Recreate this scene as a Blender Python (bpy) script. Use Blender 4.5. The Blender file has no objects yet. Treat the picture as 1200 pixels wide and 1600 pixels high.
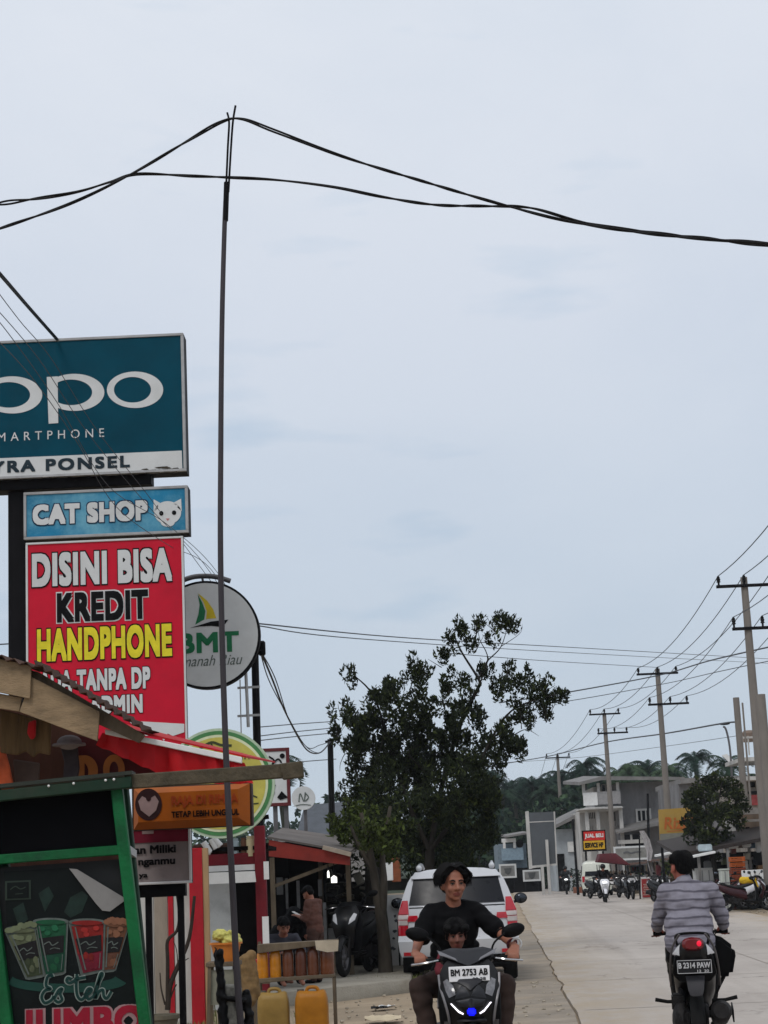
import bpy, bmesh, math, random
import numpy as np
from mathutils import Vector, Matrix
R = math.radians
PI = math.pi
random.seed(11)
np.random.seed(11)
SC = bpy.context.scene
COL = SC.collection

# ------------------------------------------------------------------ camera
FPX = 2800.0                       # focal length in photograph pixels (1200 px wide)
CAMZ = 1.58
PITCH = math.atan(567.0 / FPX)
ROLL = 0.045
_F = Vector((0, math.cos(PITCH), math.sin(PITCH)))
_R0 = Vector((1, 0, 0))
_U0 = Vector((0, -math.sin(PITCH), math.cos(PITCH)))
_RR = math.cos(ROLL) * _R0 - math.sin(ROLL) * _U0
_UU = math.sin(ROLL) * _R0 + math.cos(ROLL) * _U0
CAMP = Vector((0, 0, CAMZ))
cd = bpy.data.cameras.new("camera")
cam = bpy.data.objects.new("camera", cd)
COL.objects.link(cam)
cam.matrix_world = Matrix(((_RR.x, _UU.x, -_F.x, CAMP.x), (_RR.y, _UU.y, -_F.y, CAMP.y),
                           (_RR.z, _UU.z, -_F.z, CAMP.z), (0, 0, 0, 1)))
cd.sensor_fit = 'HORIZONTAL'
cd.sensor_width = 36.0
cd.lens = 36.0 * FPX / 1200.0
cd.clip_start = 0.1
cd.clip_end = 5000
SC.camera = cam

def at(px, py, Y):
    d = _F + _RR * ((px - 600) / FPX) + _UU * ((800 - py) / FPX)
    return CAMP + d * (Y / d.y)

def base(px, py, Y):
    p = at(px, py, Y)
    return Vector((p.x, p.y, 0))

# ------------------------------------------------------------------ light
SC.view_settings.view_transform = 'Standard'
SC.view_settings.look = 'None'
SC.view_settings.exposure = 0.0
SC.view_settings.gamma = 1.0
SUN_EL, SUN_AZ = R(52), R(205)      # azimuth measured clockwise from +Y
w = bpy.data.worlds.new("World")
SC.world = w
w.use_nodes = True
nt = w.node_tree
nt.nodes.clear()
def N(t, **k):
    n = nt.nodes.new(t)
    for a, b in k.items():
        setattr(n, a, b)
    return n
out = N('ShaderNodeOutputWorld')
bg = N('ShaderNodeBackground')
bg.inputs['Strength'].default_value = 0.1035
sky = N('ShaderNodeTexSky', sky_type='NISHITA')
sky.sun_disc = False
sky.sun_elevation = SUN_EL
sky.sun_rotation = SUN_AZ
sky.air_density = 1.0
sky.dust_density = 2.0
tc = N('ShaderNodeTexCoord')
sep = N('ShaderNodeSeparateXYZ')
nt.links.new(tc.outputs['Generated'], sep.inputs[0])
ramp = N('ShaderNodeValToRGB')
cr = ramp.color_ramp
def lin(r, g, b):
    f = lambda c: (c / 255 / 12.92) if c / 255 <= 0.04045 else ((c / 255 + 0.055) / 1.055) ** 2.4
    return (f(r), f(g), f(b), 1)
cr.elements[0].position = 0.0
cr.elements[0].color = lin(192, 205, 217)
cr.elements[1].position = 1.0
cr.elements[1].color = lin(230, 234, 240)
for p, c in ((0.07, lin(191, 204, 217)), (0.17, lin(197, 209, 223)), (0.30, lin(207, 216, 229)), (0.45, lin(219, 226, 236))):
    e = cr.elements.new(p); e.color = c
nt.links.new(sep.outputs['Z'], ramp.inputs[0])
mp = N('ShaderNodeMapping')
mp.inputs['Scale'].default_value = (1.0, 1.0, 1.5)
nt.links.new(tc.outputs['Generated'], mp.inputs[0])
nz = N('ShaderNodeTexNoise')
nz.inputs['Scale'].default_value = 3.4
nz.inputs['Detail'].default_value = 6.0
nz.inputs['Roughness'].default_value = 0.55
nz.inputs['Distortion'].default_value = 0.25
nt.links.new(mp.outputs[0], nz.inputs[0])
r2 = N('ShaderNodeValToRGB')
r2.color_ramp.elements[0].position = 0.30
r2.color_ramp.elements[0].color = (0.945, 0.958, 0.975, 1)
r2.color_ramp.elements[1].position = 0.62
r2.color_ramp.elements[1].color = (1.045, 1.03, 1.02, 1)
nt.links.new(nz.outputs[0], r2.inputs[0])
mu = N('ShaderNodeMix', data_type='RGBA', blend_type='MULTIPLY')
mu.inputs[0].default_value = 1.0
nt.links.new(ramp.outputs[0], mu.inputs[6])
nt.links.new(r2.outputs[0], mu.inputs[7])
# a few thin blue-grey gaps in the cloud deck
nz2 = N('ShaderNodeTexNoise')
mp2 = N('ShaderNodeMapping')
mp2.inputs['Scale'].default_value = (2.2, 2.2, 9.0)
mp2.inputs['Location'].default_value = (0.35, 0.0, 0.1)
nt.links.new(tc.outputs['Generated'], mp2.inputs[0])
nt.links.new(mp2.outputs[0], nz2.inputs[0])
nz2.inputs['Scale'].default_value = 3.0
nz2.inputs['Detail'].default_value = 4.0
r3 = N('ShaderNodeValToRGB')
r3.color_ramp.elements[0].position = 0.60
r3.color_ramp.elements[0].color = (1, 1, 1, 1)
r3.color_ramp.elements[1].position = 0.74
r3.color_ramp.elements[1].color = (0.84, 0.90, 0.945, 1)
nt.links.new(nz2.outputs[0], r3.inputs[0])
mu2 = N('ShaderNodeMix', data_type='RGBA', blend_type='MULTIPLY')
mu2.inputs[0].default_value = 1.0
nt.links.new(mu.outputs[2], mu2.inputs[6])
nt.links.new(r3.outputs[0], mu2.inputs[7])
sc10 = N('ShaderNodeVectorMath', operation='SCALE')
sc10.inputs[3].default_value = 10.0
nt.links.new(mu2.outputs[2], sc10.inputs[0])
mixs = N('ShaderNodeMix', data_type='RGBA')
mixs.inputs[0].default_value = 0.97
nt.links.new(sky.outputs[0], mixs.inputs[6])
nt.links.new(sc10.outputs[0], mixs.inputs[7])
nt.links.new(mixs.outputs[2], bg.inputs['Color'])
nt.links.new(bg.outputs[0], out.inputs[0])

sl = bpy.data.lights.new("sun", 'SUN')
sl.energy = 1.1
sl.angle = R(18)
sl.color = (1.0, 0.965, 0.92)
so = bpy.data.objects.new("sun", sl)
COL.objects.link(so)
sd = Vector((math.sin(SUN_AZ) * math.cos(SUN_EL), math.cos(SUN_AZ) * math.cos(SUN_EL), math.sin(SUN_EL)))
so.rotation_euler = sd.to_track_quat('Z', 'Y').to_euler()
so.location = (0, 0, 60)

# ------------------------------------------------------------------ materials
MATS = {}
def mat(name, rgb, rough=0.6, metal=0.0, var=0.18, scale=6.0, bump=0.0, bscale=40.0, dirt=0.0, dirtcol=(60, 52, 44),
        emit=0.0, island=0.0, coat=0.0, trans=0.0, streak=1.0, spec=0.22):
    """Principled material with two octaves of colour variation, optional dirt blotches and bump (Object coordinates)."""
    if name in MATS:
        return MATS[name]
    m = bpy.data.materials.new(name)
    m.use_nodes = True
    t = m.node_tree
    L = t.links
    b = t.nodes['Principled BSDF']
    col = lin(*rgb)
    b.inputs['Roughness'].default_value = rough
    b.inputs['Metallic'].default_value = metal
    b.inputs['Specular IOR Level'].default_value = spec
    if coat:
        b.inputs['Coat Weight'].default_value = coat
        b.inputs['Coat Roughness'].default_value = 0.06
    if emit:
        b.inputs['Emission Color'].default_value = col
        b.inputs['Emission Strength'].default_value = emit
    tcn = t.nodes.new('ShaderNodeTexCoord')
    src = tcn.outputs['Object']
    if streak != 1.0:
        mpn = t.nodes.new('ShaderNodeMapping')
        mpn.inputs['Scale'].default_value = (1, 1, streak)
        L.new(src, mpn.inputs[0])
        src = mpn.outputs[0]
    n1 = t.nodes.new('ShaderNodeTexNoise')
    n1.inputs['Scale'].default_value = scale
    n1.inputs['Detail'].default_value = 6
    n1.inputs['Roughness'].default_value = 0.62
    L.new(src, n1.inputs[0])
    rp = t.nodes.new('ShaderNodeMapRange')
    rp.inputs[1].default_value = 0.3
    rp.inputs[2].default_value = 0.7
    rp.inputs[3].default_value = 1 - var
    rp.inputs[4].default_value = 1 + var * 0.7
    L.new(n1.outputs[0], rp.inputs[0])
    val = rp.outputs[0]
    if island:
        g = t.nodes.new('ShaderNodeNewGeometry')
        r1 = t.nodes.new('ShaderNodeMapRange')
        r1.inputs[3].default_value = 1 - island
        r1.inputs[4].default_value = 1 + island
        L.new(g.outputs['Random Per Island'], r1.inputs[0])
        mm = t.nodes.new('ShaderNodeMath'); mm.operation = 'MULTIPLY'
        L.new(val, mm.inputs[0]); L.new(r1.outputs[0], mm.inputs[1])
        val = mm.outputs[0]
    vm = t.nodes.new('ShaderNodeVectorMath'); vm.operation = 'SCALE'
    vm.inputs[0].default_value = col[:3]
    L.new(val, vm.inputs[3])
    cout = vm.outputs[0]
    if dirt:
        n2 = t.nodes.new('ShaderNodeTexNoise')
        n2.inputs['Scale'].default_value = scale * 0.45
        n2.inputs['Detail'].default_value = 8
        n2.inputs['Roughness'].default_value = 0.7
        L.new(src, n2.inputs[0])
        r2_ = t.nodes.new('ShaderNodeMapRange')
        r2_.inputs[1].default_value = 0.48
        r2_.inputs[2].default_value = 0.68
        r2_.inputs[3].default_value = 0
        r2_.inputs[4].default_value = dirt
        L.new(n2.outputs[0], r2_.inputs[0])
        mx = t.nodes.new('ShaderNodeMix'); mx.data_type = 'RGBA'
        mx.inputs[7].default_value = lin(*dirtcol)
        L.new(r2_.outputs[0], mx.inputs[0])
        L.new(cout, mx.inputs[6])
        cout = mx.outputs[2]
    L.new(cout, b.inputs['Base Color'])
    if emit:
        L.new(cout, b.inputs['Emission Color'])
    if rough > 0.12:
        rr = t.nodes.new('ShaderNodeMapRange')
        rr.inputs[3].default_value = max(0.03, rough - 0.12)
        rr.inputs[4].default_value = min(1, rough + 0.12)
        L.new(n1.outputs[0], rr.inputs[0])
        L.new(rr.outputs[0], b.inputs['Roughness'])
    if bump:
        n3 = t.nodes.new('ShaderNodeTexNoise')
        n3.inputs['Scale'].default_value = bscale
        n3.inputs['Detail'].default_value = 5
        L.new(src, n3.inputs[0])
        bp = t.nodes.new('ShaderNodeBump')
        bp.inputs['Strength'].default_value = bump
        bp.inputs['Distance'].default_value = 0.02
        L.new(n3.outputs[0], bp.inputs['Height'])
        L.new(bp.outputs[0], b.inputs['Normal'])
    if trans:
        tr = t.nodes.new('ShaderNodeBsdfTranslucent')
        L.new(cout, tr.inputs[0])
        ms = t.nodes.new('ShaderNodeMixShader')
        ms.inputs[0].default_value = trans
        L.new(b.outputs[0], ms.inputs[1]); L.new(tr.outputs[0], ms.inputs[2])
        L.new(ms.outputs[0], t.nodes['Material Output'].inputs[0])
    MATS[name] = m
    return m

# ------------------------------------------------------------------ mesh builder
class MB:
    def __init__(s):
        s.v = []; s.f = []; s.m = []
    def add(s, vs, fs, m=0):
        o = len(s.v)
        s.v.extend(Vector(q) for q in vs)
        for f in fs:
            s.f.append([i + o for i in f]); s.m.append(m)
        return s
    def box(s, c, d, m=0, R3=None):
        x, y, z = d[0] / 2, d[1] / 2, d[2] / 2
        vs = [Vector((a, b, e)) for e in (-z, z) for (a, b) in ((-x, -y), (x, -y), (x, y), (-x, y))]
        if R3 is not None:
            vs = [R3 @ q for q in vs]
        c = Vector(c)
        return s.add([q + c for q in vs], [(0, 3, 2, 1), (4, 5, 6, 7), (0, 1, 5, 4), (1, 2, 6, 5), (2, 3, 7, 6), (3, 0, 4, 7)], m)
    def bar(s, a, b, wx, wy, m=0, up=(0, 0, 1)):
        a = Vector(a); b = Vector(b); t = (b - a)
        L = t.length; t.normalize(); up = Vector(up)
        if abs(t.dot(up)) > 0.98:
            up = Vector((0, 1, 0))
        x = t.cross(up).normalized(); y = x.cross(t).normalized()
        vs = []
        for q in (a, b):
            for (i, j) in ((-1, -1), (1, -1), (1, 1), (-1, 1)):
                vs.append(q + x * (i * wx / 2) + y * (j * wy / 2))
        return s.add(vs, [(0, 3, 2, 1), (4, 5, 6, 7), (0, 1, 5, 4), (1, 2, 6, 5), (2, 3, 7, 6), (3, 0, 4, 7)], m)
    def loft(s, rings, m=0, closed=True, cap0=True, cap1=True):
        n = len(rings[0]); vs = [q for r in rings for q in r]; fs = []
        for i in range(len(rings) - 1):
            for k in range(n if closed else n - 1):
                a = i * n + k; b = i * n + (k + 1) % n
                fs.append((a, b, b + n, a + n))
        if closed and cap0: fs.append(tuple(range(n - 1, -1, -1)))
        if closed and cap1: fs.append(tuple(range((len(rings) - 1) * n, len(rings) * n)))
        return s.add(vs, fs, m)
    def tube(s, pts, r, n=8, m=0, cap=True):
        pts = [Vector(p) for p in pts]
        rs = r if isinstance(r, (list, tuple)) else [r] * len(pts)
        rings = []; up = None
        for i, p in enumerate(pts):
            t = (pts[min(i + 1, len(pts) - 1)] - pts[max(i - 1, 0)])
            if t.length < 1e-9: t = Vector((0, 0, 1))
            t.normalize()
            if up is None:
                up = Vector((0, 0, 1)) if abs(t.z) < 0.9 else Vector((1, 0, 0))
            x = t.cross(up)
            if x.length < 1e-6: x = t.cross(Vector((0.3, 1, 0.2)))
            x.normalize(); up = x.cross(t).normalized()
            rings.append([p + (x * math.cos(2 * PI * k / n) + up * math.sin(2 * PI * k / n)) * rs[i] for k in range(n)])
        return s.loft(rings, m, True, cap, cap)
    def lathe(s, prof, c=(0, 0, 0), axis='Z', n=24, m=0):
        c = Vector(c); rings = []
        for r, h in prof:
            ring = []
            for k in range(n):
                a = 2 * PI * k / n; u, v = r * math.cos(a), r * math.sin(a)
                ring.append(c + (Vector((u, v, h)) if axis == 'Z' else Vector((h, u, v)) if axis == 'X' else Vector((v, h, u))))
            rings.append(ring)
        return s.loft(rings, m, True, prof[0][0] > 1e-5, prof[-1][0] > 1e-5)
    def ell(s, c, r, R3=None, nu=16, nv=10, m=0):
        c = Vector(c); rings = []
        for j in range(nv + 1):
            a = -PI / 2 + PI * j / nv
            ca = max(math.cos(a), 0.02)
            ring = []
            for k in range(nu):
                b = 2 * PI * k / nu
                q = Vector((r[0] * ca * math.cos(b), r[1] * ca * math.sin(b), r[2] * math.sin(a)))
                if R3 is not None: q = R3 @ q
                ring.append(c + q)
            rings.append(ring)
        return s.loft(rings, m)
    def prism(s, poly, ext, m=0):
        poly = [Vector(p) for p in poly]; e = Vector(ext); n = len(poly)
        vs = poly + [p + e for p in poly]
        fs = [tuple(range(n)), tuple(range(2 * n - 1, n - 1, -1))]
        for k in range(n):
            fs.append((k, k + n, (k + 1) % n + n, (k + 1) % n))
        return s.add(vs, fs, m)
    def torus(s, c, Rr, r, axis='X', n=28, k=10, m=0, sq=1.0):
        c = Vector(c); rings = []
        for i in range(n + 1):
            a = 2 * PI * i / n; ring = []
            for j in range(k):
                b = 2 * PI * j / k
                rad = Rr + r * math.cos(b); h = r * sq * math.sin(b)
                u, v = rad * math.cos(a), rad * math.sin(a)
                ring.append(c + (Vector((h, u, v)) if axis == 'X' else Vector((u, v, h)) if axis == 'Z' else Vector((u, h, v))))
            rings.append(ring)
        return s.loft(rings, m, True, False, False)

def root_matrix(o):
    m = Matrix.Identity(4)
    while o is not None:
        m = (Matrix.Translation(o.location) @ o.rotation_euler.to_matrix().to_4x4()) @ m
        o = o.parent
    return m

def tag(o, label=None, cat=None, group=None, kind=None):
    if label: o['label'] = label
    if cat: o['category'] = cat
    if group: o['group'] = group
    if kind: o['kind'] = kind
    return o

def thing(name, label, cat, loc=(0, 0, 0), rz=0.0, group=None):
    o = bpy.data.objects.new(name, None)
    COL.objects.link(o)
    o.location = loc
    o.rotation_euler = (0, 0, rz)
    o.empty_display_size = 0.2
    return tag(o, label, cat, group)

def obj(name, mb, mats, parent=None, world=False, bev=0.0, smooth=40, seg=1, label=None):
    me = bpy.data.meshes.new(name)
    vs = mb.v
    if world and parent is not None:
        inv = root_matrix(parent).inverted()
        vs = [inv @ q for q in vs]
    me.from_pydata([tuple(q) for q in vs], [], mb.f)
    if not isinstance(mats, (list, tuple)): mats = [mats]
    for m_ in mats: me.materials.append(m_)
    if len(mats) > 1:
        me.polygons.foreach_set('material_index', mb.m)
    bm = bmesh.new(); bm.from_mesh(me)
    bmesh.ops.recalc_face_normals(bm, faces=bm.faces)
    if bev:
        es = [e for e in bm.edges if len(e.link_faces) == 2 and e.calc_face_angle(0) > R(30)]
        bmesh.ops.bevel(bm, geom=es, offset=bev, segments=seg, affect='EDGES', clamp_overlap=True)
    bm.to_mesh(me); bm.free()
    if smooth:
        me.shade_smooth()
        me.set_sharp_from_angle(angle=R(smooth))
    o = bpy.data.objects.new(name, me)
    COL.objects.link(o)
    if parent is not None: o.parent = parent
    if label: o['label'] = label
    return o

def solo(name, mb, mats, loc, label, cat, group=None, kind=None, **k):
    """A thing that is one mesh: built in world coordinates, origin moved to loc."""
    loc = Vector(loc)
    mb.v = [q - loc for q in mb.v]
    o = obj(name, mb, mats, None, **k)
    o.location = loc
    return tag(o, label, cat, group, kind)

def dup(root, loc=None, rz=None, label=None):
    def cp(o, par):
        c = o.copy(); COL.objects.link(c)
        if par is not None: c.parent = par
        for ch in o.children: cp(ch, c)
        return c
    r = cp(root, None)
    if loc is not None: r.location = loc
    if rz is not None: r.rotation_euler = (0, 0, rz)
    if label: r['label'] = label
    return r

# ------------------------------------------------------------------ lettering
TXT = {}
def text_mesh(sx, bold, spacing=1.0):
    key = (sx, bold, spacing)
    if key in TXT: return TXT[key]
    cu = bpy.data.curves.new('t', 'FONT')
    cu.body = sx; cu.size = 1.0; cu.offset = bold; cu.resolution_u = 4
    cu.space_character = spacing
    o = bpy.data.objects.new('t', cu)
    COL.objects.link(o)
    dg = bpy.context.evaluated_depsgraph_get()
    me = bpy.data.meshes.new_from_object(o.evaluated_get(dg))
    vs = [v.co.copy() for v in me.vertices]; fs = [tuple(p.vertices) for p in me.polygons]
    bpy.data.objects.remove(o); bpy.data.curves.remove(cu); bpy.data.meshes.remove(me)
    TXT[key] = (vs, fs)
    return TXT[key]

def text(mb, sx, p0, w, h, bold=0.0, m=0, xd=(1, 0, 0), zd=(0, 0, 1), spacing=1.0, shear=0.0, grow=0.0):
    """Lettering stretched to a w x h box whose lower left corner is p0.  Bold strokes are layered copies a fraction of a
    millimetre apart; grow widens the strokes past the box (outlines)."""
    vs, fs = text_mesh(sx, 0.0, spacing)
    x0 = min(q.x for q in vs); x1 = max(q.x for q in vs); y0 = min(q.y for q in vs); y1 = max(q.y for q in vs)
    b = bold + grow
    kx, ky = w / (x1 - x0 + 2 * bold), h / (y1 - y0 + 2 * bold)
    p0 = Vector(p0); xd = Vector(xd); zd = Vector(zd); n = xd.cross(zd).normalized()
    offs = [(0, 0)] + ([(b * i, b * j) for i in (-1, 0, 1) for j in (-1, 0, 1) if i or j] if b > 0.012 else [])
    for k, (ox, oy) in enumerate(offs):
        mb.add([p0 + n * (k * 0.0003) + xd * ((q.x - x0 + bold + ox) * kx + shear * (q.y - y0) * ky) + zd * ((q.y - y0 + bold + oy) * ky) for q in vs], fs, m)

def ptext(mb, sx, x0, y0, x1, y1, Y, bold=0.0, m=0, **k):
    """Lettering in the vertical plane at depth Y; (x0,y0) photograph pixel of its lower left corner, (x1,y1) upper right."""
    a = at(x0, y0, Y); b = at(x1, y0 - (x1 - x0) * ROLL, Y); c = at(x0, y1 + (x1 - x0) * ROLL * 0, Y)
    h = at(x0, y1, Y).z - a.z
    text(mb, sx, a, b.x - a.x, h, bold, m, **k)

def shade(px, py, Y):
    return at(px, py, Y)

# ------------------------------------------------------------------ foliage
def leaf_mesh(name, clumps, size, mats, parent, aspect=2.2, shell=0.35, up=0.25, flat=1.0, droop=0.0):
    """clumps: (centre in world metres, (rx,ry,rz) or r, count).  Each leaf is its own folded rhombus."""
    V = []; inv = root_matrix(parent).inverted()
    for c, r, n in clumps:
        rr = np.array(r if isinstance(r, (tuple, list)) else (r, r, r))
        d = np.random.normal(size=(n, 3)); d /= np.linalg.norm(d, axis=1)[:, None] + 1e-9
        rad = (shell + (1 - shell) * np.random.rand(n)) ** 0.6
        P = np.array(inv @ Vector(c)) + d * rad[:, None] * rr
        t = d * 0.7 + np.random.normal(size=(n, 3)) * 0.6 + np.array([0, 0, up - droop])
        t /= np.linalg.norm(t, axis=1)[:, None]
        q = np.random.normal(size=(n, 3)); s_ = np.cross(t, q); s_ /= np.linalg.norm(s_, axis=1)[:, None] + 1e-9
        nn = np.cross(s_, t)
        L = size * (0.6 + 0.8 * np.random.rand(n))[:, None]
        Wd = L / aspect
        V.append(np.stack([P - t * L * 0.5, P + s_ * Wd * 0.5 + nn * L * 0.08, P + t * L * 0.5, P - s_ * Wd * 0.5 + nn * L * 0.08], 1))
    V = np.concatenate(V).reshape(-1, 3)
    k = len(V) // 4
    me = bpy.data.meshes.new(name)
    me.from_pydata(V.tolist(), [], np.arange(k * 4).reshape(-1, 4).tolist())
    if not isinstance(mats, (list, tuple)): mats = [mats]
    for m_ in mats: me.materials.append(m_)
    if len(mats) > 1:
        me.polygons.foreach_set('material_index', np.random.randint(0, len(mats), k).astype('i'))
    o = bpy.data.objects.new(name, me)
    COL.objects.link(o); o.parent = parent
    return o

def spline(pts, k=6):
    pts = [Vector(p) for p in pts]; out = []
    for i in range(len(pts) - 1):
        p0 = pts[max(i - 1, 0)]; p1 = pts[i]; p2 = pts[i + 1]; p3 = pts[min(i + 2, len(pts) - 1)]
        for j in range(k):
            t = j / k
            out.append(0.5 * ((2 * p1) + (p2 - p0) * t + (2 * p0 - 5 * p1 + 4 * p2 - p3) * t * t + (3 * p1 - p0 - 3 * p2 + p3) * t ** 3))
    out.append(pts[-1])
    return out

def sag(a, b, d, n=12):
    a = Vector(a); b = Vector(b)
    return [a.lerp(b, i / n) - Vector((0, 0, d * 4 * (i / n) * (1 - i / n))) for i in range(n + 1)]

# ------------------------------------------------------------------ flesh: capsules and ellipsoids fused into one skin
def cap(p0, p1, r0, r1=None):
    return ('c', Vector(p0), Vector(p1), r0, r0 if r1 is None else r1)
def el(c, r, R3=None):
    return ('e', Vector(c), r, R3)
def fuse(prims, voxel=0.008, smooth=4):
    mb = MB()
    for p in prims:
        if p[0] == 'e':
            mb.ell(p[1], p[2], p[3], 18, 12)
        else:
            a, b, r0, r1 = p[1:]
            t = b - a; L = t.length
            t = t.normalized() if L > 1e-6 else Vector((0, 0, 1))
            pts = []; rs = []
            for k in range(5):
                an = -PI / 2 + PI / 2 * k / 4
                pts.append(a + t * (r0 * math.sin(an))); rs.append(max(r0 * math.cos(an), r0 * 0.03))
            for k in range(5):
                an = PI / 2 * k / 4
                pts.append(b + t * (r1 * math.sin(an))); rs.append(max(r1 * math.cos(an), r1 * 0.03))
            pts2 = [pts[0]]; rs2 = [rs[0]]
            for q, r_ in zip(pts[1:], rs[1:]):
                if (q - pts2[-1]).dot(t) > 1e-5: pts2.append(q); rs2.append(r_)
            mb.tube(pts2, rs2, 14)
    me = bpy.data.meshes.new('f')
    me.from_pydata([tuple(q) for q in mb.v], [], mb.f)
    bm = bmesh.new(); bm.from_mesh(me); bmesh.ops.recalc_face_normals(bm, faces=bm.faces); bm.to_mesh(me); bm.free()
    o = bpy.data.objects.new('f', me); COL.objects.link(o)
    r = o.modifiers.new('r', 'REMESH'); r.mode = 'VOXEL'; r.voxel_size = voxel
    if smooth:
        s_ = o.modifiers.new('s', 'SMOOTH'); s_.factor = 0.5; s_.iterations = smooth
    dg = bpy.context.evaluated_depsgraph_get()
    m2 = bpy.data.meshes.new_from_object(o.evaluated_get(dg))
    bpy.data.objects.remove(o); bpy.data.meshes.remove(me)
    return m2

def flesh(name, prims, mats, parent, voxel=0.008, smooth=4, paint=None, wrinkle=0.0, wscale=9.0):
    me = fuse(prims, voxel, smooth)
    me.name = name
    if not isinstance(mats, (list, tuple)): mats = [mats]
    me.materials.clear()
    for m_ in mats: me.materials.append(m_)
    if wrinkle:
        from mathutils import noise
        me.calc_loop_triangles()
        for v in me.vertices:
            q = v.co
            v.co = q + v.normal * (wrinkle * noise.noise(Vector((q.x * wscale, q.y * wscale, q.z * wscale * 1.7))))
    if paint:
        for p in me.polygons:
            p.material_index = paint(p.center)
    me.shade_smooth()
    o = bpy.data.objects.new(name, me)
    COL.objects.link(o); o.parent = parent
    return o

# ------------------------------------------------------------------ shared materials
m_ground = mat('dirt_ground', (156, 140, 119), 0.95, var=0.26, scale=0.9, bump=0.8, bscale=9, dirt=0.75, dirtcol=(140, 124, 102))
m_conc = mat('road_concrete', (178, 169, 160), 0.85, var=0.10, scale=0.5, bump=0.25, bscale=60, dirt=0.5, dirtcol=(150, 142, 133))
m_joint = mat('road_joint', (151, 142, 132), 0.9)
m_slab = mat('apron_concrete', (150, 144, 132), 0.9, var=0.25, scale=1.5, bump=0.4, dirt=0.6, dirtcol=(110, 100, 84))
m_steel = mat('galvanised_steel', (104, 102, 104), 0.5, 0.55, var=0.2, scale=5)
m_dark = mat('dark_painted_steel', (20, 19, 22), 0.6, 0.0, var=0.3, scale=6, spec=.08)
m_black = mat('black_plastic', (11, 11, 13), 0.5, var=0.2, spec=.1)
m_rubber = mat('rubber', (22, 22, 22), 0.85, var=0.2, bump=0.3, bscale=90)
m_cable = mat('cable_black', (14, 14, 16), 0.6)
m_cablegrey = mat('cable_grey', (70, 74, 80), 0.6)
m_white = mat('white_paint', (222, 222, 220), 0.5, var=0.08, scale=4, dirt=0.3, dirtcol=(150, 146, 138))
m_signwhite = mat('sign_white', (206, 208, 208), 0.45, var=0.06, scale=3, dirt=0.25, dirtcol=(150, 150, 144))
m_alu = mat('sign_frame', (168, 168, 168), 0.45, 0.3, var=0.15, scale=5, dirt=0.4, dirtcol=(90, 84, 76))
m_wood = mat('weathered_timber', (104, 92, 76), 0.9, var=0.35, scale=7, bump=0.5, streak=0.3, dirt=0.5, dirtcol=(58, 50, 42))
m_rust = mat('rusty_sheet', (82, 58, 46), 0.85, var=0.4, scale=5, bump=0.3, dirt=0.6, dirtcol=(46, 36, 32))
m_redpaint = mat('red_paint', (168, 26, 38), 0.6, var=0.2, scale=4, dirt=0.35, dirtcol=(96, 24, 28))
m_darkred = mat('dark_red_paint', (112, 26, 36), 0.65, var=0.25, scale=4, dirt=0.4, dirtcol=(60, 24, 26))
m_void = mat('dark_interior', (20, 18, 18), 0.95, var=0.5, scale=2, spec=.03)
m_grey = mat('grey_render', (134, 132, 130), 0.9, var=0.22, scale=2.5, bump=0.3, dirt=0.55, dirtcol=(92, 90, 88), streak=0.35)
m_skin = mat('skin', (146, 94, 73), 0.55, var=0.14, scale=22, spec=0.4)
m_lips = mat('lips', (128, 70, 62), 0.5)
m_hair = mat('black_hair', (9, 8, 9), 0.6, var=0.35, scale=60, streak=0.2, spec=0.12)

def wbox(mb, x0, y0, x1, y1, Y, depth, m=0):
    """Upright box whose front face at depth Y fills the photograph rectangle."""
    ym = (y0 + y1) / 2; xm = (x0 + x1) / 2
    a = at(x0, ym, Y).x; b = at(x1, ym, Y).x; t = at(xm, y0, Y).z; o = at(xm, y1, Y).z
    mb.box(((a + b) / 2, Y + depth / 2, (t + o) / 2), (b - a, depth, t - o), m)
    return mb

def ppoly(mb, pts, Y, depth=0.004, m=0):
    mb.prism([at(x, y, Y) for x, y in pts], (0, depth, 0), m)
    return mb

def ribbon(mb, pts, wpx, Y, m=0, k=5, smooth=True):
    """A painted stroke: flat band of wpx pixels along photograph points, in the plane at depth Y."""
    P = spline([at(x, y, Y) for x, y in pts], k) if smooth else [at(x, y, Y) for x, y in pts]
    hw = (at(100 + wpx, 1300, Y).x - at(100, 1300, Y).x) / 2
    vs = []
    for i, p in enumerate(P):
        t = P[min(i + 1, len(P) - 1)] - P[max(i - 1, 0)]
        n = Vector((-t.z, 0, t.x)).normalized()
        vs += [p + n * hw, p - n * hw]
    mb.add(vs, [(2 * i, 2 * i + 1, 2 * i + 3, 2 * i + 2) for i in range(len(P) - 1)], m)

def disc(mb, cx, cy, rx, ry, Y, m=0, n=40, depth=0.0):
    pts = [at(cx + rx * math.cos(2 * PI * k / n), cy + ry * math.sin(2 * PI * k / n), Y) for k in range(n)]
    if depth: mb.prism(pts, (0, depth, 0), m)
    else: mb.add(pts, [tuple(range(n))], m)

def annulus(mb, o, i, Y, m=0, n=48, a0=0, a1=2 * PI):
    vs = []
    for k in range(n + 1):
        a = a0 + (a1 - a0) * k / n
        vs += [at(o[0] + o[2] * math.cos(a), o[1] + o[3] * math.sin(a), Y), at(i[0] + i[2] * math.cos(a), i[1] + i[3] * math.sin(a), Y)]
    mb.add(vs, [(2 * k, 2 * k + 1, 2 * k + 3, 2 * k + 2) for k in range(n)], m)

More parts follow.
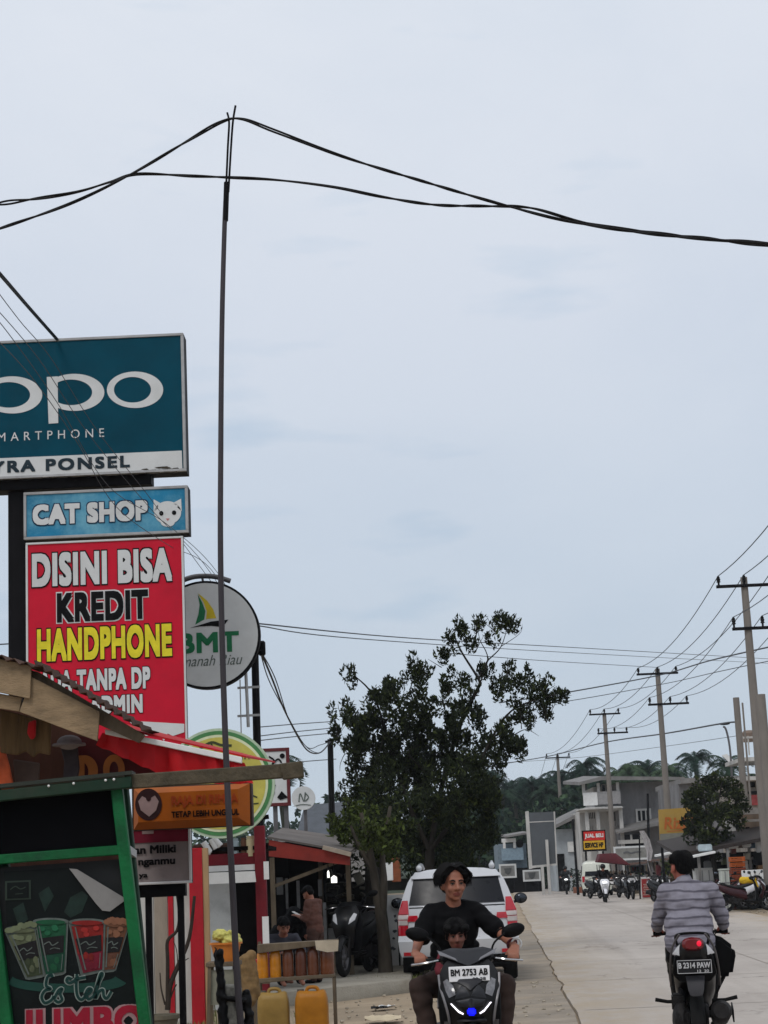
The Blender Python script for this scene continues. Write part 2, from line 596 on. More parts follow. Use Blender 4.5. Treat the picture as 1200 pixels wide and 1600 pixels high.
# ------------------------------------------------------------------ ground and road
g = MB()
nx, ny = 90, 110
def gz(x, y):
    return 0.0
xs = [-900, -300, -120, -60] + [-30 + 1.0 * i for i in range(61)] + [60, 120, 300, 900]
ys = [-200, -60, -20] + [0 + 1.5 * i for i in range(100)] + [200, 300, 600, 1800]
from mathutils import noise
rx0 = lambda y: 0.75 + 0.055 * y + 0.08 * noise.noise(Vector((0, y * 0.2, 3))) + .05 * noise.noise(Vector((0, y * .8, 3)))
vs = []
for y in ys:
    for x in xs:
        n_ = 0.035 * noise.noise(Vector((x * 0.5, y * 0.5, 0))) - 0.03
        if 0.6 + 0.055 * y < x < 7.6 + 0.055 * y: n_ = -0.05
        vs.append((x, y, n_))
g.add(vs, [(j * len(xs) + i, j * len(xs) + i + 1, (j + 1) * len(xs) + i + 1, (j + 1) * len(xs) + i) for j in range(len(ys) - 1) for i in range(len(xs) - 1)])
tag(obj('ground', g, m_ground), 'tan dirt ground with trampled sandy shoulder', 'ground', kind='structure')

m_conc = bpy.data.materials.new('worn_road_concrete')
m_conc.use_nodes = True
t_ = m_conc.node_tree; b_ = t_.nodes['Principled BSDF']; b_.inputs['Roughness'].default_value = .85; b_.inputs['Specular IOR Level'].default_value = .2
def nn(kind, **k):
    n_ = t_.nodes.new(kind)
    for a_, v_ in k.items(): setattr(n_, a_, v_)
    return n_
tcr = nn('ShaderNodeTexCoord'); sp_ = nn('ShaderNodeSeparateXYZ'); t_.links.new(tcr.outputs['Object'], sp_.inputs[0])
ac = nn('ShaderNodeMath', operation='MULTIPLY_ADD'); ac.inputs[1].default_value = -.055; t_.links.new(sp_.outputs['Y'], ac.inputs[0]); t_.links.new(sp_.outputs['X'], ac.inputs[2])   # distance across the road
cmb = nn('ShaderNodeCombineXYZ'); t_.links.new(ac.outputs[0], cmb.inputs[0]); t_.links.new(sp_.outputs['Y'], cmb.inputs[1])
def noise_(scale, sx=1, sy=1, det=6, rough=.6):
    mp_ = nn('ShaderNodeMapping'); mp_.inputs['Scale'].default_value = (sx, sy, 1); t_.links.new(cmb.outputs[0], mp_.inputs[0])
    n_ = nn('ShaderNodeTexNoise'); n_.inputs['Scale'].default_value = scale; n_.inputs['Detail'].default_value = det; n_.inputs['Roughness'].default_value = rough; t_.links.new(mp_.outputs[0], n_.inputs[0]); return n_.outputs[0]
def rng(x, a, b, lo, hi):
    r_ = nn('ShaderNodeMapRange'); r_.inputs[1].default_value = a; r_.inputs[2].default_value = b; r_.inputs[3].default_value = lo; r_.inputs[4].default_value = hi; t_.links.new(x, r_.inputs[0]); return r_.outputs[0]
def mixc(fac, ca, cb):
    m_ = nn('ShaderNodeMix', data_type='RGBA'); t_.links.new(fac, m_.inputs[0])
    for k_, c_ in ((6, ca), (7, cb)):
        if isinstance(c_, tuple): m_.inputs[k_].default_value = c_
        else: t_.links.new(c_, m_.inputs[k_])
    return m_.outputs[2]
def mul(a, b):
    m_ = nn('ShaderNodeMath', operation='MULTIPLY'); t_.links.new(a, m_.inputs[0])
    if isinstance(b, float): m_.inputs[1].default_value = b
    else: t_.links.new(b, m_.inputs[1])
    return m_.outputs[0]
col_ = mixc(rng(noise_(.35, 1, .5), .35, .65, 0, 1), lin(163, 155, 148), lin(186, 178, 170))
col_ = mixc(rng(noise_(9, 1, 1, 8, .75), .3, .75, 0, .35), col_, lin(140, 130, 121))
col_ = mixc(rng(noise_(1.1, 1, .035, 5), .50, .70, 0, .42), col_, lin(136, 127, 118))        # worn wheel tracks and drips along the lanes
col_ = mixc(rng(noise_(.8, 1, .8, 8, .7), .60, .72, 0, .5), col_, lin(128, 118, 108))          # oil and damp patches
vor = nn('ShaderNodeTexVoronoi', feature='DISTANCE_TO_EDGE'); vor.inputs['Scale'].default_value = .34
dsp = nn('ShaderNodeVectorMath', operation='ADD'); t_.links.new(cmb.outputs[0], dsp.inputs[0]); nz_ = nn('ShaderNodeTexNoise'); nz_.inputs['Scale'].default_value = 1.6; nz_.inputs['Detail'].default_value = 5; t_.links.new(cmb.outputs[0], nz_.inputs[0]); t_.links.new(nz_.outputs[1], dsp.inputs[1]); t_.links.new(dsp.outputs[0], vor.inputs[0])
col_ = mixc(mul(rng(vor.outputs[0], .0, .010, .75, 0), rng(noise_(.22), .48, .56, 0, 1)), col_, lin(92, 85, 78))   # cracks
edge = mul(rng(ac.outputs[0], .75, 2.2, 1, 0), rng(noise_(1.8, 1, .5, 8, .75), .34, .58, 0, 1))
col_ = mixc(edge, col_, lin(160, 146, 126))
edge2 = mul(rng(ac.outputs[0], 5.6, 7.3, 0, 1), rng(noise_(1.7, 1, .5, 8, .7), .38, .62, 0, .9))
col_ = mixc(edge2, col_, lin(168, 150, 124))
t_.links.new(col_, b_.inputs['Base Color'])
bp_ = nn('ShaderNodeBump'); bp_.inputs['Strength'].default_value = .35; bp_.inputs['Distance'].default_value = .01; t_.links.new(noise_(45), bp_.inputs['Height']); t_.links.new(bp_.outputs[0], b_.inputs['Normal'])
road = MB()
seg = [-30 + .5 * i for i in range(380)]
rings = []
for y in seg:
    a = rx0(y); b = 7.3 + 0.055 * y + 0.12 * noise.noise(Vector((5, y * 0.3, 1)))
    rings.append([Vector((a - 0.02, y, -0.3)), Vector((a, y, 0.0)), Vector((b, y, 0.0)), Vector((b + 0.02, y, -0.3))])
road.loft(rings, 0, True)
for j in range(-2, 30):
    y = j * 5.2
    a = 0.85 + 0.055 * y; b = 7.15 + 0.055 * y
    road.add([(a, y, 0.004), (b, y + 0.02, 0.004), (b, y + 0.05, 0.004), (a, y + 0.03, 0.004)], [(0, 1, 2, 3)], 1)
road.add([(3.98 + 0.055 * -20, -20, 0.004), (4.0 + 0.055 * -20, -20, 0.004), (4.0 + 0.055 * 150, 150, 0.004), (3.98 + 0.055 * 150, 150, 0.004)], [(0, 1, 2, 3)], 1)
tag(obj('road', road, [m_conc, m_joint], smooth=0), 'pale worn concrete road running into the distance', 'road', kind='structure')

# worn concrete verge between the dirt and the road, and the shop apron
verge = MB()
rings = []
for i in range(70):
    y = 14 + i * 0.5
    l = rx0(y) - 0.75 - 0.25 * noise.noise(Vector((2, y * 0.16, 9))) - .05 * noise.noise(Vector((2, y * 0.9, 4))); r_ = rx0(y) - 0.03
    rings.append([Vector((l, y, -0.06)), Vector((l + 0.05, y, -0.012)), Vector((r_, y, -0.008)), Vector((r_, y, -0.06))])
verge.loft(rings)
tag(obj('verge_pavement', verge, mat('verge', (142, 132, 119), 0.9, var=0.3, scale=1.6, bump=0.6, dirt=0.8, dirtcol=(156, 140, 119))), 'strip of worn grey concrete along the road edge', 'verge', kind='structure')
ap = MB()
pl = [base(420, 1500, 24.0), base(640, 1500, 25.6), base(655, 1500, 33), base(330, 1500, 33)]
ap.prism([(p.x, p.y, -0.1) for p in pl], (0, 0, 0.26))
tag(obj('shop_apron_pavement', ap, m_slab, bev=0.02), 'low concrete apron in front of the red roofed shop', 'pavement', kind='structure')

# ------------------------------------------------------------------ phone sign tower (about 22 m away)
YS = 22.0
t = thing('sign_pole', 'tall black steel sign post behind the wooden shop', 'sign post', base(27, 1300, YS + 0.25))
p = MB()
a = at(13, 1050, YS + 0.2).x; b = at(41, 1050, YS + 0.2).x
zt_ = at(27, 760, YS + .3).z; p.box(((a + b) / 2, YS + 0.3, zt_ / 2), (b - a, 0.2, zt_))
obj('post', p, m_dark, t, True, bev=0.01)
p = MB(); wbox(p, -160, 747, 236, 765, YS + 0.1, 0.3); obj('cross_beam', p, m_dark, t, True, bev=0.01)
p = MB(); p.bar(at(28, 765, YS + .3), at(28, 765, YS + .3) - Vector((0, 0, 0)) + Vector((1.2, 0.05, -1.5)), 0.05, 0.05)
p.bar(at(42, 845, YS + .3), at(290, 833, YS + .3), 0.06, 0.06); p.bar(at(42, 1100, YS + .3), at(285, 1090, YS + .3), 0.06, 0.06)
obj('bracket', p, m_dark, t, True)

def framed(name, label, cat, x0, y0, x1, y1, Y, depth, face, fr=0.035, framemat=None, group=None):
    """Lightbox: a body, a raised frame and a face panel; returns the thing."""
    t = thing(name, label, cat, base((x0 + x1) / 2, (y0 + y1) / 2, Y), group=group)
    ym = (y0 + y1) / 2; xm = (x0 + x1) / 2
    a = at(x0, ym, Y).x; b = at(x1, ym, Y).x; tz = at(xm, y0, Y).z; bz = at(xm, y1, Y).z
    bd = MB(); bd.box(((a + b) / 2, Y + 0.02 + depth / 2, (tz + bz) / 2), (b - a, depth, tz - bz)); obj('housing', bd, m_dark, t, True)
    f = MB()
    f.box(((a + b) / 2, Y + 0.01, tz - fr / 2), (b - a, 0.05, fr)); f.box(((a + b) / 2, Y + 0.01, bz + fr / 2), (b - a, 0.05, fr))
    f.box((a + fr / 2, Y + 0.01, (tz + bz) / 2), (fr, 0.05, tz - bz - 2 * fr)); f.box((b - fr / 2, Y + 0.01, (tz + bz) / 2), (fr, 0.05, tz - bz - 2 * fr))
    obj('frame', f, framemat or m_alu, t, True, bev=0.004)
    fc = MB(); fc.box(((a + b) / 2, Y + 0.012, (tz + bz) / 2), (b - a - 2 * fr, 0.02, tz - bz - 2 * fr)); obj('face_panel', fc, face, t, True)
    return t, (a, b, bz, tz)

m_teal = mat('sign_teal', (0, 66, 84), 0.5, var=0.2, scale=1.3, spec=.08, dirt=0.25, dirtcol=(4, 40, 54))
t, e = framed('sign_lightbox', 'large teal phone shop lightbox with white round letters on the tall post', 'sign', -195, 531, 289, 747, YS, 0.3, m_teal)
L = MB()
annulus(L, (211, 609, 44, 28.5), (207, 609, 29, 20), YS - .004)
annulus(L, (116, 613, 47, 29), (111, 613, 33, 20), YS - .004, a0=-2.3, a1=2.35)
ppoly(L, [(73, 589), (90, 588), (91, 661), (76, 662)], YS - .006, 0.002)
annulus(L, (19, 617, 47, 29), (14, 617, 33, 20), YS - .004, a0=-2.3, a1=2.35)
ppoly(L, [(-24, 593), (-7, 592), (-6, 665), (-21, 666)], YS - .006, 0.002)
annulus(L, (-81, 621, 44, 28.5), (-85, 621, 29, 20), YS - .004)
ptext(L, 'SMARTPHONE', -20, 691, 163, 677, YS - .006, 0.012, spacing=1.75)
obj('lettering', L, m_signwhite, t, True, smooth=0)
L = MB(); ppoly(L, [(-190, 724), (284, 704), (285, 736), (-190, 758)], YS - .004, 0.002); obj('white_stripe', L, m_signwhite, t, True, smooth=0)
L = MB(); ptext(L, 'YRA PONSEL', -14, 740, 203, 721, YS - .009, 0.04, spacing=1.25); obj('stripe_lettering', L, mat('ink_blue', (24, 42, 52), 0.5), t, True, smooth=0)
L = MB()
for k in range(150):
    x = random.uniform(-185, 283); y0 = 745 - (x - 140) * ROLL - 1.5 - abs(random.gauss(0, 1)) * (1.3 if x < 215 else 4.0)
    if x > 225 and random.random() < .3: y0 -= random.uniform(3, 9)
    w_ = random.uniform(4, 13); h = random.uniform(.5, 1.5)
    ppoly(L, [(x - w_, y0 + h * .3), (x - w_ * .4, y0 - h), (x + w_ * .5, y0 - h * .7 - 1), (x + w_, y0 + .4), (x + w_ * .3, y0 + h)], YS - .012 - k * .00002, 0.0004)
obj('grime', L, mat('grime', (66, 60, 52), 0.95, var=0.4), t, True, smooth=0)

m_cat = mat('sign_blue', (30, 120, 158), 0.45, var=0.3, scale=1.3, dirt=0.85, dirtcol=(128, 184, 200))
t, e = framed('sign_lightbox', 'small blue cat shop lightbox with a white cat face under the teal lightbox', 'sign', 37, 764, 294, 838, YS, 0.28, m_cat)
L = MB(); ptext(L, 'CAT SHOP', 51, 821, 231, 789, YS - .004, 0.06, spacing=1.12, grow=0.04); obj('lettering_outline', L, mat('navy', (12, 44, 74), 0.5), t, True, smooth=0)
L = MB(); ptext(L, 'CAT SHOP', 51, 821, 231, 789, YS - .010, 0.06, spacing=1.12); obj('lettering', L, m_signwhite, t, True, smooth=0)
L = MB()
disc(L, 262, 801, 21, 18, YS - .005, 0); disc(L, 262, 816, 11, 7, YS - .006, 0)
ppoly(L, [(240, 800), (240, 780), (254, 788)], YS - .005, 0.001, 0); ppoly(L, [(270, 786), (283, 779), (284, 799)], YS - .005, 0.001, 0)
disc(L, 252, 802, 3.4, 3.6, YS - .009, 1); disc(L, 272, 801, 3.4, 3.6, YS - .009, 1)
ppoly(L, [(259, 810), (265, 810), (262, 814)], YS - .009, 0.001, 2)
obj('cat_face', L, [m_signwhite, m_black, mat('pink', (190, 120, 120), 0.6)], t, True, smooth=0)

m_banner = mat('banner_red', (198, 8, 44), 0.5, var=0.16, scale=1.8, dirt=.3, dirtcol=(150, 16, 34), bump=.15, bscale=5)
t, e = framed('sign_board', 'red phone credit banner with white and yellow words under the cat shop lightbox', 'sign', 41, 843, 290, 1190, YS, 0.06, m_banner, 0.025, m_signwhite)
L = MB(); W = MB(); Ye = MB()
ptext(L, 'DISINI BISA', 50, 918, 269, 865, YS - .004, 0.048, grow=0.032, spacing=1.10); ptext(W, 'DISINI BISA', 50, 918, 269, 865, YS - .010, 0.048, spacing=1.10)
ptext(W, 'KREDIT', 89, 973, 232, 927, YS - .004, 0.048, grow=0.032, spacing=1.10); ptext(L, 'KREDIT', 89, 973, 232, 927, YS - .010, 0.048, spacing=1.10)
ptext(L, 'HANDPHONE', 58, 1035, 269, 983, YS - .004, 0.048, grow=0.032, spacing=1.10); ptext(Ye, 'HANDPHONE', 58, 1035, 269, 983, YS - .010, 0.048, spacing=1.10)
ptext(L, 'ADA-TANPA DP', 62, 1083, 235, 1049, YS - .004, 0.048, grow=0.032, spacing=1.10); ptext(W, 'ADA-TANPA DP', 62, 1083, 235, 1049, YS - .010, 0.048, spacing=1.10)
ptext(L, 'ADMIN', 140, 1117, 223, 1088, YS - .004, 0.048, grow=0.032, spacing=1.10); ptext(W, 'ADMIN', 140, 1117, 223, 1088, YS - .010, 0.048, spacing=1.10)
ppoly(W, [(200, 1126), (288, 1131), (288, 1144), (270, 1150), (262, 1146), (256, 1158), (249, 1146), (228, 1150)], YS - .006, 0.002)
obj('lettering_outline', L, m_black, t, True, smooth=0); obj('lettering', W, m_signwhite, t, True, smooth=0)
obj('yellow_lettering', Ye, mat('sign_yellow', (222, 208, 44), 0.5), t, True, smooth=0)

# ------------------------------------------------------------------ round savings sign on its pole
YB = 24.0
t = thing('round_sign', 'round white sign with a green and yellow sail beside the red banner', 'sign', base(322, 992, YB))
d = MB(); disc(d, 322, 992, 84.5, 84.5, YB, 0, 64, 0.16); obj('rim', d, m_dark, t, True)
d = MB(); disc(d, 322, 992, 81, 81, YB - .006, 0, 64, 0.004); obj('face_panel', d, m_signwhite, t, True, smooth=0)
d = MB()
ppoly(d, [(309, 927), (316, 932), (324, 939), (333, 952), (338, 966), (324, 967), (322, 968), (323, 955), (318, 941)], YB - .010, .002, 0)
ppoly(d, [(309, 929), (316, 941), (321, 955), (319, 968), (305, 976), (310, 960), (312, 945)], YB - .010, .002, 1)
ppoly(d, [(297, 981), (330, 971), (357, 968), (348, 980), (330, 978), (312, 979)], YB - .010, .002, 2)
obj('sail_emblem', d, [mat('sail_yellow', (208, 184, 44), .5), mat('sail_green', (30, 112, 72), .5), m_black], t, True, smooth=0)
d = MB(); ptext(d, 'BMT', 279, 1022, 374, 990, YB - .010, 0.035, spacing=1.08); obj('lettering', d, mat('sail_green', (30, 112, 72), .5), t, True, smooth=0)
d = MB(); ptext(d, 'Amanah Riau', 268, 1043, 376, 1026, YB - .010, 0.005, shear=.3); obj('script_lettering', d, mat('grey_ink', (88, 98, 92), .5), t, True, smooth=0)
d = MB(); d.tube(spline([at(282, 908, YB + .08), at(305, 901, YB + .08), at(335, 901, YB + .08), at(360, 908, YB + .08)]), 0.035, 10); d.bar(at(316, 903, YB + .08), at(318, 912, YB + .08), .03, .03)
obj('top_arm', d, m_steel, t, True)

t = thing('steel_pole', 'slim black pole with white pipe brackets below the round sail sign', 'pole', base(404, 1250, YB + .3))
d = MB(); q = base(404, 1250, YB + .3); d.tube([q + Vector((0.02, 0, 0)), q + Vector((0.0, 0, 2.9)), at(398, 1010, YB + .3)], [.06, .055, .05], 12); obj('shaft', d, m_dark, t, True)
d = MB()
for y in (1074, 1118): d.bar(at(371, y + 1, YB + .22), at(406, y - 1, YB + .22), .03, .03)
d.tube([at(384, 1050, YB + .2), at(388, 1136, YB + .2)], .022, 8); d.tube([at(375, 1062, YB + .2), at(377, 1150, YB + .2)], .009, 6)
obj('pipe_bracket', d, m_alu, t, True)
d = MB(); d.box(at(409, 1013, YB + .3), (.1, .1, .2)); obj('clamp', d, m_black, t, True, bev=.02)

# ------------------------------------------------------------------ round yellow sign
YR = 20.8
t = thing('round_sign', 'round yellow sign with a green ring behind the red awning', 'sign', base(343, 1224, YR))
for nm, r_, yy, mm in (('rim', 86, YR, mat('pale_green', (178, 196, 170), .5)), ('green_ring', 82, YR - .006, mat('ring_green', (74, 128, 78), .5)),
                       ('pale_ring', 76, YR - .010, mat('pale_cream', (206, 212, 176), .5)), ('face_panel', 72, YR - .014, mat('sun_yellow', (188, 178, 86), .5, dirt=.3, dirtcol=(180, 170, 90)))):
    d = MB(); disc(d, 343, 1224, r_, r_, yy, 0, 64, .12 if nm == 'rim' else .003); obj(nm, d, mm, t, True, smooth=50)
d = MB(); ribbon(d, [(312, 1170), (330, 1160), (345, 1164), (362, 1165)], 4, YR - .02); ptext(d, 'in', 377, 1187, 390, 1176, YR - .02, .01)
ribbon(d, [(395, 1243), (402, 1246)], 2.5, YR - .02); ribbon(d, [(396, 1256), (404, 1255)], 2, YR - .02)
ribbon(d, [(330, 1162), (336, 1172), (350, 1170)], 3, YR - .02); obj('lettering', d, mat('ink_green', (60, 66, 40), .5), t, True, smooth=0)
d = MB(); d.bar(at(395, 1280, YR + .2), at(420, 1276, YR + .2), .05, .05); d.bar(at(395, 1180, YR + .2), at(412, 1178, YR + .2), .05, .05); obj('bracket', d, m_dark, t, True)

# ------------------------------------------------------------------ wooden shop with rusty roof (about 12 m)
YW = 12.0
t = thing('wooden_shop', 'dark wooden shop with a rusty corrugated roof above the green drink stall', 'shop', base(40, 1200, YW))
wl = MB(); wbox(wl, -260, 1110, 150, 1330, YW + .7, .12); wl.box((at(-60, 1300, YW).x, YW + .76, .95), (1.9, .1, 1.9)); obj('wall', wl, mat('shop_board', (74, 46, 36), .9, var=.45, scale=3, bump=.4, dirt=.6, dirtcol=(36, 26, 24), streak=.3), t, True)
# corrugated roof sloping down to the right, run into depth
def corr(mb, pa, pb, depth, n, amp, th=.006, m=0):
    pa = Vector(pa); pb = Vector(pb); vs = []
    nrm = Vector((-(pb - pa).z, 0, (pb - pa).x)).normalized()
    for i in range(n + 1):
        p = pa.lerp(pb, i / n) + nrm * (amp * math.cos(i * PI * 0.5))
        vs += [p, p + Vector((0, depth, depth * .04)), p - nrm * th, p - nrm * th + Vector((0, depth, depth * .04))]
    fs = []
    for i in range(n):
        o = i * 4; fs += [(o, o + 4, o + 5, o + 1), (o + 2, o + 3, o + 7, o + 6), (o, o + 2, o + 6, o + 4), (o + 1, o + 5, o + 7, o + 3)]
    mb.add(vs, fs, m)
rf = MB(); corr(rf, at(-230, 962, YW - .35), at(60, 1042, YW - .35), .7, 60, .014); corr(rf, at(52, 1034, YW - .37), at(230, 1142, YW - .37), .55, 52, .014)
obj('roof', rf, m_rust, t, True)
un = MB(); un.prism([at(-230, 970, YW - .2), at(60, 1050, YW - .2), at(225, 1148, YW - .2), at(215, 1160, YW - .2), at(150, 1130, YW - .2), at(40, 1070, YW - .2), at(-230, 1000, YW - .2)], (0, .08, 0)); obj('rafter', un, m_wood, t, True)
m_board = mat('fascia_board', (150, 128, 100), .85, var=.3, scale=5, bump=.4, streak=3.0, dirt=.5, dirtcol=(96, 82, 66))
for pts, yy in (([(-200, 985), (49, 1040), (47, 1092), (-200, 1040)], YW - .30), ([(50, 1058), (156, 1112), (152, 1158), (30, 1112)], YW - .27), ([(-200, 1046), (34, 1090), (30, 1112), (-200, 1075)], YW - .25)):
    fb = MB(); fb.prism([at(x, y, yy) for x, y in pts], (0, .022, 0)); obj('fascia_board', fb, m_board, t, True, bev=.003)
t2 = thing('shop_banner', 'dark red shop banner with orange round letters under the rusty roof', 'banner', base(160, 1200, YW + .5))
bn = MB(); ppoly(bn, [(118, 1150), (330, 1176), (330, 1216), (118, 1235)], YW + .5, .02); obj('cloth', bn, mat('banner_maroon', (72, 18, 22), .7, var=.25), t2, True)
bn = MB(); annulus(bn, (132, 1204, 21, 24), (128, 1206, 10, 15), YW + .48, a0=-1.6, a1=1.6); ppoly(bn, [(118, 1181), (132, 1180), (132, 1230), (118, 1230)], YW + .479, .002); annulus(bn, (178, 1202, 17, 23), (178, 1204, 7, 14), YW + .48)
obj('lettering', bn, mat('dull_orange', (150, 92, 40), .6), t2, True, smooth=0)
for nm, lab, cat_, pts, yy, mm in (
    ('bamboo_blind', 'frayed brown bamboo blind hanging under the pale fascia boards', 'blind', [(0, 1108), (80, 1128), (78, 1180), (60, 1176), (52, 1184), (40, 1174), (26, 1180), (0, 1176)], YW + .1, mat('bamboo', (96, 76, 50), .9, var=.5, scale=18, streak=.1, bump=.5)),
    ('hanging_cloth', 'small red cloth hanging on the bamboo blind', 'cloth', [(44, 1128), (56, 1124), (55, 1152), (48, 1156), (42, 1146)], YW + .04, mat('cloth_red', (178, 30, 34), .85)),
    ('orange_banner', 'faded orange banner at the left edge behind the green stall', 'banner', [(-160, 1180), (6, 1166), (14, 1195), (22, 1232), (-160, 1245)], YW + .12, mat('cloth_orange', (168, 76, 44), .85, var=.5, scale=6)),
    ('menu_board', 'grey menu board leaning between the orange banner and the grey coat', 'board', [(20, 1186), (62, 1192), (60, 1226), (24, 1230)], YW + .3, mat('menu_grey', (80, 66, 60), .8, var=.3)),
    ('hanging_coat', 'dark grey coat hanging beside the maroon banner', 'coat', [(92, 1158), (104, 1150), (120, 1156), (124, 1200), (120, 1226), (98, 1226), (100, 1190)], YW + .28, mat('coat_grey', (58, 52, 56), .9, var=.35, scale=8))):
    hb = MB(); ppoly(hb, pts, yy, .025); solo(nm, hb, mm, at(pts[0][0], pts[0][1], yy), lab, cat_, bev=.008)
hb = MB(); hb.ell(at(108, 1160, YW + .2), (.085, .07, .05)); hb.lathe([(.02, 0), (.11, .005), (.115, -.01), (.02, -.01)], at(108, 1163, YW + .2)); solo('hanging_hat', hb, mat('hat_grey', (120, 112, 112), .8), at(108, 1163, YW + .2), 'pale grey round hat hung above the dark coat', 'hat')

# red awning with its white front rail
t = thing('red_awning', 'red cloth awning with a white front rail sloping down from the rusty roof', 'awning', base(270, 1180, 12.2))
m_awn = mat('awning_red', (196, 26, 34), .6, var=.2, scale=3, trans=.25)
a1 = MB(); YA = 11.9
tp = [at(152, 1131, YA), at(384, 1184, YA), at(430, 1192, YA + 1.8), at(190, 1132, YA + 1.8)]
a1.prism(tp, (0, 0, .012)); obj('canopy', a1, m_awn, t, True)
a1 = MB(); n = 24; vs = []
for i in range(n + 1):
    f = i / n
    p = at(160 + 222 * f, 1145 + 47 * f, YA + .01); xq = 150 + 246 * f; q = at(xq, min(1224, 1164 + (xq - 150) * .46) + 1.5 * math.sin(i * 2.1), YA + .03 + .04 * math.sin(i * 1.3))
    vs += [p, p.lerp(q, .5) + Vector((0, .03 * math.sin(i * 1.9), 0)), q]
fs = []
for i in range(n):
    for j in range(2): fs.append((i * 3 + j, i * 3 + j + 1, i * 3 + j + 4, i * 3 + j + 3))
a1.add(vs, fs); a1.add([q + Vector((0, .006, 0)) for q in vs], fs); obj('valance', a1, m_awn, t, True)
a1 = MB(); a1.prism([at(164, 1139, YA - .02), at(378, 1183, YA - .02), at(378, 1193, YA - .02), at(164, 1147, YA - .02)], (0, .025, 0)); obj('front_rail', a1, m_white, t, True, bev=.004)

# ------------------------------------------------------------------ green drink stall (about 9.5 m)
YC = 9.5
t = thing('drink_stall', 'green framed iced drink stall with a dark cup poster at the left edge', 'stall', base(110, 1400, YC + .2))
m_green = mat('stall_green', (8, 94, 50), .55, var=.3, scale=6, dirt=.7, dirtcol=(16, 50, 34), bump=.2)
m_dgreen = mat('stall_dark_green', (22, 50, 36), .7, var=.3, scale=5, dirt=.4, dirtcol=(60, 58, 50))
for a, b, mm, yy in (((181, 1218), (255, 1836), m_green, YC), ((-34, 1228), (40, 1836), m_green, YC), ((191, 1222), (251, 1815), m_dgreen, YC + .25), ((-8, 1232), (60, 1815), m_dgreen, YC + .25)):
    d = MB(); d.bar(at(a[0], a[1], yy), at(b[0], b[1], yy), .06, .06); obj('post', d, mm, t, True, bev=.006)
d = MB(); d.bar(at(-90, 1350, YC - .012), at(188, 1328, YC - .012), .03, .05); obj('front_rail', d, m_green, t, True, bev=.005)
d = MB(); d.bar(at(190, 1322, YC), at(208, 1335, YC + .25), .04, .04); obj('side_rail', d, m_alu, t, True)
d = MB(); d.bar(at(-120, 1256, YC - .05), at(206, 1222, YC - .05), .05, .06); obj('roof_edge', d, m_dgreen, t, True, bev=.006)
d = MB(); d.prism([at(-120, 1243, YC - .08), at(206, 1210, YC - .08), at(212, 1213, YC + 1.0), at(-100, 1243, YC + 1.0)], (0, 0, .02)); obj('roof', d, mat('stall_roof', (48, 56, 50), .7, var=.3, dirt=.4), t, True)
d = MB(); d.bar(at(196, 1222, YC - .02), at(468, 1203, YC - .02), .05, .075); d.bar(at(440, 1206, YC - .03), at(474, 1202, YC - .03), .055, .085); obj('roof_beam', d, mat('beam_timber', (84, 76, 62), .9, var=.35, scale=9, bump=.5, dirt=.6, dirtcol=(44, 46, 38)), t, True, bev=.006)
d = MB()
for x in (76, 115, 165, 178): d.ell(at(x, 1228 - (x - 76) * .1, YC - .085), (.007, .006, .007), None, 8, 6)
obj('screw', d, m_white, t, True)
d = MB(); ppoly(d, [(-90, 1248), (182, 1222), (188, 1326), (-90, 1350)], YC + .05, .01); obj('black_sheet', d, mat('black_tarp', (9, 9, 12), .8, var=.3, spec=.05), t, True)
d = MB(); d.bar(at(183, 1238, YC + .06), at(196, 1310, YC + .06), .03, .02); obj('inner_trim', d, m_alu, t, True)
pb = MB(); ppoly(pb, [(-90, 1362), (192, 1342), (236, 1700), (-60, 1720)], YC + .03, .012); obj('back_panel', pb, mat('stall_panel', (24, 26, 28), .6, var=.3), t, True)
pb = MB(); ppoly(pb, [(-40, 1700), (244, 1682), (256, 1832), (30, 1832)], YC + .02, .3); obj('lower_cabinet', pb, m_dgreen, t, True)
# poster: dark cloth with four cups, script and red lettering
po = thing('drink_poster', 'dark iced tea poster with four big cups fixed on the green stall', 'poster', base(110, 1500, YC))
YP = YC + .018
d = MB(); ppoly(d, [(6, 1362), (108, 1356), (160, 1424), (196, 1404), (224, 1640), (22, 1654)], YP, .004); obj('cloth', d, mat('poster_black', (15, 21, 21), .5, var=.4, scale=4, spec=.12), po, True, smooth=0)
d = MB()
for pts in ([(60, 1396), (76, 1385), (84, 1400), (70, 1425)], [(100, 1425), (110, 1402), (128, 1392), (138, 1400), (128, 1425), (110, 1434)], [(20, 1420), (36, 1410), (44, 1436), (30, 1450)]): ppoly(d, pts, YP - .003, .001)
obj('printed_leaf', d, mat('poster_leaf', (22, 40, 35), .6, var=.5, scale=14), po, True, smooth=0)
d = MB(); ppoly(d, [(108, 1357), (120, 1358), (193, 1402), (194, 1408), (172, 1424), (160, 1423), (150, 1412)], YP - .022, .003)
obj('folded_corner', d, mat('poster_back', (128, 126, 124), .7, var=.15), po, True, smooth=0)
d = MB(); annulus(d, (105, 1535, 92, 16), (100, 1525, 80, 12), YP - .003, a0=0.05, a1=PI - .05); obj('printed_tray', d, mat('tray_green', (20, 58, 50), .6), po, True, smooth=0)
cups = [(8, 1458, 58, 1446, 70, 1524, 40, 1530, (104, 112, 84), (64, 74, 50)), (51, 1441, 107, 1438, 103, 1520, 68, 1526, (26, 94, 62), (20, 76, 56)),
        (107, 1443, 165, 1438, 163, 1516, 126, 1524, (150, 34, 30), (122, 22, 44)), (163, 1442, 203, 1444, 181, 1516, 160, 1518, (128, 84, 60), (108, 68, 50))]
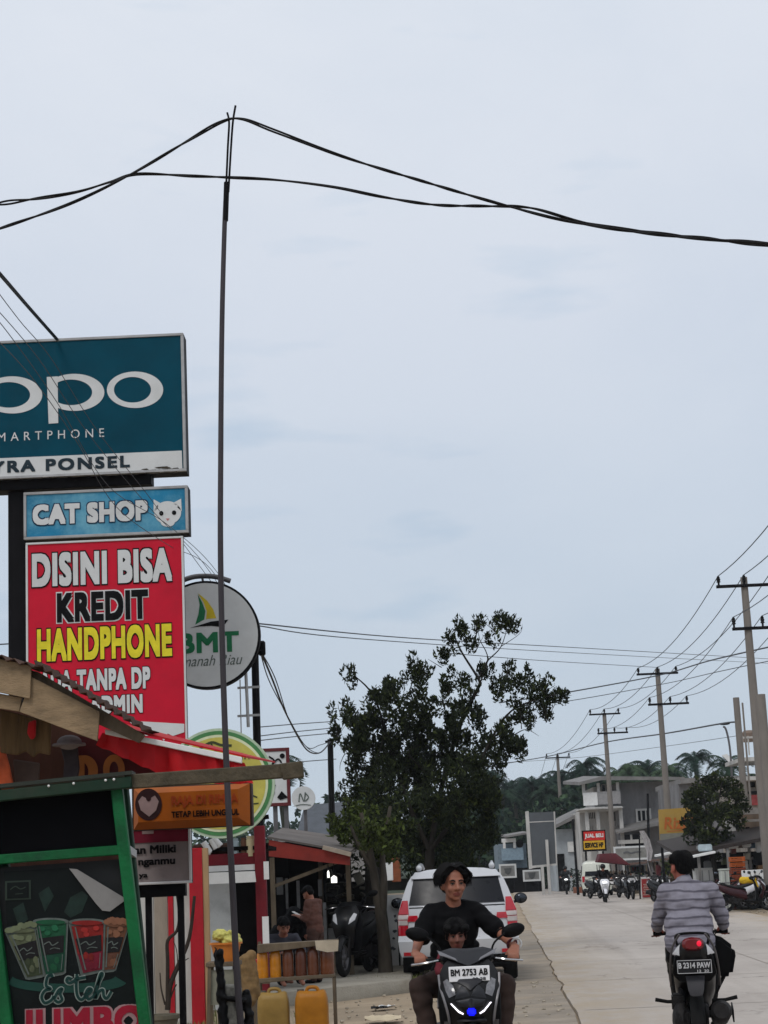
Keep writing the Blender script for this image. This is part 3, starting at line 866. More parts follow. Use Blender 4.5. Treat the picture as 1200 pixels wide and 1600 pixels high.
for x0, y0, x1, y1, x2, y2, x3, y3, c1, c2 in cups:
    d = MB(); P = lambda u, v: ((x0 * (1 - u) + x1 * u) * (1 - v) + (x3 * (1 - u) + x2 * u) * v, (y0 * (1 - u) + y1 * u) * (1 - v) + (y3 * (1 - u) + y2 * u) * v)
    ppoly(d, [P(0, 0), P(1, 0), P(1, 1), P(.85, 1.03), P(.15, 1.03), P(0, 1)], YP - .003, .001, 3)
    ppoly(d, [P(.06, .06), P(.94, .06), P(.93, .62), P(.06, .62)], YP - .006, .001, 0)
    ppoly(d, [P(.07, .6), P(.93, .6), P(.9, .97), P(.12, .97)], YP - .007, .001, 1)
    ppoly(d, [P(.1, .30), P(.88, .28), P(.88, .60), P(.14, .62)], YP - .010, .001, 2)
    disc(d, P(.5, .0)[0], P(.5, 0)[1], abs(x1 - x0) * .5, 5.5, YP - .009, 3, 24); disc(d, P(.5, .0)[0], P(.5, 0)[1] + 1.5, abs(x1 - x0) * .42, 4.0, YP - .012, 0, 24)
    for k in range(5):
        u = random.uniform(.2, .8); disc(d, *P(u, random.uniform(.1, .25)), 5, 4, YP - .011 - k * .0004, 4, 7)
    ribbon(d, [P(.22, .42), P(.4, .38), P(.5, .45), P(.7, .40)], 1.6, YP - .013, 3); ribbon(d, [P(.4, .52), P(.55, .5), P(.75, .53)], 1.2, YP - .013, 3)
    for u in (.02, .98): ribbon(d, [P(u, 0), P(u, .5), P(u, 1)], 1.4, YP - .012, 3)
    ribbon(d, [P(.16, .08), P(.19, .5), P(.24, .92)], 2.0, YP - .0125, 3); ribbon(d, [P(.84, .64), P(.82, .8), P(.78, .94)], 1.2, YP - .0125, 3)
    if x0 in (8, 163):
        for k in range(9):
            u = .1 + .1 * k; disc(d, P(u, -.02)[0], P(u, -.02)[1] - random.uniform(0, 6) * math.sin(PI * u), 5.5, 4.5, YP - .0135 - k * .0003, 4, 9)
    for k in range(6):
        u, v_ = random.uniform(.15, .8), random.uniform(.64, .9); disc(d, *P(u, v_), 4, 6, YP - .0100 - k * .0002, 0 if k % 2 else 1, 8)
    i = cups.index((x0, y0, x1, y1, x2, y2, x3, y3, c1, c2))
    obj('printed_cup', d, [mat('cup_a%d' % i, tuple(int(v * .82) for v in c1), .6, var=.35, scale=14), mat('cup_b%d' % i, tuple(int(v * .82) for v in c2), .6, var=.3, scale=10), mat('cup_label', (20, 18, 20), .6), mat('cup_edge', (86, 94, 90), .5, var=.3, scale=20), mat('cup_ice%d' % i, tuple(min(255, int(v * .95 + 6)) for v in c1), .5, var=.3)], po, True, smooth=0)
strokes = [[(82, 1527), (80, 1523), (74, 1527), (72, 1540), (79, 1545), (70, 1548), (65, 1558), (70, 1567), (80, 1563), (84, 1556)],
           [(84, 1562), (91, 1548), (97, 1545), (94, 1553), (97, 1562), (91, 1566), (86, 1563)],
           [(112, 1530), (106, 1528), (104, 1533), (110, 1536), (120, 1530), (134, 1527)], [(120, 1522), (119, 1540), (121, 1556), (127, 1562), (133, 1557)],
           [(131, 1556), (140, 1552), (143, 1546), (138, 1545), (134, 1553), (138, 1561), (145, 1557), (150, 1550)],
           [(147, 1560), (154, 1536), (160, 1523), (157, 1522), (152, 1540), (149, 1560), (155, 1549), (161, 1547), (162, 1556), (167, 1560), (174, 1549)]]
d = MB()
for s_ in strokes: ribbon(d, s_, 7.5, YP - .006, 0)
obj('script_outline', d, mat('script_pale', (128, 140, 134), .6), po, True, smooth=0)
d = MB()
for s_ in strokes: ribbon(d, s_, 4.2, YP - .010, 0)
obj('script_lettering', d, mat('script_green', (14, 50, 46), .6), po, True, smooth=0)
d = MB(); ptext(d, 'JUMBO', 33, 1640, 226, 1578, YP - .005, .075, grow=.03, spacing=1.08); obj('lettering_outline', d, mat('pale_pink', (150, 118, 120), .6), po, True, smooth=0)
d = MB(); ptext(d, 'JUMBO', 33, 1640, 226, 1578, YP - .009, .045, spacing=1.08); obj('lettering', d, mat('lettering_crimson', (138, 16, 40), .6), po, True, smooth=0)
d = MB(); wbox(d, 8, 1376, 48, 1406, YP - .004, .002); wbox(d, 11, 1378.5, 45, 1403.5, YP - .008, .002, 1); ribbon(d, [(16, 1390), (24, 1385), (32, 1389), (40, 1386)], 1.6, YP - .011, 0); ribbon(d, [(24, 1397), (36, 1396)], 1.2, YP - .011, 0)
obj('printed_stamp', d, [mat('stamp_green', (44, 56, 48), .6), mat('poster_black', (20, 26, 27), .5)], po, True, smooth=0)

# ------------------------------------------------------------------ tall thin pipe with forked top and the cables over it
YT = 11.0
t = thing('cable_pole', 'tall thin bent steel pipe with a forked top holding up twisted cables', 'pole', base(378, 1600, YT))
d = MB(); q = at(382, 1640, YT); d.tube(spline([Vector((q.x + .06, YT, 0)), at(376, 1600, YT), at(364, 1400, YT), at(352, 1150, YT), at(345, 900, YT), at(345, 700, YT), at(347, 500, YT), at(351, 350, YT), at(354, 285, YT)], 6),
                                       [.0215 - .0065 * i / 48 for i in range(49)], 10)
obj('pipe', d, mat('pipe_steel', (66, 62, 66), .55, .3, var=.35, scale=3, streak=.3), t, True)
for pts in ([(353, 300), (356, 230), (358, 192), (355, 176)], [(357, 300), (361, 230), (364, 190), (368, 165)]):
    d = MB(); d.tube(spline([at(x, y, YT) for x, y in pts], 4), .0075, 6); obj('fork_rod', d, m_dark, t, True)
d = MB(); d.tube([at(352.2, 345, YT), at(354.2, 285, YT)], .0185, 10); obj('collar', d, m_black, t, True)

def twisted(name, label, pts, Y, r=.0069, off=.0052, pitch=.8, n=7, gaps=()):
    P = spline([at(x, y, Y) for x, y in pts], 26)
    th = thing(name, label, 'cable', P[0]); dist = 0; A = [[], []]
    for i, p in enumerate(P):
        if i: dist += (P[i] - P[i - 1]).length
        o = off * (.85 + 1.5 * max(0, math.sin(dist * 1.25 + Y * 40)) ** 10)
        an = 2 * PI * dist / pitch + 2.2 * math.sin(dist * 1.7) + 1.2 * math.sin(dist * 3.9)
        v = Vector((0, math.cos(an), math.sin(an))) * o
        A[0].append(p + v); A[1].append(p - v)
    for k in (0, 1):
        d = MB(); d.tube(A[k], r, n); obj('strand', d, m_cable, th, True)
twisted('overhead_cable', 'black twisted cable running over the forked pole top', [(-60, 378), (0, 357), (110, 318), (205, 272), (290, 222), (345, 191), (378, 186), (430, 205), (540, 246), (660, 283), (790, 321), (900, 348), (1040, 368), (1200, 381), (1300, 388)], YT - .03)
twisted('overhead_cable', 'black twisted cable crossing the pole just below its fork', [(-60, 326), (0, 318), (110, 302), (170, 285), (215, 272), (300, 275), (352, 277), (430, 281), (520, 292), (600, 308), (680, 320), (760, 322), (830, 325), (920, 349), (1060, 368), (1200, 382), (1300, 390)], YT + .03, pitch=.7)

t = thing('stump_post', 'stubby grey post wrapped in black plastic at the foot of the thin pole', 'post', base(362, 1600, YT + .05))
d = MB(); d.tube(spline([Vector((at(364, 1600, YT).x + .03, YT + .1, 0)), at(364, 1650, YT + .1), at(363, 1600, YT + .1), at(361, 1552, YT + .1), at(361, 1538, YT + .1)], 5), [.088] * 6 + [.086, .084, .082, .08, .078, .076, .074, .072, .07, .068, .066, .064, .058, .05, .03], 14)
for k, v in enumerate(d.v): d.v[k] = v + Vector((noise.noise(v * 14), noise.noise(v * 14 + Vector((5, 0, 0))), 0)) * .016
obj('stump', d, mat('stump_grey', (128, 127, 120), .95, var=.45, scale=11, bump=.7, bscale=30, dirt=.95, dirtcol=(26, 27, 25)), t, True)
me = flesh('black_plastic_wrap', [cap(at(343, 1488, YT + .04), at(349, 1600, YT + .04), .022, .032), cap(at(349, 1600, YT + .04), at(351, 1700, YT + .04), .032, .04), cap(at(337, 1484, YT + .08), at(341, 1510, YT + .06), .014, .02), cap(at(386, 1552, YT + .06), at(390, 1610, YT + .05), .024, .036), cap(at(390, 1610, YT + .05), at(386, 1700, YT + .05), .036, .03), cap(at(349, 1560, YT + .02), at(378, 1562, YT + .02), .018, .02)], mat('plastic_black', (12, 12, 14), .5, var=.3, spec=.12), None, .008, 2, wrinkle=.016, wscale=16)
mi = Matrix.Translation(t.location).inverted(); me.data.transform(mi); me.parent = t

# ------------------------------------------------------------------ kiosk wall, small signs (about 19-21 m)
t = thing('sign_lightbox', 'orange lightbox with a dark round emblem under the red awning', 'sign', base(300, 1260, 14.2))
YO = 14.2
d = MB(); wbox(d, 206, 1226, 394, 1294, YO + .07, .16); obj('housing', d, mat('housing_brown', (52, 30, 22), .6), t, True, bev=.01)
d = MB(); a = [at(209, 1232, YO + .06), at(390, 1224, YO + .06), at(391, 1289, YO + .06), at(209, 1297, YO + .06)]; b = [at(216, 1240, YO), at(372, 1233, YO), at(372, 1277, YO), at(216, 1285, YO)]
d.add(a + b, [(4, 5, 6, 7), (0, 1, 5, 4), (1, 2, 6, 5), (2, 3, 7, 6), (3, 0, 4, 7)]); obj('face_panel', d, mat('sign_orange', (160, 84, 18), .45, var=.2, scale=3, dirt=.3, dirtcol=(110, 56, 20)), t, True, smooth=20)
d = MB(); ptext(d, 'TETAP LEBIH UNGGUL', 268, 1278, 374, 1268, YO - .008, .035); obj('lettering', d, m_black, t, True, smooth=0)
d = MB(); ptext(d, 'RAJA DI RIMBA', 268, 1263, 372, 1244, YO - .008, .04); obj('red_lettering', d, mat('lettering_rust', (150, 60, 16), .6), t, True, smooth=0)
d = MB(); disc(d, 232, 1257, 21, 25, YO - .006, 0, 32); ppoly(d, [(216, 1252), (222, 1244), (232, 1249), (242, 1243), (248, 1252), (244, 1266), (233, 1276), (220, 1266)], YO - .011, .002, 1); disc(d, 232, 1247, 4, 5, YO - .015, 0, 12)
obj('emblem', d, [mat('emblem_dark', (46, 22, 24), .6), mat('emblem_pale', (150, 128, 126), .6)], t, True, smooth=0)

YM = 14.6
t, e = framed('sign_board', 'dirty white notice board with a dark red band below the orange lightbox', 'sign', 190, 1293, 299, 1382, YM, .06, mat('notice_white', (140, 130, 128), .7, var=.12, scale=4, dirt=.4, dirtcol=(104, 92, 90)), .02, m_signwhite)
d = MB(); ppoly(d, [(196, 1298), (296, 1294), (296, 1314), (196, 1318)], YM - .006, .003); obj('red_band', d, mat('band_red', (112, 16, 40), .6), t, True, smooth=0)
d = MB(); ptext(d, 'an Miliki', 210, 1335, 275, 1322, YM - .009, .035); ptext(d, 'nganmu', 216, 1356, 274, 1344, YM - .009, .035); ptext(d, 'ya', 217, 1374, 231, 1366, YM - .009, .035); obj('lettering', d, m_black, t, True, smooth=0)
d = MB(); wbox(d, 222, 1296, 240, 1303, YM - .009, .002); obj('emblem', d, mat('emblem_pale', (150, 128, 126), .6), t, True)
d = MB(); wbox(d, 190, 1382, 290, 1402, YM + .03, .1); obj('base_trim', d, m_black, t, True)
for x in (232, 282):
    d = MB(); q = at(x, 1390, YM + .1); d.box((q.x, q.y, q.z / 2), (.05, .05, q.z)); obj('leg', d, m_dark, t, True)

YK = 20.4
t = thing('painted_wall', 'white plank wall with red stripes and red corner post behind the notice board', 'wall', base(270, 1500, YK))
m_wplank = mat('plank_white', (186, 184, 178), .85, var=.18, scale=4, streak=.25, dirt=.5, dirtcol=(120, 112, 100), bump=.3)
def upright(mb, x0, x1, ytop, Y, depth, m=0, zb=0.0):
    a = at(x0, 1450, Y).x; b = at(x1, 1450, Y).x; z = at((x0 + x1) / 2, ytop, Y).z
    mb.box(((a + b) / 2, Y + depth / 2, (z + zb) / 2), (b - a, depth, z - zb), m)
d = MB(); upright(d, 180, 240, 1300, YK + .03, .05); upright(d, 241, 262, 1300, YK + .036, .05, 1); upright(d, 272, 298, 1300, YK + .03, .05); obj('plank', d, [m_wplank, mat('plank_bare', (150, 138, 124), .9, var=.3, scale=5, streak=.2, dirt=.5)], t, True, bev=.004)
d = MB(); upright(d, 263, 271, 1300, YK + .02, .06); obj('stripe_board', d, m_redpaint, t, True)
d = MB(); upright(d, 297, 318, 1325, YK - .02, .16); obj('corner_post', d, m_redpaint, t, True, bev=.006)
d = MB(); upright(d, 318.5, 327, 1325, YK, .1); obj('timber_batten', d, mat('batten', (170, 140, 104), .9, var=.25, streak=.2), t, True)
t = thing('flower_pot', 'grey pot with a bare dead shrub in front of the white plank wall', 'plant pot', base(252, 1600, 18.6))
d = MB(); q = base(252, 1600, 18.6); d.lathe([(.001, 0), (.12, 0), (.17, .26), (.185, .27), (.185, .31), (.15, .31), (.14, .27), (.001, .27)], q, 'Z', 20); obj('pot', d, mat('pot_grey', (104, 98, 84), .9, var=.3), t, True)
d = MB()
for pts, r0 in (([(262, 1578), (266, 1540), (280, 1505), (296, 1465), (304, 1400)], .03), ([(262, 1560), (262, 1500), (262, 1470), (276, 1455), (280, 1430), (276, 1395)], .022), ([(270, 1530), (285, 1505), (295, 1497)], .008), ([(266, 1560), (272, 1545), (276, 1538)], .01), ([(278, 1508), (276, 1485), (271, 1470)], .006), ([(258, 1570), (252, 1545), (250, 1520)], .01)):
    P = spline([at(x, y, 18.6) for x, y in pts], 4); d.tube(P, [r0 * (1 - .5 * i / len(P)) for i in range(len(P))], 7)
obj('stem', d, mat('stem_dark', (52, 44, 38), .9, var=.4), t, True)

# grass along the wall and round the trees
m_grass = mat('grass', (104, 108, 62), .9, var=.3, scale=5, island=.5, trans=.2)
def tufts(name, label, spots, h):
    V = []; F = []
    for (x, y, r_, n) in spots:
        for _ in range(n):
            an = random.uniform(0, 2 * PI); rr = r_ * math.sqrt(random.random()); px, py = x + rr * math.cos(an), y + rr * math.sin(an)
            hh = h * random.uniform(.4, 1.2); l = random.uniform(0, 2 * PI); bx, by = math.cos(l) * hh * .45, math.sin(l) * hh * .45; wx, wy = -math.sin(l) * .007, math.cos(l) * .007
            o = len(V)
            V += [(px - wx, py - wy, -.03), (px + wx, py + wy, -.03), (px + bx * .4 + wx, py + by * .4 + wy, hh * .65), (px + bx * .4 - wx, py + by * .4 - wy, hh * .65), (px + bx, py + by, hh)]
            F += [(o, o + 1, o + 2, o + 3), (o + 3, o + 2, o + 4)]
    me = bpy.data.meshes.new(name); me.from_pydata(V, [], F); me.materials.append(m_grass)
    ob = bpy.data.objects.new(name, me); COL.objects.link(ob); return tag(ob, label, 'grass', kind='stuff')
sp = [(at(x, 1590, 18.8).x, 18.8 + random.uniform(-.6, .8), .22, 90) for x in range(235, 330, 8)] + [(at(x, 1590, 18).x, 17.9, .2, 60) for x in range(300, 345, 12)]
sp += [(at(x, 1530, 26.6).x, 26.6 + random.uniform(-.7, .9), .28, 170) for x in range(566, 648, 7)] + [(at(x, 1500, 31).x, 31, .4, 120) for x in range(600, 660, 10)]
sp += [(random.uniform(-2.4, -.6), random.uniform(20, 26), .12, 8) for _ in range(9)]
tufts('grass_tufts', 'scruffy green grass by the tree trunk and the white wall', sp, .15)
# litter and small stones on the shoulder
V = MB()
for _ in range(420):
    y = random.uniform(17.5, 27); x = random.uniform(-3.2, rx0(y) - .1); s_ = random.uniform(.006, .028)
    V.ell((x, y, -.012 + s_ * .3), (s_, s_ * random.uniform(.7, 1.2), s_ * .6), None, 6, 4)
for _ in range(260):
    y = random.uniform(42, 60); x = 7.5 + .055 * y + random.uniform(0, 3.5); s_ = random.uniform(.01, .04)
    V.ell((x, y, -.012 + s_ * .3), (s_, s_, s_ * .6), None, 6, 4)
tag(obj('gravel', V, mat('pebble', (156, 146, 130), .9, island=.4)), 'loose pebbles scattered over the dirt shoulder', 'gravel', kind='stuff')
for (x, y, lab, mm, dx) in ((604, 1562, 'crumpled white paper scrap on the dirt shoulder', m_white, .1), (598, 1581, 'flat torn cardboard scrap on the dirt shoulder', mat('card', (190, 176, 150), .9), .2), (592, 1563, 'dark plastic scrap beside the white paper', m_black, .1)):
    Y = 2800 * CAMZ / (y - 1366); q = base(x, y, Y); d = MB()
    n = 5; vs = [(q.x + (i / n - .5) * dx * 2, q.y + (j / n - .5) * dx * 2, .0 + random.uniform(0, dx * .35)) for j in range(n + 1) for i in range(n + 1)]
    fs = [(j * (n + 1) + i, j * (n + 1) + i + 1, (j + 1) * (n + 1) + i + 1, (j + 1) * (n + 1) + i) for j in range(n) for i in range(n)]
    d.add(vs, fs); d.add([Vector(v) - Vector((0, 0, .004)) for v in vs], fs); solo('litter', d, mm, q, lab, 'litter', smooth=0)

# ------------------------------------------------------------------ red kiosk with white panels (about 24 m)
YQ = 23.4
t = thing('kiosk', 'red and white kiosk with jars on its roof below the yellow round sign', 'kiosk', base(360, 1430, YQ))
d = MB(); wbox(d, 298, 1334, 404, 1353, YQ, .14); obj('red_beam', d, m_darkred, t, True, bev=.01)
d = MB(); wbox(d, 318, 1352, 398, 1361, YQ - .05, .03); ppoly(d, [(316, 1364), (398, 1361), (400, 1378), (321, 1382)], YQ - .25, .02); obj('white_valance', d, m_white, t, True)
d = MB(); upright(d, 318, 361, 1380, YQ + .1, .06); obj('wall', d, mat('kiosk_white', (176, 180, 180), .8, var=.1, dirt=.3), t, True)
d = MB(); upright(d, 355, 408, 1352, YQ + 1.6, .06); d.box((at(360, 1400, YQ).x, YQ + .8, 2.0), (1.0, 1.6, .05)); upright(d, 290, 330, 1345, YQ + .3, .06); obj('dark_wall', d, m_void, t, True)
d = MB(); upright(d, 401, 418, 1290, YQ - .1, .13); obj('post', d, m_darkred, t, True, bev=.01)
d = MB(); upright(d, 410, 420, 1432, YQ - .12, .02, 0, .72); obj('post_patch', d, m_white, t, True)
d = MB(); wbox(d, 412, 1346, 420, 1374, YQ - .14, .03); obj('white_plate', d, m_white, t, True)
d = MB(); upright(d, 298, 306, 1336, YQ, .13); obj('corner_post', d, m_redpaint, t, True, bev=.01)
# jars and tubes standing on the beam
grp = 'jars on the kiosk beam'
for x, y0, y1, wd, mm, lab in ((392, 1306, 1338, 14, mat('jar_cream', (190, 176, 140), .6), 'tall cream jar at the end of the kiosk beam'), (368, 1310, 1338, 11, mat('jar_blue', (150, 164, 168), .5), 'pale blue jar behind the thin pole on the kiosk beam'), (381, 1309, 1336, 9, mat('jar_brown', (96, 66, 48), .6), 'dark brown jar between the cream and blue jars')):
    q = at(x, y1, YQ + .05); h = at(x, y0, YQ + .05).z - q.z; r_ = wd / 2 / 119; d = MB()
    d.lathe([(.001, 0), (r_, 0), (r_, h * .8), (r_ * .8, h * .86), (r_ * .85, h * .87), (r_ * .85, h), (.001, h)], q, 'Z', 16); solo('jar', d, mm, q, lab, 'jar', grp)
hp = MB(); wbox(hp, 300, 1318, 360, 1335, YQ + .1, .3); solo('cardboard_heap', hp, mat('heap_brown', (80, 56, 46), .9, var=.5, scale=9), at(330, 1335, YQ + .1), 'dark brown box lying on the kiosk beam', 'box', bev=.03)
for k, (a, b) in enumerate((((322, 1328), (330, 1332)), ((318, 1316), (328, 1331)), ((330, 1311), (338, 1326)), ((334, 1310), (345, 1322)))):
    d = MB(); d.tube([at(a[0], a[1], YQ), at(b[0], b[1], YQ)], .04, 10); solo('white_tube', d, m_white, at(a[0], a[1], YQ), 'white cardboard tube lying on the brown box on the kiosk', 'tube', 'white tubes on the kiosk')

# ------------------------------------------------------------------ red-roofed shop and what stands in it (27-31 m)
YF = 27.0
t = thing('roadside_shop', 'open roadside shop with a faded red sloping roof behind the fuel rack', 'shop', base(480, 1400, YF))
d = MB()
fr_ = [at(420, 1312, YF), at(547, 1336, YF - .3), at(547, 1352, YF - .3), at(420, 1338, YF)]
d.prism(fr_, (0, .05, 0)); obj('fascia', d, mat('roof_red', (140, 52, 44), .8, var=.25, scale=3, dirt=.5, dirtcol=(92, 44, 40)), t, True)
d = MB(); d.prism([at(418, 1310, YF - .02), at(548, 1333, YF - .32), at(548, 1333, YF - .32) + Vector((.15, 3.6, .22)), at(418, 1310, YF - .02) + Vector((0, 3.6, .22))], (0, 0, .03)); obj('roof', d, mat('roof_grey', (104, 98, 94), .8, var=.3, scale=2, dirt=.4), t, True)
d = MB(); d.bar(at(505, 1324, YF - .25), at(548, 1335, YF - .36), .05, .06); obj('roof_trim', d, mat('trim_tan', (170, 156, 140), .8), t, True)
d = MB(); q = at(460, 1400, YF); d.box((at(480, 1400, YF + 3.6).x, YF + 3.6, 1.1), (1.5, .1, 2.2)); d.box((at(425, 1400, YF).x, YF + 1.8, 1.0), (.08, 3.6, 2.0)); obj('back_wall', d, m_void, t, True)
for x, yy in ((425, YF), (543, YF + .4), (500, YF + 3)):
    d = MB(); p_ = at(x, 1340, yy); d.box((p_.x, yy, p_.z / 2), (.07, .07, p_.z)); obj('post', d, m_wood, t, True)
d = MB(); d.bar(at(428, 1385, YF), at(540, 1342, YF), .04, .05); obj('brace', d, m_wood, t, True)
for x, y0, y1, w_, yy in ((437, 1371, 1398, 10, YF + .4), (448, 1372, 1420, 4, YF + .5), (466, 1376, 1420, 5, YF + .6), (500, 1374, 1400, 6, YF + .8), (508, 1410, 1480, 5, YF + .4), (520, 1450, 1475, 14, YF + .5)):
    d = MB(); wbox(d, x - w_ / 2, y0, x + w_ / 2, y1, yy, .03); solo('hanging_sheet', d, mat('sheet_grey', (118, 118, 118), .8, var=.3), at(x, y0, yy), 'pale hanging sheet in the dark open shop', 'sheet', 'pale sheets hanging in the shop')
m_lamp = mat('lamp_glow', (255, 252, 244), .4, emit=1.4, var=0)
for x, y, w_, lab in ((522, 1374, 9, 'larger lit lamp under the red roof edge'), (513, 1366, 3.5, 'small lit tube lamp left of the larger lamp')):
    q = at(x, y, YF - .1); th = thing('shop_lamp', lab, 'lamp', q); r_ = w_ / 2 / 103; d = MB(); d.lathe([(.001, -.05), (r_, -.05), (r_, .03), (.001, .06)], q, 'Z', 12); obj('bulb', d, m_lamp, th, True)
    d = MB(); d.lathe([(r_ * .5, .06), (r_ * .5, .12), (.001, .12)], q, 'Z', 10); d.tube([q + Vector((0, 0, .1)), q + Vector((0, 0, .3))], .006, 5); obj('holder', d, m_black, th, True)
# wall of clutter right of the shop: stacked boards
t = thing('stone_wall', 'dark grey rubble wall between the shop and the tree trunk', 'wall', base(560, 1420, 30))
d = MB()
for j in range(9):
    for i in range(7):
        x = 520 + i * 11 + (j % 2) * 5; y = 1370 + j * 15
        q = at(x, y, 30); s_ = random.uniform(.8, 1.15); d.box((q.x + random.uniform(-.04, .04), 30 + random.uniform(0, .2), max(q.z, .1) + random.uniform(-.04, .04)), (random.choice((.05, .10, .16, .24)) * s_, .3, random.choice((.03, .06, .12, .22)) * s_), random.choice((0, 1, 1, 1, 2)), Matrix.Rotation(random.gauss(0, .35), 3, 'Y'))
q = at(553, 1430, 30); d.box((q.x, 30.25, .75), (.9, .3, 1.5), 1)
obj('stones', d, [mat('stone_a', (96, 92, 82), .95, var=.4, bump=.5), mat('stone_b', (52, 49, 45), .95, var=.4, bump=.5), mat('stone_c', (132, 126, 112), .95, var=.4, bump=.5)], t, True, bev=.015)
# white board wall with dark marks right of the trunk
t = thing('board_fence', 'white board fence with dark spots between the trunk and the car', 'fence', base(620, 1450, 29.5))
d = MB(); wbox(d, 600, 1398, 640, 1530, 29.5, .04); obj('panel', d, m_white, t, True)
d = MB()
for _ in range(26):
    x, y = random.uniform(606, 638), random.uniform(1412, 1520); ppoly(d, [(x + random.uniform(1, 4.5) * math.cos(k * PI / 3), y + random.uniform(1, 4) * math.sin(k * PI / 3)) for k in range(6)], 29.49 - random.uniform(0, .006), .001)
obj('printed_marks', d, mat('mark_grey', (96, 98, 102), .8, var=.4), t, True, smooth=0)
d = MB(); upright(d, 621, 623.5, 1440, 29.42, .03); upright(d, 600, 602, 1400, 29.42, .03); obj('post', d, m_dark, t, True)

# ------------------------------------------------------------------ fuel rack, bottles, jerrycans (19 m)
YJ = 19.0
t = thing('bottle_rack', 'low wooden rack holding six fuel bottles beside the red post', 'rack', base(465, 1500, YJ))
d = MB()
ppoly(d, [(402, 1476), (528, 1468), (527, 1474), (402, 1490)], YJ - .10, .2); obj('top_board', d, m_wood, t, True, bev=.004)
d = MB(); ppoly(d, [(492, 1470), (529, 1469), (528, 1486), (512, 1488), (494, 1484)], YJ - .125, .02); obj('cloth_rag', d, mat('rag', (178, 166, 146), .9, var=.2), t, True)
d = MB(); ppoly(d, [(398, 1530), (523, 1522), (523, 1527), (398, 1537)], YJ - .12, .24); obj('shelf', d, m_wood, t, True, bev=.004)
zs = at(460, 1530, YJ).z
for x, yy in ((404, YJ + .1), (520, YJ + .1), (404, YJ - .1), (520, YJ - .1)):
    q = at(x, 1472, YJ); d = MB(); d.box((q.x, yy, q.z / 2 + (0 if yy > YJ else -.2) * 0), (.03, .03, q.z if yy > YJ else .01 + zs * 2 * .0 + .02)) if yy > YJ else d.box((q.x, yy, zs / 2), (.03, .03, zs)); obj('leg', d, m_wood, t, True)
fuels = [(411, (206, 132, 24), 'leftmost amber fuel bottle on the rack'), (431, (200, 128, 26), 'second amber fuel bottle from the left on the rack'), (451, (108, 62, 40), 'brown fuel bottle next to the amber pair'), (471, (94, 52, 36), 'darkest brown fuel bottle in the middle of the rack'), (490, (106, 62, 42), 'brown fuel bottle left of the rag covered one'), (512, (110, 62, 36), 'wide brown fuel bottle at the right end under the rag')]
for x, c_, lab in fuels:
    q = at(x, 1530 - (x - 400) * .06, YJ); th = thing('fuel_bottle', lab, 'bottle', q, group='fuel bottles on the rack'); r_ = .058 if x < 500 else .072
    d = MB(); d.lathe([(.001, 0), (r_ * .95, 0), (r_, .015), (r_, .1), (r_ * .97, .13), (r_, .16), (r_, .235), (r_ * .8, .27), (r_ * .35, .29), (r_ * .32, .305), (.001, .305)], q, 'Z', 18)
    obj('body', d, mat('fuel_%d' % x, c_, .25, var=.18, scale=10, spec=.6, trans=.15), th, True)
    d = MB(); d.lathe([(.02, .3), (.024, .3), (.024, .325), (.001, .325)], q, 'Z', 12); obj('cap', d, m_darkred, th, True)
for x, c_, lab, w_ in ((428, (176, 142, 76), 'faded tan jerrycan on the dirt under the rack', .32), (488, (196, 128, 34), 'orange yellow jerrycan on the dirt under the rack', .335)):
    q = base(x, 1600, YJ - .3); th = thing('jerrycan', lab, 'jerrycan', q, group='jerrycans under the rack')
    rings = []
    for z, kx, ky in ((0, .9, .9), (.02, 1, 1), (.1, 1.02, 1.02), (.2, 1.0, 1), (.32, 1.01, 1), (.40, .97, .97), (.445, .86, .86), (.46, .7, .7)):
        ring = []
        for k in range(28):
            a = 2 * PI * k / 28; ca, sa = math.cos(a), math.sin(a)
            ring.append(q + Vector((math.copysign(abs(ca) ** .45, ca) * w_ / 2 * kx, math.copysign(abs(sa) ** .45, sa) * .12 * ky, z + (.02 * (abs(ca) ** 2) if z > .41 else 0))))
        rings.append(ring)
    d = MB(); d.loft(rings); obj('body', d, mat('can_%d' % x, tuple(int(v * .88) for v in c_), .45, var=.25, scale=5, dirt=.5, dirtcol=(130, 96, 44), trans=.15), th, True, smooth=60)
    d = MB(); d.tube(spline([q + Vector((-.05, 0, .45)), q + Vector((-.03, 0, .5)), q + Vector((.05, 0, .5)), q + Vector((.08, 0, .45))], 5), .018, 8); obj('handle', d, mat('can_%d' % x, c_), th, True)
    d = MB(); d.lathe([(.03, .45), (.035, .45), (.035, .49), (.001, .49)], q + Vector((-w_ * .32, 0, 0)), 'Z', 14); obj('cap', d, mat('cap_grey', (90, 86, 80), .6), th, True)

# stool with a tub of yellow fruit bags
YU = 16.6
q = base(350, 1500, YU)
t = thing('wooden_stool', 'grey wooden stool carrying the orange tub', 'stool', q)
zt = at(350, 1502, YU).z
d = MB(); d.box((q.x, YU, zt - .02), (.3, .3, .04)); obj('seat', d, m_wood, t, True, bev=.005)
for i in (-1, 1):
    for j in (-1, 1):
        d = MB(); d.bar((q.x + i * .12, YU + j * .12, zt - .04), (q.x + i * .15, YU + j * .15, 0), .03, .03); obj('leg', d, m_wood, t, True)
d = MB(); d.box((q.x, YU - .1, zt - .22), (.26, .02, .3)); obj('side_panel', d, mat('panel_grey', (130, 130, 116), .9, var=.3), t, True)
t = thing('orange_tub', 'orange plastic tub on the grey stool', 'tub', (q.x, YU, zt))
d = MB(); d.lathe([(.001, 0), (.10, 0), (.135, .15), (.15, .15), (.15, .165), (.12, .165), (.095, .02), (.001, .02)], (q.x + .02, YU, zt), 'Z', 22); obj('bowl', d, mat('tub_orange', (204, 122, 52), .5), t, True)
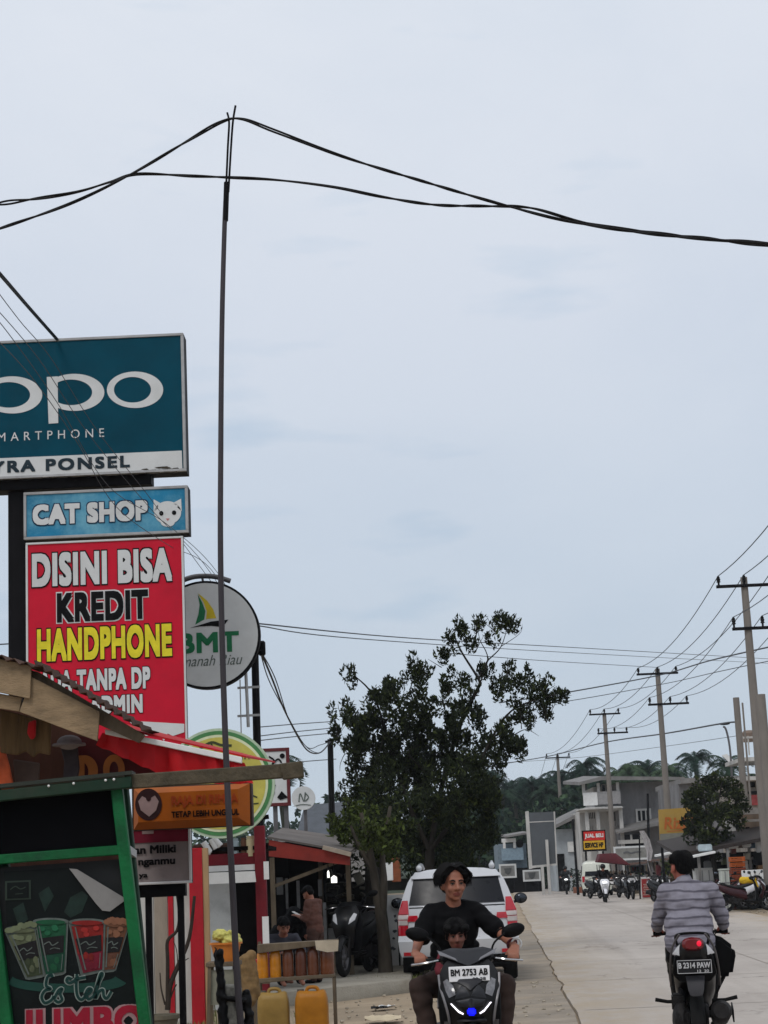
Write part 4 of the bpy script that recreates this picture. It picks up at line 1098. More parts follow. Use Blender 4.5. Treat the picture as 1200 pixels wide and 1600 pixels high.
me = flesh('fruit_bag', [el((q.x + .03 + .07 * math.cos(k * 1.9), YU + .07 * math.sin(k * 1.9), zt + .17 + .03 * (k % 3)), (.065, .06, .055)) for k in range(8)] + [el((q.x + .02 + random.uniform(-.1, .1), YU + random.uniform(-.1, .1), zt + random.uniform(.17, .25)), (.03, .03, .025)) for k in range(22)], mat('bag_yellow', (206, 200, 110), .4, var=.4, scale=22, trans=.2), None, .010, 1, wrinkle=.016, wscale=30)
tag(me, 'yellow green bags of fruit heaped in the orange tub', 'bags')
t = thing('rice_sack', 'brown woven sack standing right of the thin pole', 'sack', base(383, 1530, 18.0))
me = flesh('sack', [cap(at(384, 1500, 18), at(386, 1560, 18), .07, .1), cap(at(392, 1492, 18), at(394, 1550, 18), .05, .08)], mat('sack_brown', (120, 96, 64), .95, var=.4, scale=20), t, .015, 3, wrinkle=.015); me.data.transform(Matrix.Translation(t.location).inverted())
d = MB(); wbox(d, 389, 1500, 402, 1530, 20, .25); wbox(d, 389, 1510, 402, 1530, 19.99, .006, 1); solo('crate', d, [m_redpaint, m_white], at(395, 1530, 20), 'small red and white box left of the fuel rack', 'box', bev=.01)
d = MB(); d.box((at(382, 1530, 19.6).x, 20, at(385, 1531, 20).z - .02), (.5, .4, .04)); d.box((at(372, 1530, 20).x, 20, .2), (.05, .3, .4)); d.box((at(396, 1530, 20).x, 20, .2), (.05, .3, .4)); solo('low_bench', d, m_wood, base(385, 1530, 20), 'low plank bench under the red and white box', 'bench')
# small signs further along
t, e = framed('sign_board', 'white shop sign with black calligraphy and red top edge behind the yellow sign', 'sign', 400, 1169, 453, 1260, 33, .08, m_signwhite, .06, mat('frame_darkred', (96, 40, 44), .6))
d = MB()
for s_ in ([(420, 1182), (428, 1188), (424, 1196), (434, 1186), (440, 1192)], [(424, 1230), (428, 1238), (424, 1240), (430, 1226)], [(428, 1198), (436, 1196), (442, 1200)]): ribbon(d, s_, 2.6, 32.985)
ppoly(d, [(433, 1246), (440, 1236), (446, 1242), (450, 1246), (438, 1250)], 32.985, .002); disc(d, 441, 1181, 4, 4, 32.985, 0, 12); obj('lettering', d, m_black, t, True, smooth=0)
d = MB()
for x in (430, 447): q = at(x, 1258, 33.1); d.box((q.x, 33.1, q.z / 2), (.08, .08, q.z))
obj('post', d, m_steel, t, True)
t = thing('round_sign', 'small round white sign with thin grey initials beside the tree', 'sign', base(474, 1247, 33))
d = MB(); disc(d, 474, 1247, 18.5, 18.5, 33, 0, 40, .1); obj('face_panel', d, m_signwhite, t, True)
d = MB(); ribbon(d, [(467, 1253), (469, 1240), (475, 1252), (477, 1238)], 1.8, 32.99); ribbon(d, [(478, 1240), (482, 1246), (477, 1252)], 1.8, 32.99); ribbon(d, [(462, 1259), (472, 1257), (486, 1258)], 1.2, 32.99); obj('lettering', d, mat('grey_ink', (88, 98, 92), .5), t, True, smooth=0)
d = MB(); q = at(477, 1264, 33.1); d.box((q.x, 33.1, q.z / 2), (.06, .06, q.z)); obj('post', d, m_steel, t, True)
d = MB(); hq = at(500, 1330, 60); t = thing('grey_house', 'distant grey house with a slate roof left of the big tree', 'house', base(500, 1340, 60))
d.box((hq.x, 63, 1.5), (3.2, 5, 3.0)); obj('wall', d, m_grey, t, True)
d = MB(); P = [at(462, 1308, 60), at(560, 1304, 60), at(545, 1252, 62.5), at(476, 1258, 62.5)]; d.prism(P, (0, .05, -.1)); d.prism([at(476, 1258, 62.5), at(545, 1252, 62.5), at(560, 1302, 65.5), at(462, 1308, 65.5)], (0, .05, -.1)); obj('roof', d, mat('slate', (84, 88, 94), .85, var=.2, scale=4), t, True)

# ------------------------------------------------------------------ scooters (forward is +Y, origin on the ground between the wheels)
def sring(cx, y, z0, z1, hw, n=20, e=.7):
    cz = (z0 + z1) / 2; hz = (z1 - z0) / 2; r_ = []
    for k in range(n):
        a = 2 * PI * k / n; c, s = math.cos(a), math.sin(a)
        r_.append(Vector((cx + math.copysign(abs(c) ** e, c) * hw, y, cz + math.copysign(abs(s) ** e, s) * hz)))
    return r_

def bodyloft(secs, n=20, e=.7):
    d = MB(); d.loft([sring(0, y, a, b, hw, n, e) for (y, hw, a, b) in secs]); return d

m_chrome = mat('chrome', (170, 170, 172), .2, .9, var=.05)
m_engine = mat('engine_alloy', (36, 34, 34), .6, .3, var=.35, scale=18, bump=.4)
m_seat = mat('seat_vinyl', (14, 13, 14), .6, var=.2, bump=.2, bscale=120)
m_tail = mat('tail_red', (104, 8, 18), .2, var=.1, spec=.6)
m_taillit = mat('tail_lit', (235, 30, 60), .3, emit=.55, var=0)
m_lens = mat('clear_lens', (196, 196, 198), .15, var=.08, spec=.7)
m_mirror = mat('mirror_glass', (120, 126, 134), .06, .9, var=.03)
m_plate_w = mat('plate_white', (236, 236, 238), .4, var=.04)
m_plate_b = mat('plate_black', (24, 24, 26), .5, var=.1)

def wheel(th, y, r_=.275, tw=.05, nm='wheel'):
    z = r_
    d = MB(); d.torus((0, y, z), r_ - tw, tw, 'X', 36, 12, sq=1.05); o = obj(nm, d, m_rubber, th)
    d = MB(); d.torus((0, y, z), r_ - tw * 1.75, .014, 'X', 32, 8, sq=2.2); d.lathe([(.04, -.05), (.045, -.03), (.045, .03), (.04, .05)], (0, y, z), 'X', 14)
    for k in range(6):
        a = 2 * PI * k / 6; v = Vector((0, math.cos(a), math.sin(a))); d.bar(Vector((0, y, z)) + v * .03, Vector((0, y, z)) + v * (r_ - tw * 1.7), .03, .02)
    obj('rim', d, m_steel, o)
    d = MB(); d.torus((.012, y, z), .095, .012, 'X', 24, 6, sq=.3); obj('brake_disc', d, m_chrome, o)

def fender(th, y, z, r_, a0, a1, hw, mm, nm='front_fender'):
    d = MB(); rings = []
    for i in range(15):
        a = a0 + (a1 - a0) * i / 14; ring = []; w_ = hw * (.75 + .25 * math.sin(PI * i / 14))
        for k in range(9):
            t_ = -1 + k / 4; rr = r_ - .035 * t_ * t_
            ring.append(Vector((w_ * t_, y + rr * math.cos(a), z + rr * math.sin(a))))
        for k in range(8, -1, -1):
            t_ = -1 + k / 4; rr = r_ - .035 * t_ * t_ - .008
            ring.append(Vector((w_ * t_ * .95, y + rr * math.cos(a), z + rr * math.sin(a))))
        rings.append(ring)
    d.loft(rings); obj(nm, d, mm, th)

YF_PTS = [(.40, .50), (.55, .56), (.65, .60), (.72, .62), (.80, .60), (.88, .54), (.96, .46), (1.04, .36), (1.12, .28)]
def yfront(x, z):
    for (a, ya), (b, yb) in zip(YF_PTS, YF_PTS[1:]):
        if z <= b: break
    t_ = max(0, min(1, (z - a) / (b - a)))
    return ya + (yb - ya) * t_ - 1.9 * x * x
def fpatch(mb, poly, off, th=.008, m=0):
    """Panel lying on the curved front of a scooter; poly in (x, z)."""
    n = len(poly); cx = sum(p[0] for p in poly) / n; cz = sum(p[1] for p in poly) / n
    ins = [(cx + (x - cx) * .5, cz + (z - cz) * .5) for x, z in poly]
    f = [Vector((x, yfront(x, z) + off - .004, z)) for x, z in poly] + [Vector((x, yfront(x, z) + off, z)) for x, z in ins] + [Vector((cx, yfront(cx, cz) + off, cz))]
    b = [Vector((x, yfront(x, z) + off - th, z)) for x, z in poly]
    fs = []
    for k in range(n):
        j = (k + 1) % n
        fs += [(k, j, n + j, n + k), (n + k, n + j, 2 * n), (k, 2 * n + 1 + k, 2 * n + 1 + j, j)]
    mb.add(f + b, fs, m)

def scooter(name, label, loc, rz, paint, group=None, apron=None, plate_front=None, plate_rear=None, lit_front=None, lit_rear=False, detail=1, rise=0.0, mirrors=True, rear_lens=True, bw=1.0):
    th = thing(name, label, 'scooter', loc, rz, group)
    apron = apron or paint
    wheel(th, .64, nm='front_wheel'); wheel(th, -.64, tw=.055, nm='rear_wheel')
    fender(th, .64, .275, .315, R(20), R(150), .075, apron)
    d = MB()
    for s in (-1, 1): d.tube([(s * .075, .64, .275), (s * .075, .52, .62)], .018, 8)
    obj('fork', d, m_engine, th)
    # leg shield and front cover
    d = MB(); rings = []
    for z, hw in ((.40, .10), (.50, .13), (.58, .15), (.66, .165), (.74, .185), (.82, .20), (.90, .20), (.96, .17), (1.0, .13)):
        xs_ = [-hw + 2 * hw * k / 12 for k in range(13)]
        rings.append([Vector((x, yfront(x, z), z)) for x in xs_] + [Vector((x * .96, yfront(x, z) - .05, z)) for x in xs_[::-1]])
    d.loft(rings); obj('front_cover', d, apron, th)
    d = MB(); rings = []
    for z, hw, y in ((.34, .17, .33), (.45, .20, .36), (.6, .215, .37), (.75, .22, .35), (.88, .20, .31), (.96, .16, .27)):
        rings.append([Vector((-hw, y - .03, z)), Vector((0, y + .02, z)), Vector((hw, y - .03, z)), Vector((hw * .9, y - .08, z)), Vector((0, y - .05, z)), Vector((-hw * .9, y - .08, z))])
    d.loft(rings); obj('leg_shield', d, m_black, th, bev=.01)
    # handlebar, grips, levers, headset
    d = MB(); d.loft([sring(0, .31, .95, 1.0, .10), sring(0, .27, .92, 1.05, .17), sring(0, .20, .93, 1.06, .19), sring(0, .13, .95, 1.04, .15), sring(0, .10, .97, 1.02, .08)]); obj('headset', d, m_black, th)
    d = MB(); d.tube(spline([(-.36 * bw, .17, .985), (-.22 * bw, .20, .985), (0, .21, .98), (.22 * bw, .20, .985), (.36 * bw, .17, .985)], 4), .012, 8); obj('handlebar', d, m_dark, th)
    for s in (-1, 1):
        d = MB(); d.tube([(s * .245 * bw, .197, .985), (s * .365 * bw, .170, .985)], .018, 10); d.lathe([(.024, -.005), (.024, .005)], (s * .243 * bw, .198, .985), 'X', 12); obj('grip', d, m_rubber, th)
        d = MB(); d.tube(spline([(s * .20 * bw, .235, .985), (s * .27 * bw, .262, .975), (s * .36 * bw, .235, .965), (s * .385 * bw, .226, .962)], 4), [.009] * 13, 6); obj('brake_lever', d, m_chrome, th)
        if mirrors:
            d = MB(); d.tube(spline([(s * .17, .19, 1.02), (s * .20, .18, 1.09), (s * .28, .15, 1.15)], 4), .008, 6); o = obj('mirror', d, m_black, th)
            Rm = Matrix.Rotation(s * R(-14), 3, 'Y')
            d = MB(); d.ell((s * .335, .14, 1.165), (.085, .028, .048), Rm, 16, 10); obj('mirror_shell', d, m_black, o)
            d = MB(); d.ell((s * .335, .122, 1.165), (.072, .012, .038), Rm, 16, 8); obj('mirror_glass', d, m_mirror, o)
    # floor, under-seat body, seat
    d = MB(); d.box((0, .16, .32), (.30, .46, .05)); obj('floorboard', d, m_black, th, bev=.015)
    k = rise
    d = bodyloft([(.02, .10, .34, .60), (-.12, .145, .36, .69), (-.36, .165, .44, .74 + k * .3), (-.60, .17, .53, .81 + k * .6), (-.80, .15, .63 + k * .5, .87 + k), (-.93, .11, .70 + k * .6, .90 + k), (-.985, .06, .76 + k * .8, .89 + k)]); obj('body', d, paint, th)
    d = bodyloft([(-.0, .085, .58, .68), (-.1, .125, .66, .745), (-.32, .15, .70, .785 + k * .3), (-.52, .15, .74 + k * .3, .83 + k * .5), (-.72, .13, .80 + k * .5, .88 + k * .8), (-.80, .08, .84 + k * .7, .885 + k * .9)]); obj('seat', d, m_seat, th)
    # grab rail
    d = MB(); d.tube(spline([(-.12, -.62, .86 + k * .6), (-.13, -.82, .91 + k), (-.07, -.95, .935 + k), (.07, -.95, .935 + k), (.13, -.82, .91 + k), (.12, -.62, .86 + k * .6)], 5), .011, 8); obj('grab_rail', d, m_black, th)
    # tail light
    d = MB(); rg = lambda hw, z0, z1, y: sring(0, y, z0 + k, z1 + k, hw, 20, .8); d.loft([rg(.085, .80, .905, -.93), rg(.085, .80, .905, -.985), rg(.06, .815, .89, -1.012)]); tl = obj('tail_light', d, m_tail, th)
    if lit_rear:
        d = MB(); d.ell((.048, -1.008, .856 + k), (.020, .010, .024)); obj('lit_bulb', d, m_taillit, tl)
    if rear_lens:
        for s in (-1, 1):
            d = MB(); P = [(s * .09, .86), (s * .135, .82), (s * .17, .775), (s * .10, .755), (s * .07, .79)]
            d.prism([(x, -.955 + abs(x) * .35 - .01, z + k) for x, z in P], (0, .05, 0)); obj('turn_signal', d, m_lens, th, bev=.006)
    # tail side fins and rear fender / plate
    for s in (-1, 1):
        d = MB(); d.tube(spline([(s * .10, -.95, .93 + k), (s * .165, -.90, .82 + k), (s * .19, -.84, .70 + k * .5), (s * .195, -.72, .60)], 5), .009, 8); obj('side_trim', d, mat('trim_silver', (92, 88, 88), .4, .4), th)
    d = MB(); d.prism([(-.15, -.93, .77 + k), (.15, -.93, .77 + k), (.18, -.86, .66 + k * .5), (.12, -.90, .60 + k * .5), (-.12, -.90, .60 + k * .5), (-.18, -.86, .66 + k * .5)], (0, .05, 0)); obj('tail_cover', d, m_black, th, bev=.012)
    d = MB(); d.loft([[Vector((s * w_, y, z)) for s in (-1, 1)] + [Vector((s * w_, y + .012, z)) for s in (1, -1)] for w_, y, z in ((.075, -.92, .64 + k * .6), (.07, -.955, .60 + k * .6), (.062, -.975, .55 + k * .4), (.05, -.98, .52 + k * .3), (.03, -.98, .51 + k * .3))]); obj('mudguard', d, mat('mudguard', (58, 57, 60), .6, var=.2, scale=14), th, bev=.003)
    for s, w_ in ((-1, 'carrier'),):
        pass
    # engine, belt case, muffler, shock
    d = MB(); d.box((-.115, -.52, .32), (.10, .52, .18)); d.ell((-.13, -.66, .33), (.075, .15, .16)); d.box((-.15, -.58, .47), (.10, .24, .13)); obj('belt_case', d, m_engine, th, bev=.03, seg=2)
    d = MB(); d.box((0, -.38, .34), (.18, .26, .2)); d.box((.05, -.2, .38), (.1, .2, .12)); obj('engine', d, m_engine, th, bev=.02)
    d = MB(); d.tube([(.13, -.30, .26), (.15, -.42, .28), (.165, -.5, .31)], .03, 10); d.tube([(.175, -.48, .33), (.18, -.52, .34), (.185, -.86, .41), (.185, -.90, .415)], [.05, .075, .085, .06], 16); mf = obj('muffler', d, m_engine, th)
    d = MB(); d.box((.278, -.70, .385), (.012, .26, .10), 0, Matrix.Rotation(R(9), 3, 'X')); obj('heat_shield', d, m_black, mf, bev=.004)
    d = MB(); d.tube([(-.11, -.70, .32), (-.11, -.60, .60)], .028, 10); obj('shock', d, m_dark, th)
    for s in (-1, 1):
        d = MB(); d.tube([(s * .13, -.42, .46), (s * .235, -.45, .465), (s * .33, -.46, .485)], [.016, .014, .016], 8); obj('footpeg', d, m_rubber, th)
    d = MB(); d.tube([(-.12, -.3, .26), (-.2, -.42, .10)], .012, 6); obj('side_stand', d, m_dark, th)
    # lamps and plates
    if lit_front is None:
        for s in (-1, 1):
            d = MB(); fpatch(d, [(s * .085, .74), (s * .17, .80), (s * .185, .88), (s * .14, .90), (s * .10, .82)], .006); obj('headlight', d, m_lens, th)
    else:
        d = MB(); d.ell((0, yfront(0, .86) - .005, .86), (.105, .04, .05)); obj('headlight', d, lit_front, th)
    for plate, y, z, rear in ((plate_front, None, .92, False), (plate_rear, -.995, .675, True)):
        if not plate: continue
        bgm, inkm, line1, line2, pz = plate
        z = pz
        yy = y if rear else yfront(.10, z) + .05
        d = MB(); d.box((0, yy, z), (.275, .006, .10)); pl_ = obj('number_plate', d, bgm, th, bev=.003)
        sgn = 1 if rear else -1; off = -.006 if rear else .006
        d = MB(); text(d, line1, (-sgn * .125, yy + off, z - .012), .25, .045, .03, xd=(sgn, 0, 0)); text(d, line2, (-sgn * -.02, yy + off, z - .045), .09, .02, .02, xd=(sgn, 0, 0))
        obj('plate_lettering', d, inkm, pl_, smooth=0)
        if rear:
            d = MB()
            for (cx, cz, sx_, sz_) in ((0, .049, .265, .004), (0, -.049, .265, .004), (.1325, 0, .004, .1), (-.1325, 0, .004, .1)): d.box((cx, yy - .005, z + cz), (sx_, .004, sz_))
            obj('plate_border', d, inkm, pl_)
            d = MB(); d.box((0, yy + .03, z + .02), (.06, .06, .05)); obj('plate_bracket', d, m_black, th)
    return th

# ------------------------------------------------------------------ people
def hrot(yaw, pitch=0, roll=0):
    return Matrix.Rotation(yaw, 3, 'Z') @ Matrix.Rotation(pitch, 3, 'X') @ Matrix.Rotation(roll, 3, 'Y')

def head_prims(c, Rm, s=1.0):
    c = Vector(c); T = lambda *p: c + Rm @ (Vector(p) * s)
    E = lambda p, r_: el(T(*p), tuple(q * s for q in r_), Rm)
    P = [E((0, -.015, .035), (.075, .092, .083)), E((0, .018, -.03), (.064, .076, .085)), E((0, .034, -.075), (.049, .05, .04)), E((0, .064, -.098), (.024, .02, .018)),
         cap(T(0, .086, .012), T(0, .112, -.030), .009 * s, .013 * s), E((.014, .098, -.034), (.010, .012, .009)), E((-.014, .098, -.034), (.010, .012, .009)),
         cap(T(-.042, .072, .024), T(.042, .072, .024), .013 * s), E((.037, .06, -.032), (.026, .024, .024)), E((-.037, .06, -.032), (.026, .024, .024)),
         E((0, .084, -.060), (.027, .013, .008)), E((0, .083, -.073), (.022, .012, .009)),
         E((.077, -.008, -.012), (.012, .027, .034)), E((-.077, -.008, -.012), (.012, .027, .034))]
    return P

def face_parts(c, Rm, s, par):
    c = Vector(c); T = lambda *p: c + Rm @ (Vector(p) * s)
    wh = mat('eye_white', (150, 138, 128), .3, var=.02); ir = mat('iris_dark', (18, 12, 10), .2, var=.02)
    for k in (-1, 1):
        d = MB(); d.ell(T(k * .031, .0805, .001), (.0125 * s, .009 * s, .0046 * s), Rm, 12, 8); o = obj('eye', d, wh, par)
        d = MB(); d.ell(T(k * .031, .0865, .001), (.0068 * s, .005 * s, .0048 * s), Rm, 10, 8); obj('iris', d, ir, o)
        d = MB(); P = spline([T(k * .014, .0885, .020), T(k * .030, .089, .026), T(k * .048, .080, .021)], 4); d.tube(P, [.0052 * s] * 4 + [.005 * s] * 3 + [.003 * s] * 2, 6); obj('eyebrow', d, m_hair, par)
        d = MB(); P = spline([T(k * .017, .0885, .004), T(k * .031, .091, .0085), T(k * .045, .084, .004)], 4); d.tube(P, .0026 * s, 5); obj('eyelash', d, m_hair, par)

def bar_hand(wrist, g, a, f=(0, 1, 0), u=(0, 0, 1)):
    """Right- or left-hand fist closed over a bar at g; a runs outward along the bar."""
    w_ = Vector(wrist); g = Vector(g); a = Vector(a); f = Vector(f); u = Vector(u); P = []
    for i in range(4):
        ln = (.92, 1.0, .97, .82)[3 - i]
        kn = g + a * ((i - 1.5) * .0215) + u * .030 + f * .010
        P.append(cap(w_ + a * ((i - 1.5) * .010), kn, .018, .0125))
        p1 = kn + f * .030 * ln - u * .010; p2 = kn + f * .036 * ln - u * .040 * ln; p3 = kn + f * .012 - u * .058 * ln
        P += [cap(kn, p1, .0105, .0095), cap(p1, p2, .0095, .009), cap(p2, p3, .0088, .008)]
    tb = w_.lerp(g, .55) - a * .034 + u * .012; t1 = g - a * .050 - f * .004 + u * .012; t2 = g - a * .046 + f * .022 - u * .012
    P += [cap(w_, tb, .018, .015), cap(tb, t1, .0135, .011), cap(t1, t2, .011, .009)]
    return P

def relaxed_hand(wrist, d_, side, nrm, s=1.0):
    """Slightly curled hand: d_ points from wrist to fingertips, side across the palm toward the thumb, nrm out of the back of the hand."""
    w_ = Vector(wrist); d_ = Vector(d_).normalized(); side = Vector(side).normalized(); nrm = Vector(nrm).normalized(); P = []
    for i in range(4):
        L = (.074, .082, .076, .060)[i] * s; off = side * ((1.5 - i) * .019 * s)
        kn = w_ + d_ * .085 * s + off
        P.append(cap(w_ + off * .5, kn, .018 * s, .012 * s))
        p1 = kn + d_ * L * .45 - nrm * .006 * s; p2 = p1 + d_ * L * .3 - nrm * .014 * s; p3 = p2 + d_ * L * .18 - nrm * .018 * s
        P += [cap(kn, p1, .0105 * s, .0095 * s), cap(p1, p2, .0095 * s, .0088 * s), cap(p2, p3, .0085 * s, .0075 * s)]
    tb = w_ + d_ * .03 * s + side * .026 * s; t1 = tb + d_ * .035 * s + side * .018 * s - nrm * .008 * s; t2 = t1 + d_ * .03 * s - nrm * .008 * s
    return P + [cap(w_, tb, .017 * s, .014 * s), cap(tb, t1, .0125 * s, .011 * s), cap(t1, t2, .0105 * s, .0085 * s)]

def strands(th, hd, Rm, hs, style, n, mm):
    T = lambda x, y, z: hd + Rm @ (Vector((x, y, z)) * hs); d = MB(); U = random.uniform
    for i in range(n):
        if style == 'parted':
            s_ = random.choice((-1, 1)); y = U(-.10, .075); k = U(.97, 1.12); top = .128 - 2.2 * (y + .015) ** 2
            e = U(.02, .055) if y > .03 else U(-.03, .03)
            P = [T(s_ * .004, y + U(-.004, .004), top), T(s_ * .045 * k, y * 1.04 + .004, top + .012 * k), T(s_ * .088 * k, y * 1.06 + .008, .075 * k), T(s_ * .104 * k, y * 1.08 + .010 + U(-.01, .01), (.075 + e) / 2), T(s_ * (.098 * k + U(-.01, .016)), y * 1.08 + U(0, .02), e)]
        else:
            a = U(0, 2 * PI); ca, sa = math.cos(a), math.sin(a); front = sa > .25
            r_ = (.094 if style == 'mop' else .083) * U(.95, 1.1); ry = r_ * 1.15
            e = U(.025, .06) if front else (U(-.06, .0) if style == 'mop' else U(-.045, .02) if sa < -.3 else U(.01, .04))
            P = [T(ca * .012, sa * .012 - .02, .134 if style == 'mop' else .126), T(ca * r_ * .55, sa * ry * .55 - .02, .122), T(ca * r_ * .92, sa * ry * .92 - .018, .085), T(ca * r_ * 1.02, sa * ry - .016, (.085 + e) / 2), T(ca * r_ * U(.97, 1.1), sa * ry * U(.97, 1.08) - .014, e)]
        Q = spline(P, 3); L_ = len(Q) - 1; w_ = U(.0022, .0042) * hs; d.tube(Q, [w_ * (1 - .75 * (j / L_) ** 2) for j in range(L_ + 1)], 4)
    obj('hair_strands', d, mm, th)

def human(th, J, skin, shirt, trousers, hair, sleeve=1.0, s=1.0, voxel=.009, hands=None, head_s=1.0, yaw=0, pitch=0, roll=0, paint_shirt=None, hair_style='parted', lean=1.0, shoes=None, neckline=True, face=True, hem=0.0, loose=1.0, collar=.055):
    V = lambda k: Vector(J[k])
    pel, ch, nk, hd = V('pelvis'), V('chest'), V('neck'), V('head')
    sh = [V('sh0'), V('sh1')]; eb = [V('el0'), V('el1')]; wr = [V('wr0'), V('wr1')]
    hp = [V('hip0'), V('hip1')]; kn = [V('kn0'), V('kn1')]; an = [V('an0'), V('an1')]
    Rm = hrot(yaw, pitch, roll); hs = s * head_s
    Rt = hrot(J.get('tyaw', 0), 0)
    mid = pel.lerp(ch, .5)
    torso = lambda g: [el(pel, (.165 * s + g, .125 * s + g, .12 * s + g), Rt), el(mid, (.152 * s * lean + g, .115 * s * lean + g, .16 * s), Rt), el(ch, (.172 * s + g, .118 * s + g, .17 * s + g), Rt),
                       cap(sh[0].lerp(sh[1], .14), sh[0].lerp(sh[1], .86), .058 * s + g * .8), cap(ch + Vector((0, 0, .05 * s)), nk - Vector((0, 0, (.02 if g == 0 else collar) * s)), .10 * s + g * .6, .062 * s + g * .4),
                       cap(sh[0], nk.lerp(sh[0], .42) - Vector((0, 0, .015 * s)), .058 * s + g * .7, .052 * s + g * .5), cap(sh[1], nk.lerp(sh[1], .42) - Vector((0, 0, .015 * s)), .058 * s + g * .7, .052 * s + g * .5)]
    arms = lambda g, f: sum([[cap(sh[k], eb[k], .055 * s + g * loose, .044 * s + g * loose)] + ([cap(eb[k], eb[k].lerp(wr[k], (f - .5) * 2), .040 * s + g, .032 * s + g)] if f > .5 else []) for k in (0, 1)], []) if f >= .5 else [cap(sh[k], sh[k].lerp(eb[k], f * 2), .055 * s + g * loose, .060 * s + g * loose) for k in (0, 1)]
    legs = lambda g: sum([[cap(hp[k], kn[k], .088 * s + g, .058 * s + g), cap(kn[k], an[k], .056 * s + g, .038 * s + g)] for k in (0, 1)], [])
    body = torso(0) + legs(0) + [cap(sh[k], eb[k], .050 * s, .040 * s) for k in (0, 1)] + [cap(eb[k], wr[k], .040 * s, .027 * s) for k in (0, 1)]
    body += [cap(nk - Vector((0, 0, .05 * s)), hd + Rm @ Vector((0, -.02, -.06)) * hs, .060 * s, .052 * s)] + head_prims(hd, Rm, hs)
    for k in (0, 1):
        body += hands[k] if hands and hands[k] else relaxed_hand(wr[k], wr[k] - eb[k], Vector((1 if k else -1, 1, 0)), Vector((0, 0, 1)), s)
        fwd = Vector(J.get('foot', (0, 1, 0)))
        body += [cap(an[k], an[k] + fwd * .14 * s - Vector((0, 0, .045 * s)), .036 * s, .03 * s)]
    lipc = hd + Rm @ (Vector((0, .095, -.067)) * hs)
    def paint(c):
        v = Rm.transposed() @ (c - lipc) / hs
        return 1 if (abs(v.x) < .026 and abs(v.z) < .014 - abs(v.x) * .25 and v.y > -.022) else 0
    bo = flesh('body', body, [skin, m_lips], th, voxel, 3, paint)
    g = .016 * s
    flesh('shirt', torso(g) + arms(g, sleeve) + ([el(pel + Vector((0, -.01, .03)), (.172 * s + hem, .125 * s + hem, .15 * s), Rt), el(mid, (.165 * s + hem, .115 * s + hem, .16 * s), Rt)] if hem else []), shirt if isinstance(shirt, list) else [shirt], th, voxel * 1.2, 4, paint_shirt, wrinkle=.013 * s, wscale=13 / s)
    flesh('trousers', [el(pel - Vector((0, 0, .03 * s)), (.172 * s, .135 * s, .115 * s), Rt)] + legs(.020 * s), trousers, th, voxel * 1.3, 4, wrinkle=.014 * s, wscale=11 / s)
    T = lambda *p: hd + Rm @ (Vector(p) * hs)
    E = lambda p, r_: el(T(*p), tuple(q * hs for q in r_), Rm)
    if hair_style == 'parted':
        H = [E((0, -.036, .062), (.098, .086, .072)), E((0, -.062, .005), (.088, .068, .085)), E((.082, -.005, .040), (.030, .065, .045)), E((-.082, -.005, .040), (.030, .065, .045)),
             cap(T(.022, .040, .112), T(.074, .052, .062), .026 * hs, .020 * hs), cap(T(-.022, .040, .112), T(-.074, .052, .062), .026 * hs, .020 * hs),
             cap(T(.074, .052, .062), T(.094, .036, .03), .022 * hs, .012 * hs), cap(T(-.074, .052, .062), T(-.094, .036, .03), .022 * hs, .012 * hs),
             E((0, -.01, .108), (.06, .06, .03))]
    elif hair_style == 'mop':
        H = [E((0, -.02, .06), (.086, .10, .076)), E((0, -.05, .0), (.084, .07, .08)), cap(T(-.07, .05, .06), T(.07, .05, .06), .036 * hs), cap(T(.0, .07, .075), T(.01, .082, .04), .03 * hs, .02 * hs), cap(T(.07, .02, .03), T(.074, .01, -.03), .02 * hs, .01 * hs), cap(T(-.07, .02, .03), T(-.074, .01, -.03), .02 * hs, .01 * hs), cap(T(.03, .08, .06), T(.05, .085, .02), .014 * hs, .006 * hs), cap(T(-.03, .08, .06), T(-.045, .085, .025), .014 * hs, .006 * hs)]
    else:
        H = [E((0, -.024, .050), (.082, .097, .076)), E((0, -.055, .006), (.076, .062, .074)), cap(T(-.045, .048, .075), T(.045, .048, .075), .03 * hs)]
    flesh('hair', H, hair, th, .007, 1, wrinkle=.006 * hs, wscale=48)
    strands(th, hd, Rm, hs, hair_style, 420 if face else 90, hair)
    if face: face_parts(hd, Rm, hs, bo)
    if shoes:
        for k in (0, 1):
            fwd = Vector(J.get('foot', (0, 1, 0))); flesh('shoe', [cap(an[k] - Vector((0, 0, .03 * s)), an[k] + fwd * .15 * s - Vector((0, 0, .05 * s)), .045 * s, .036 * s)], shoes, th, .012, 2)
    return th

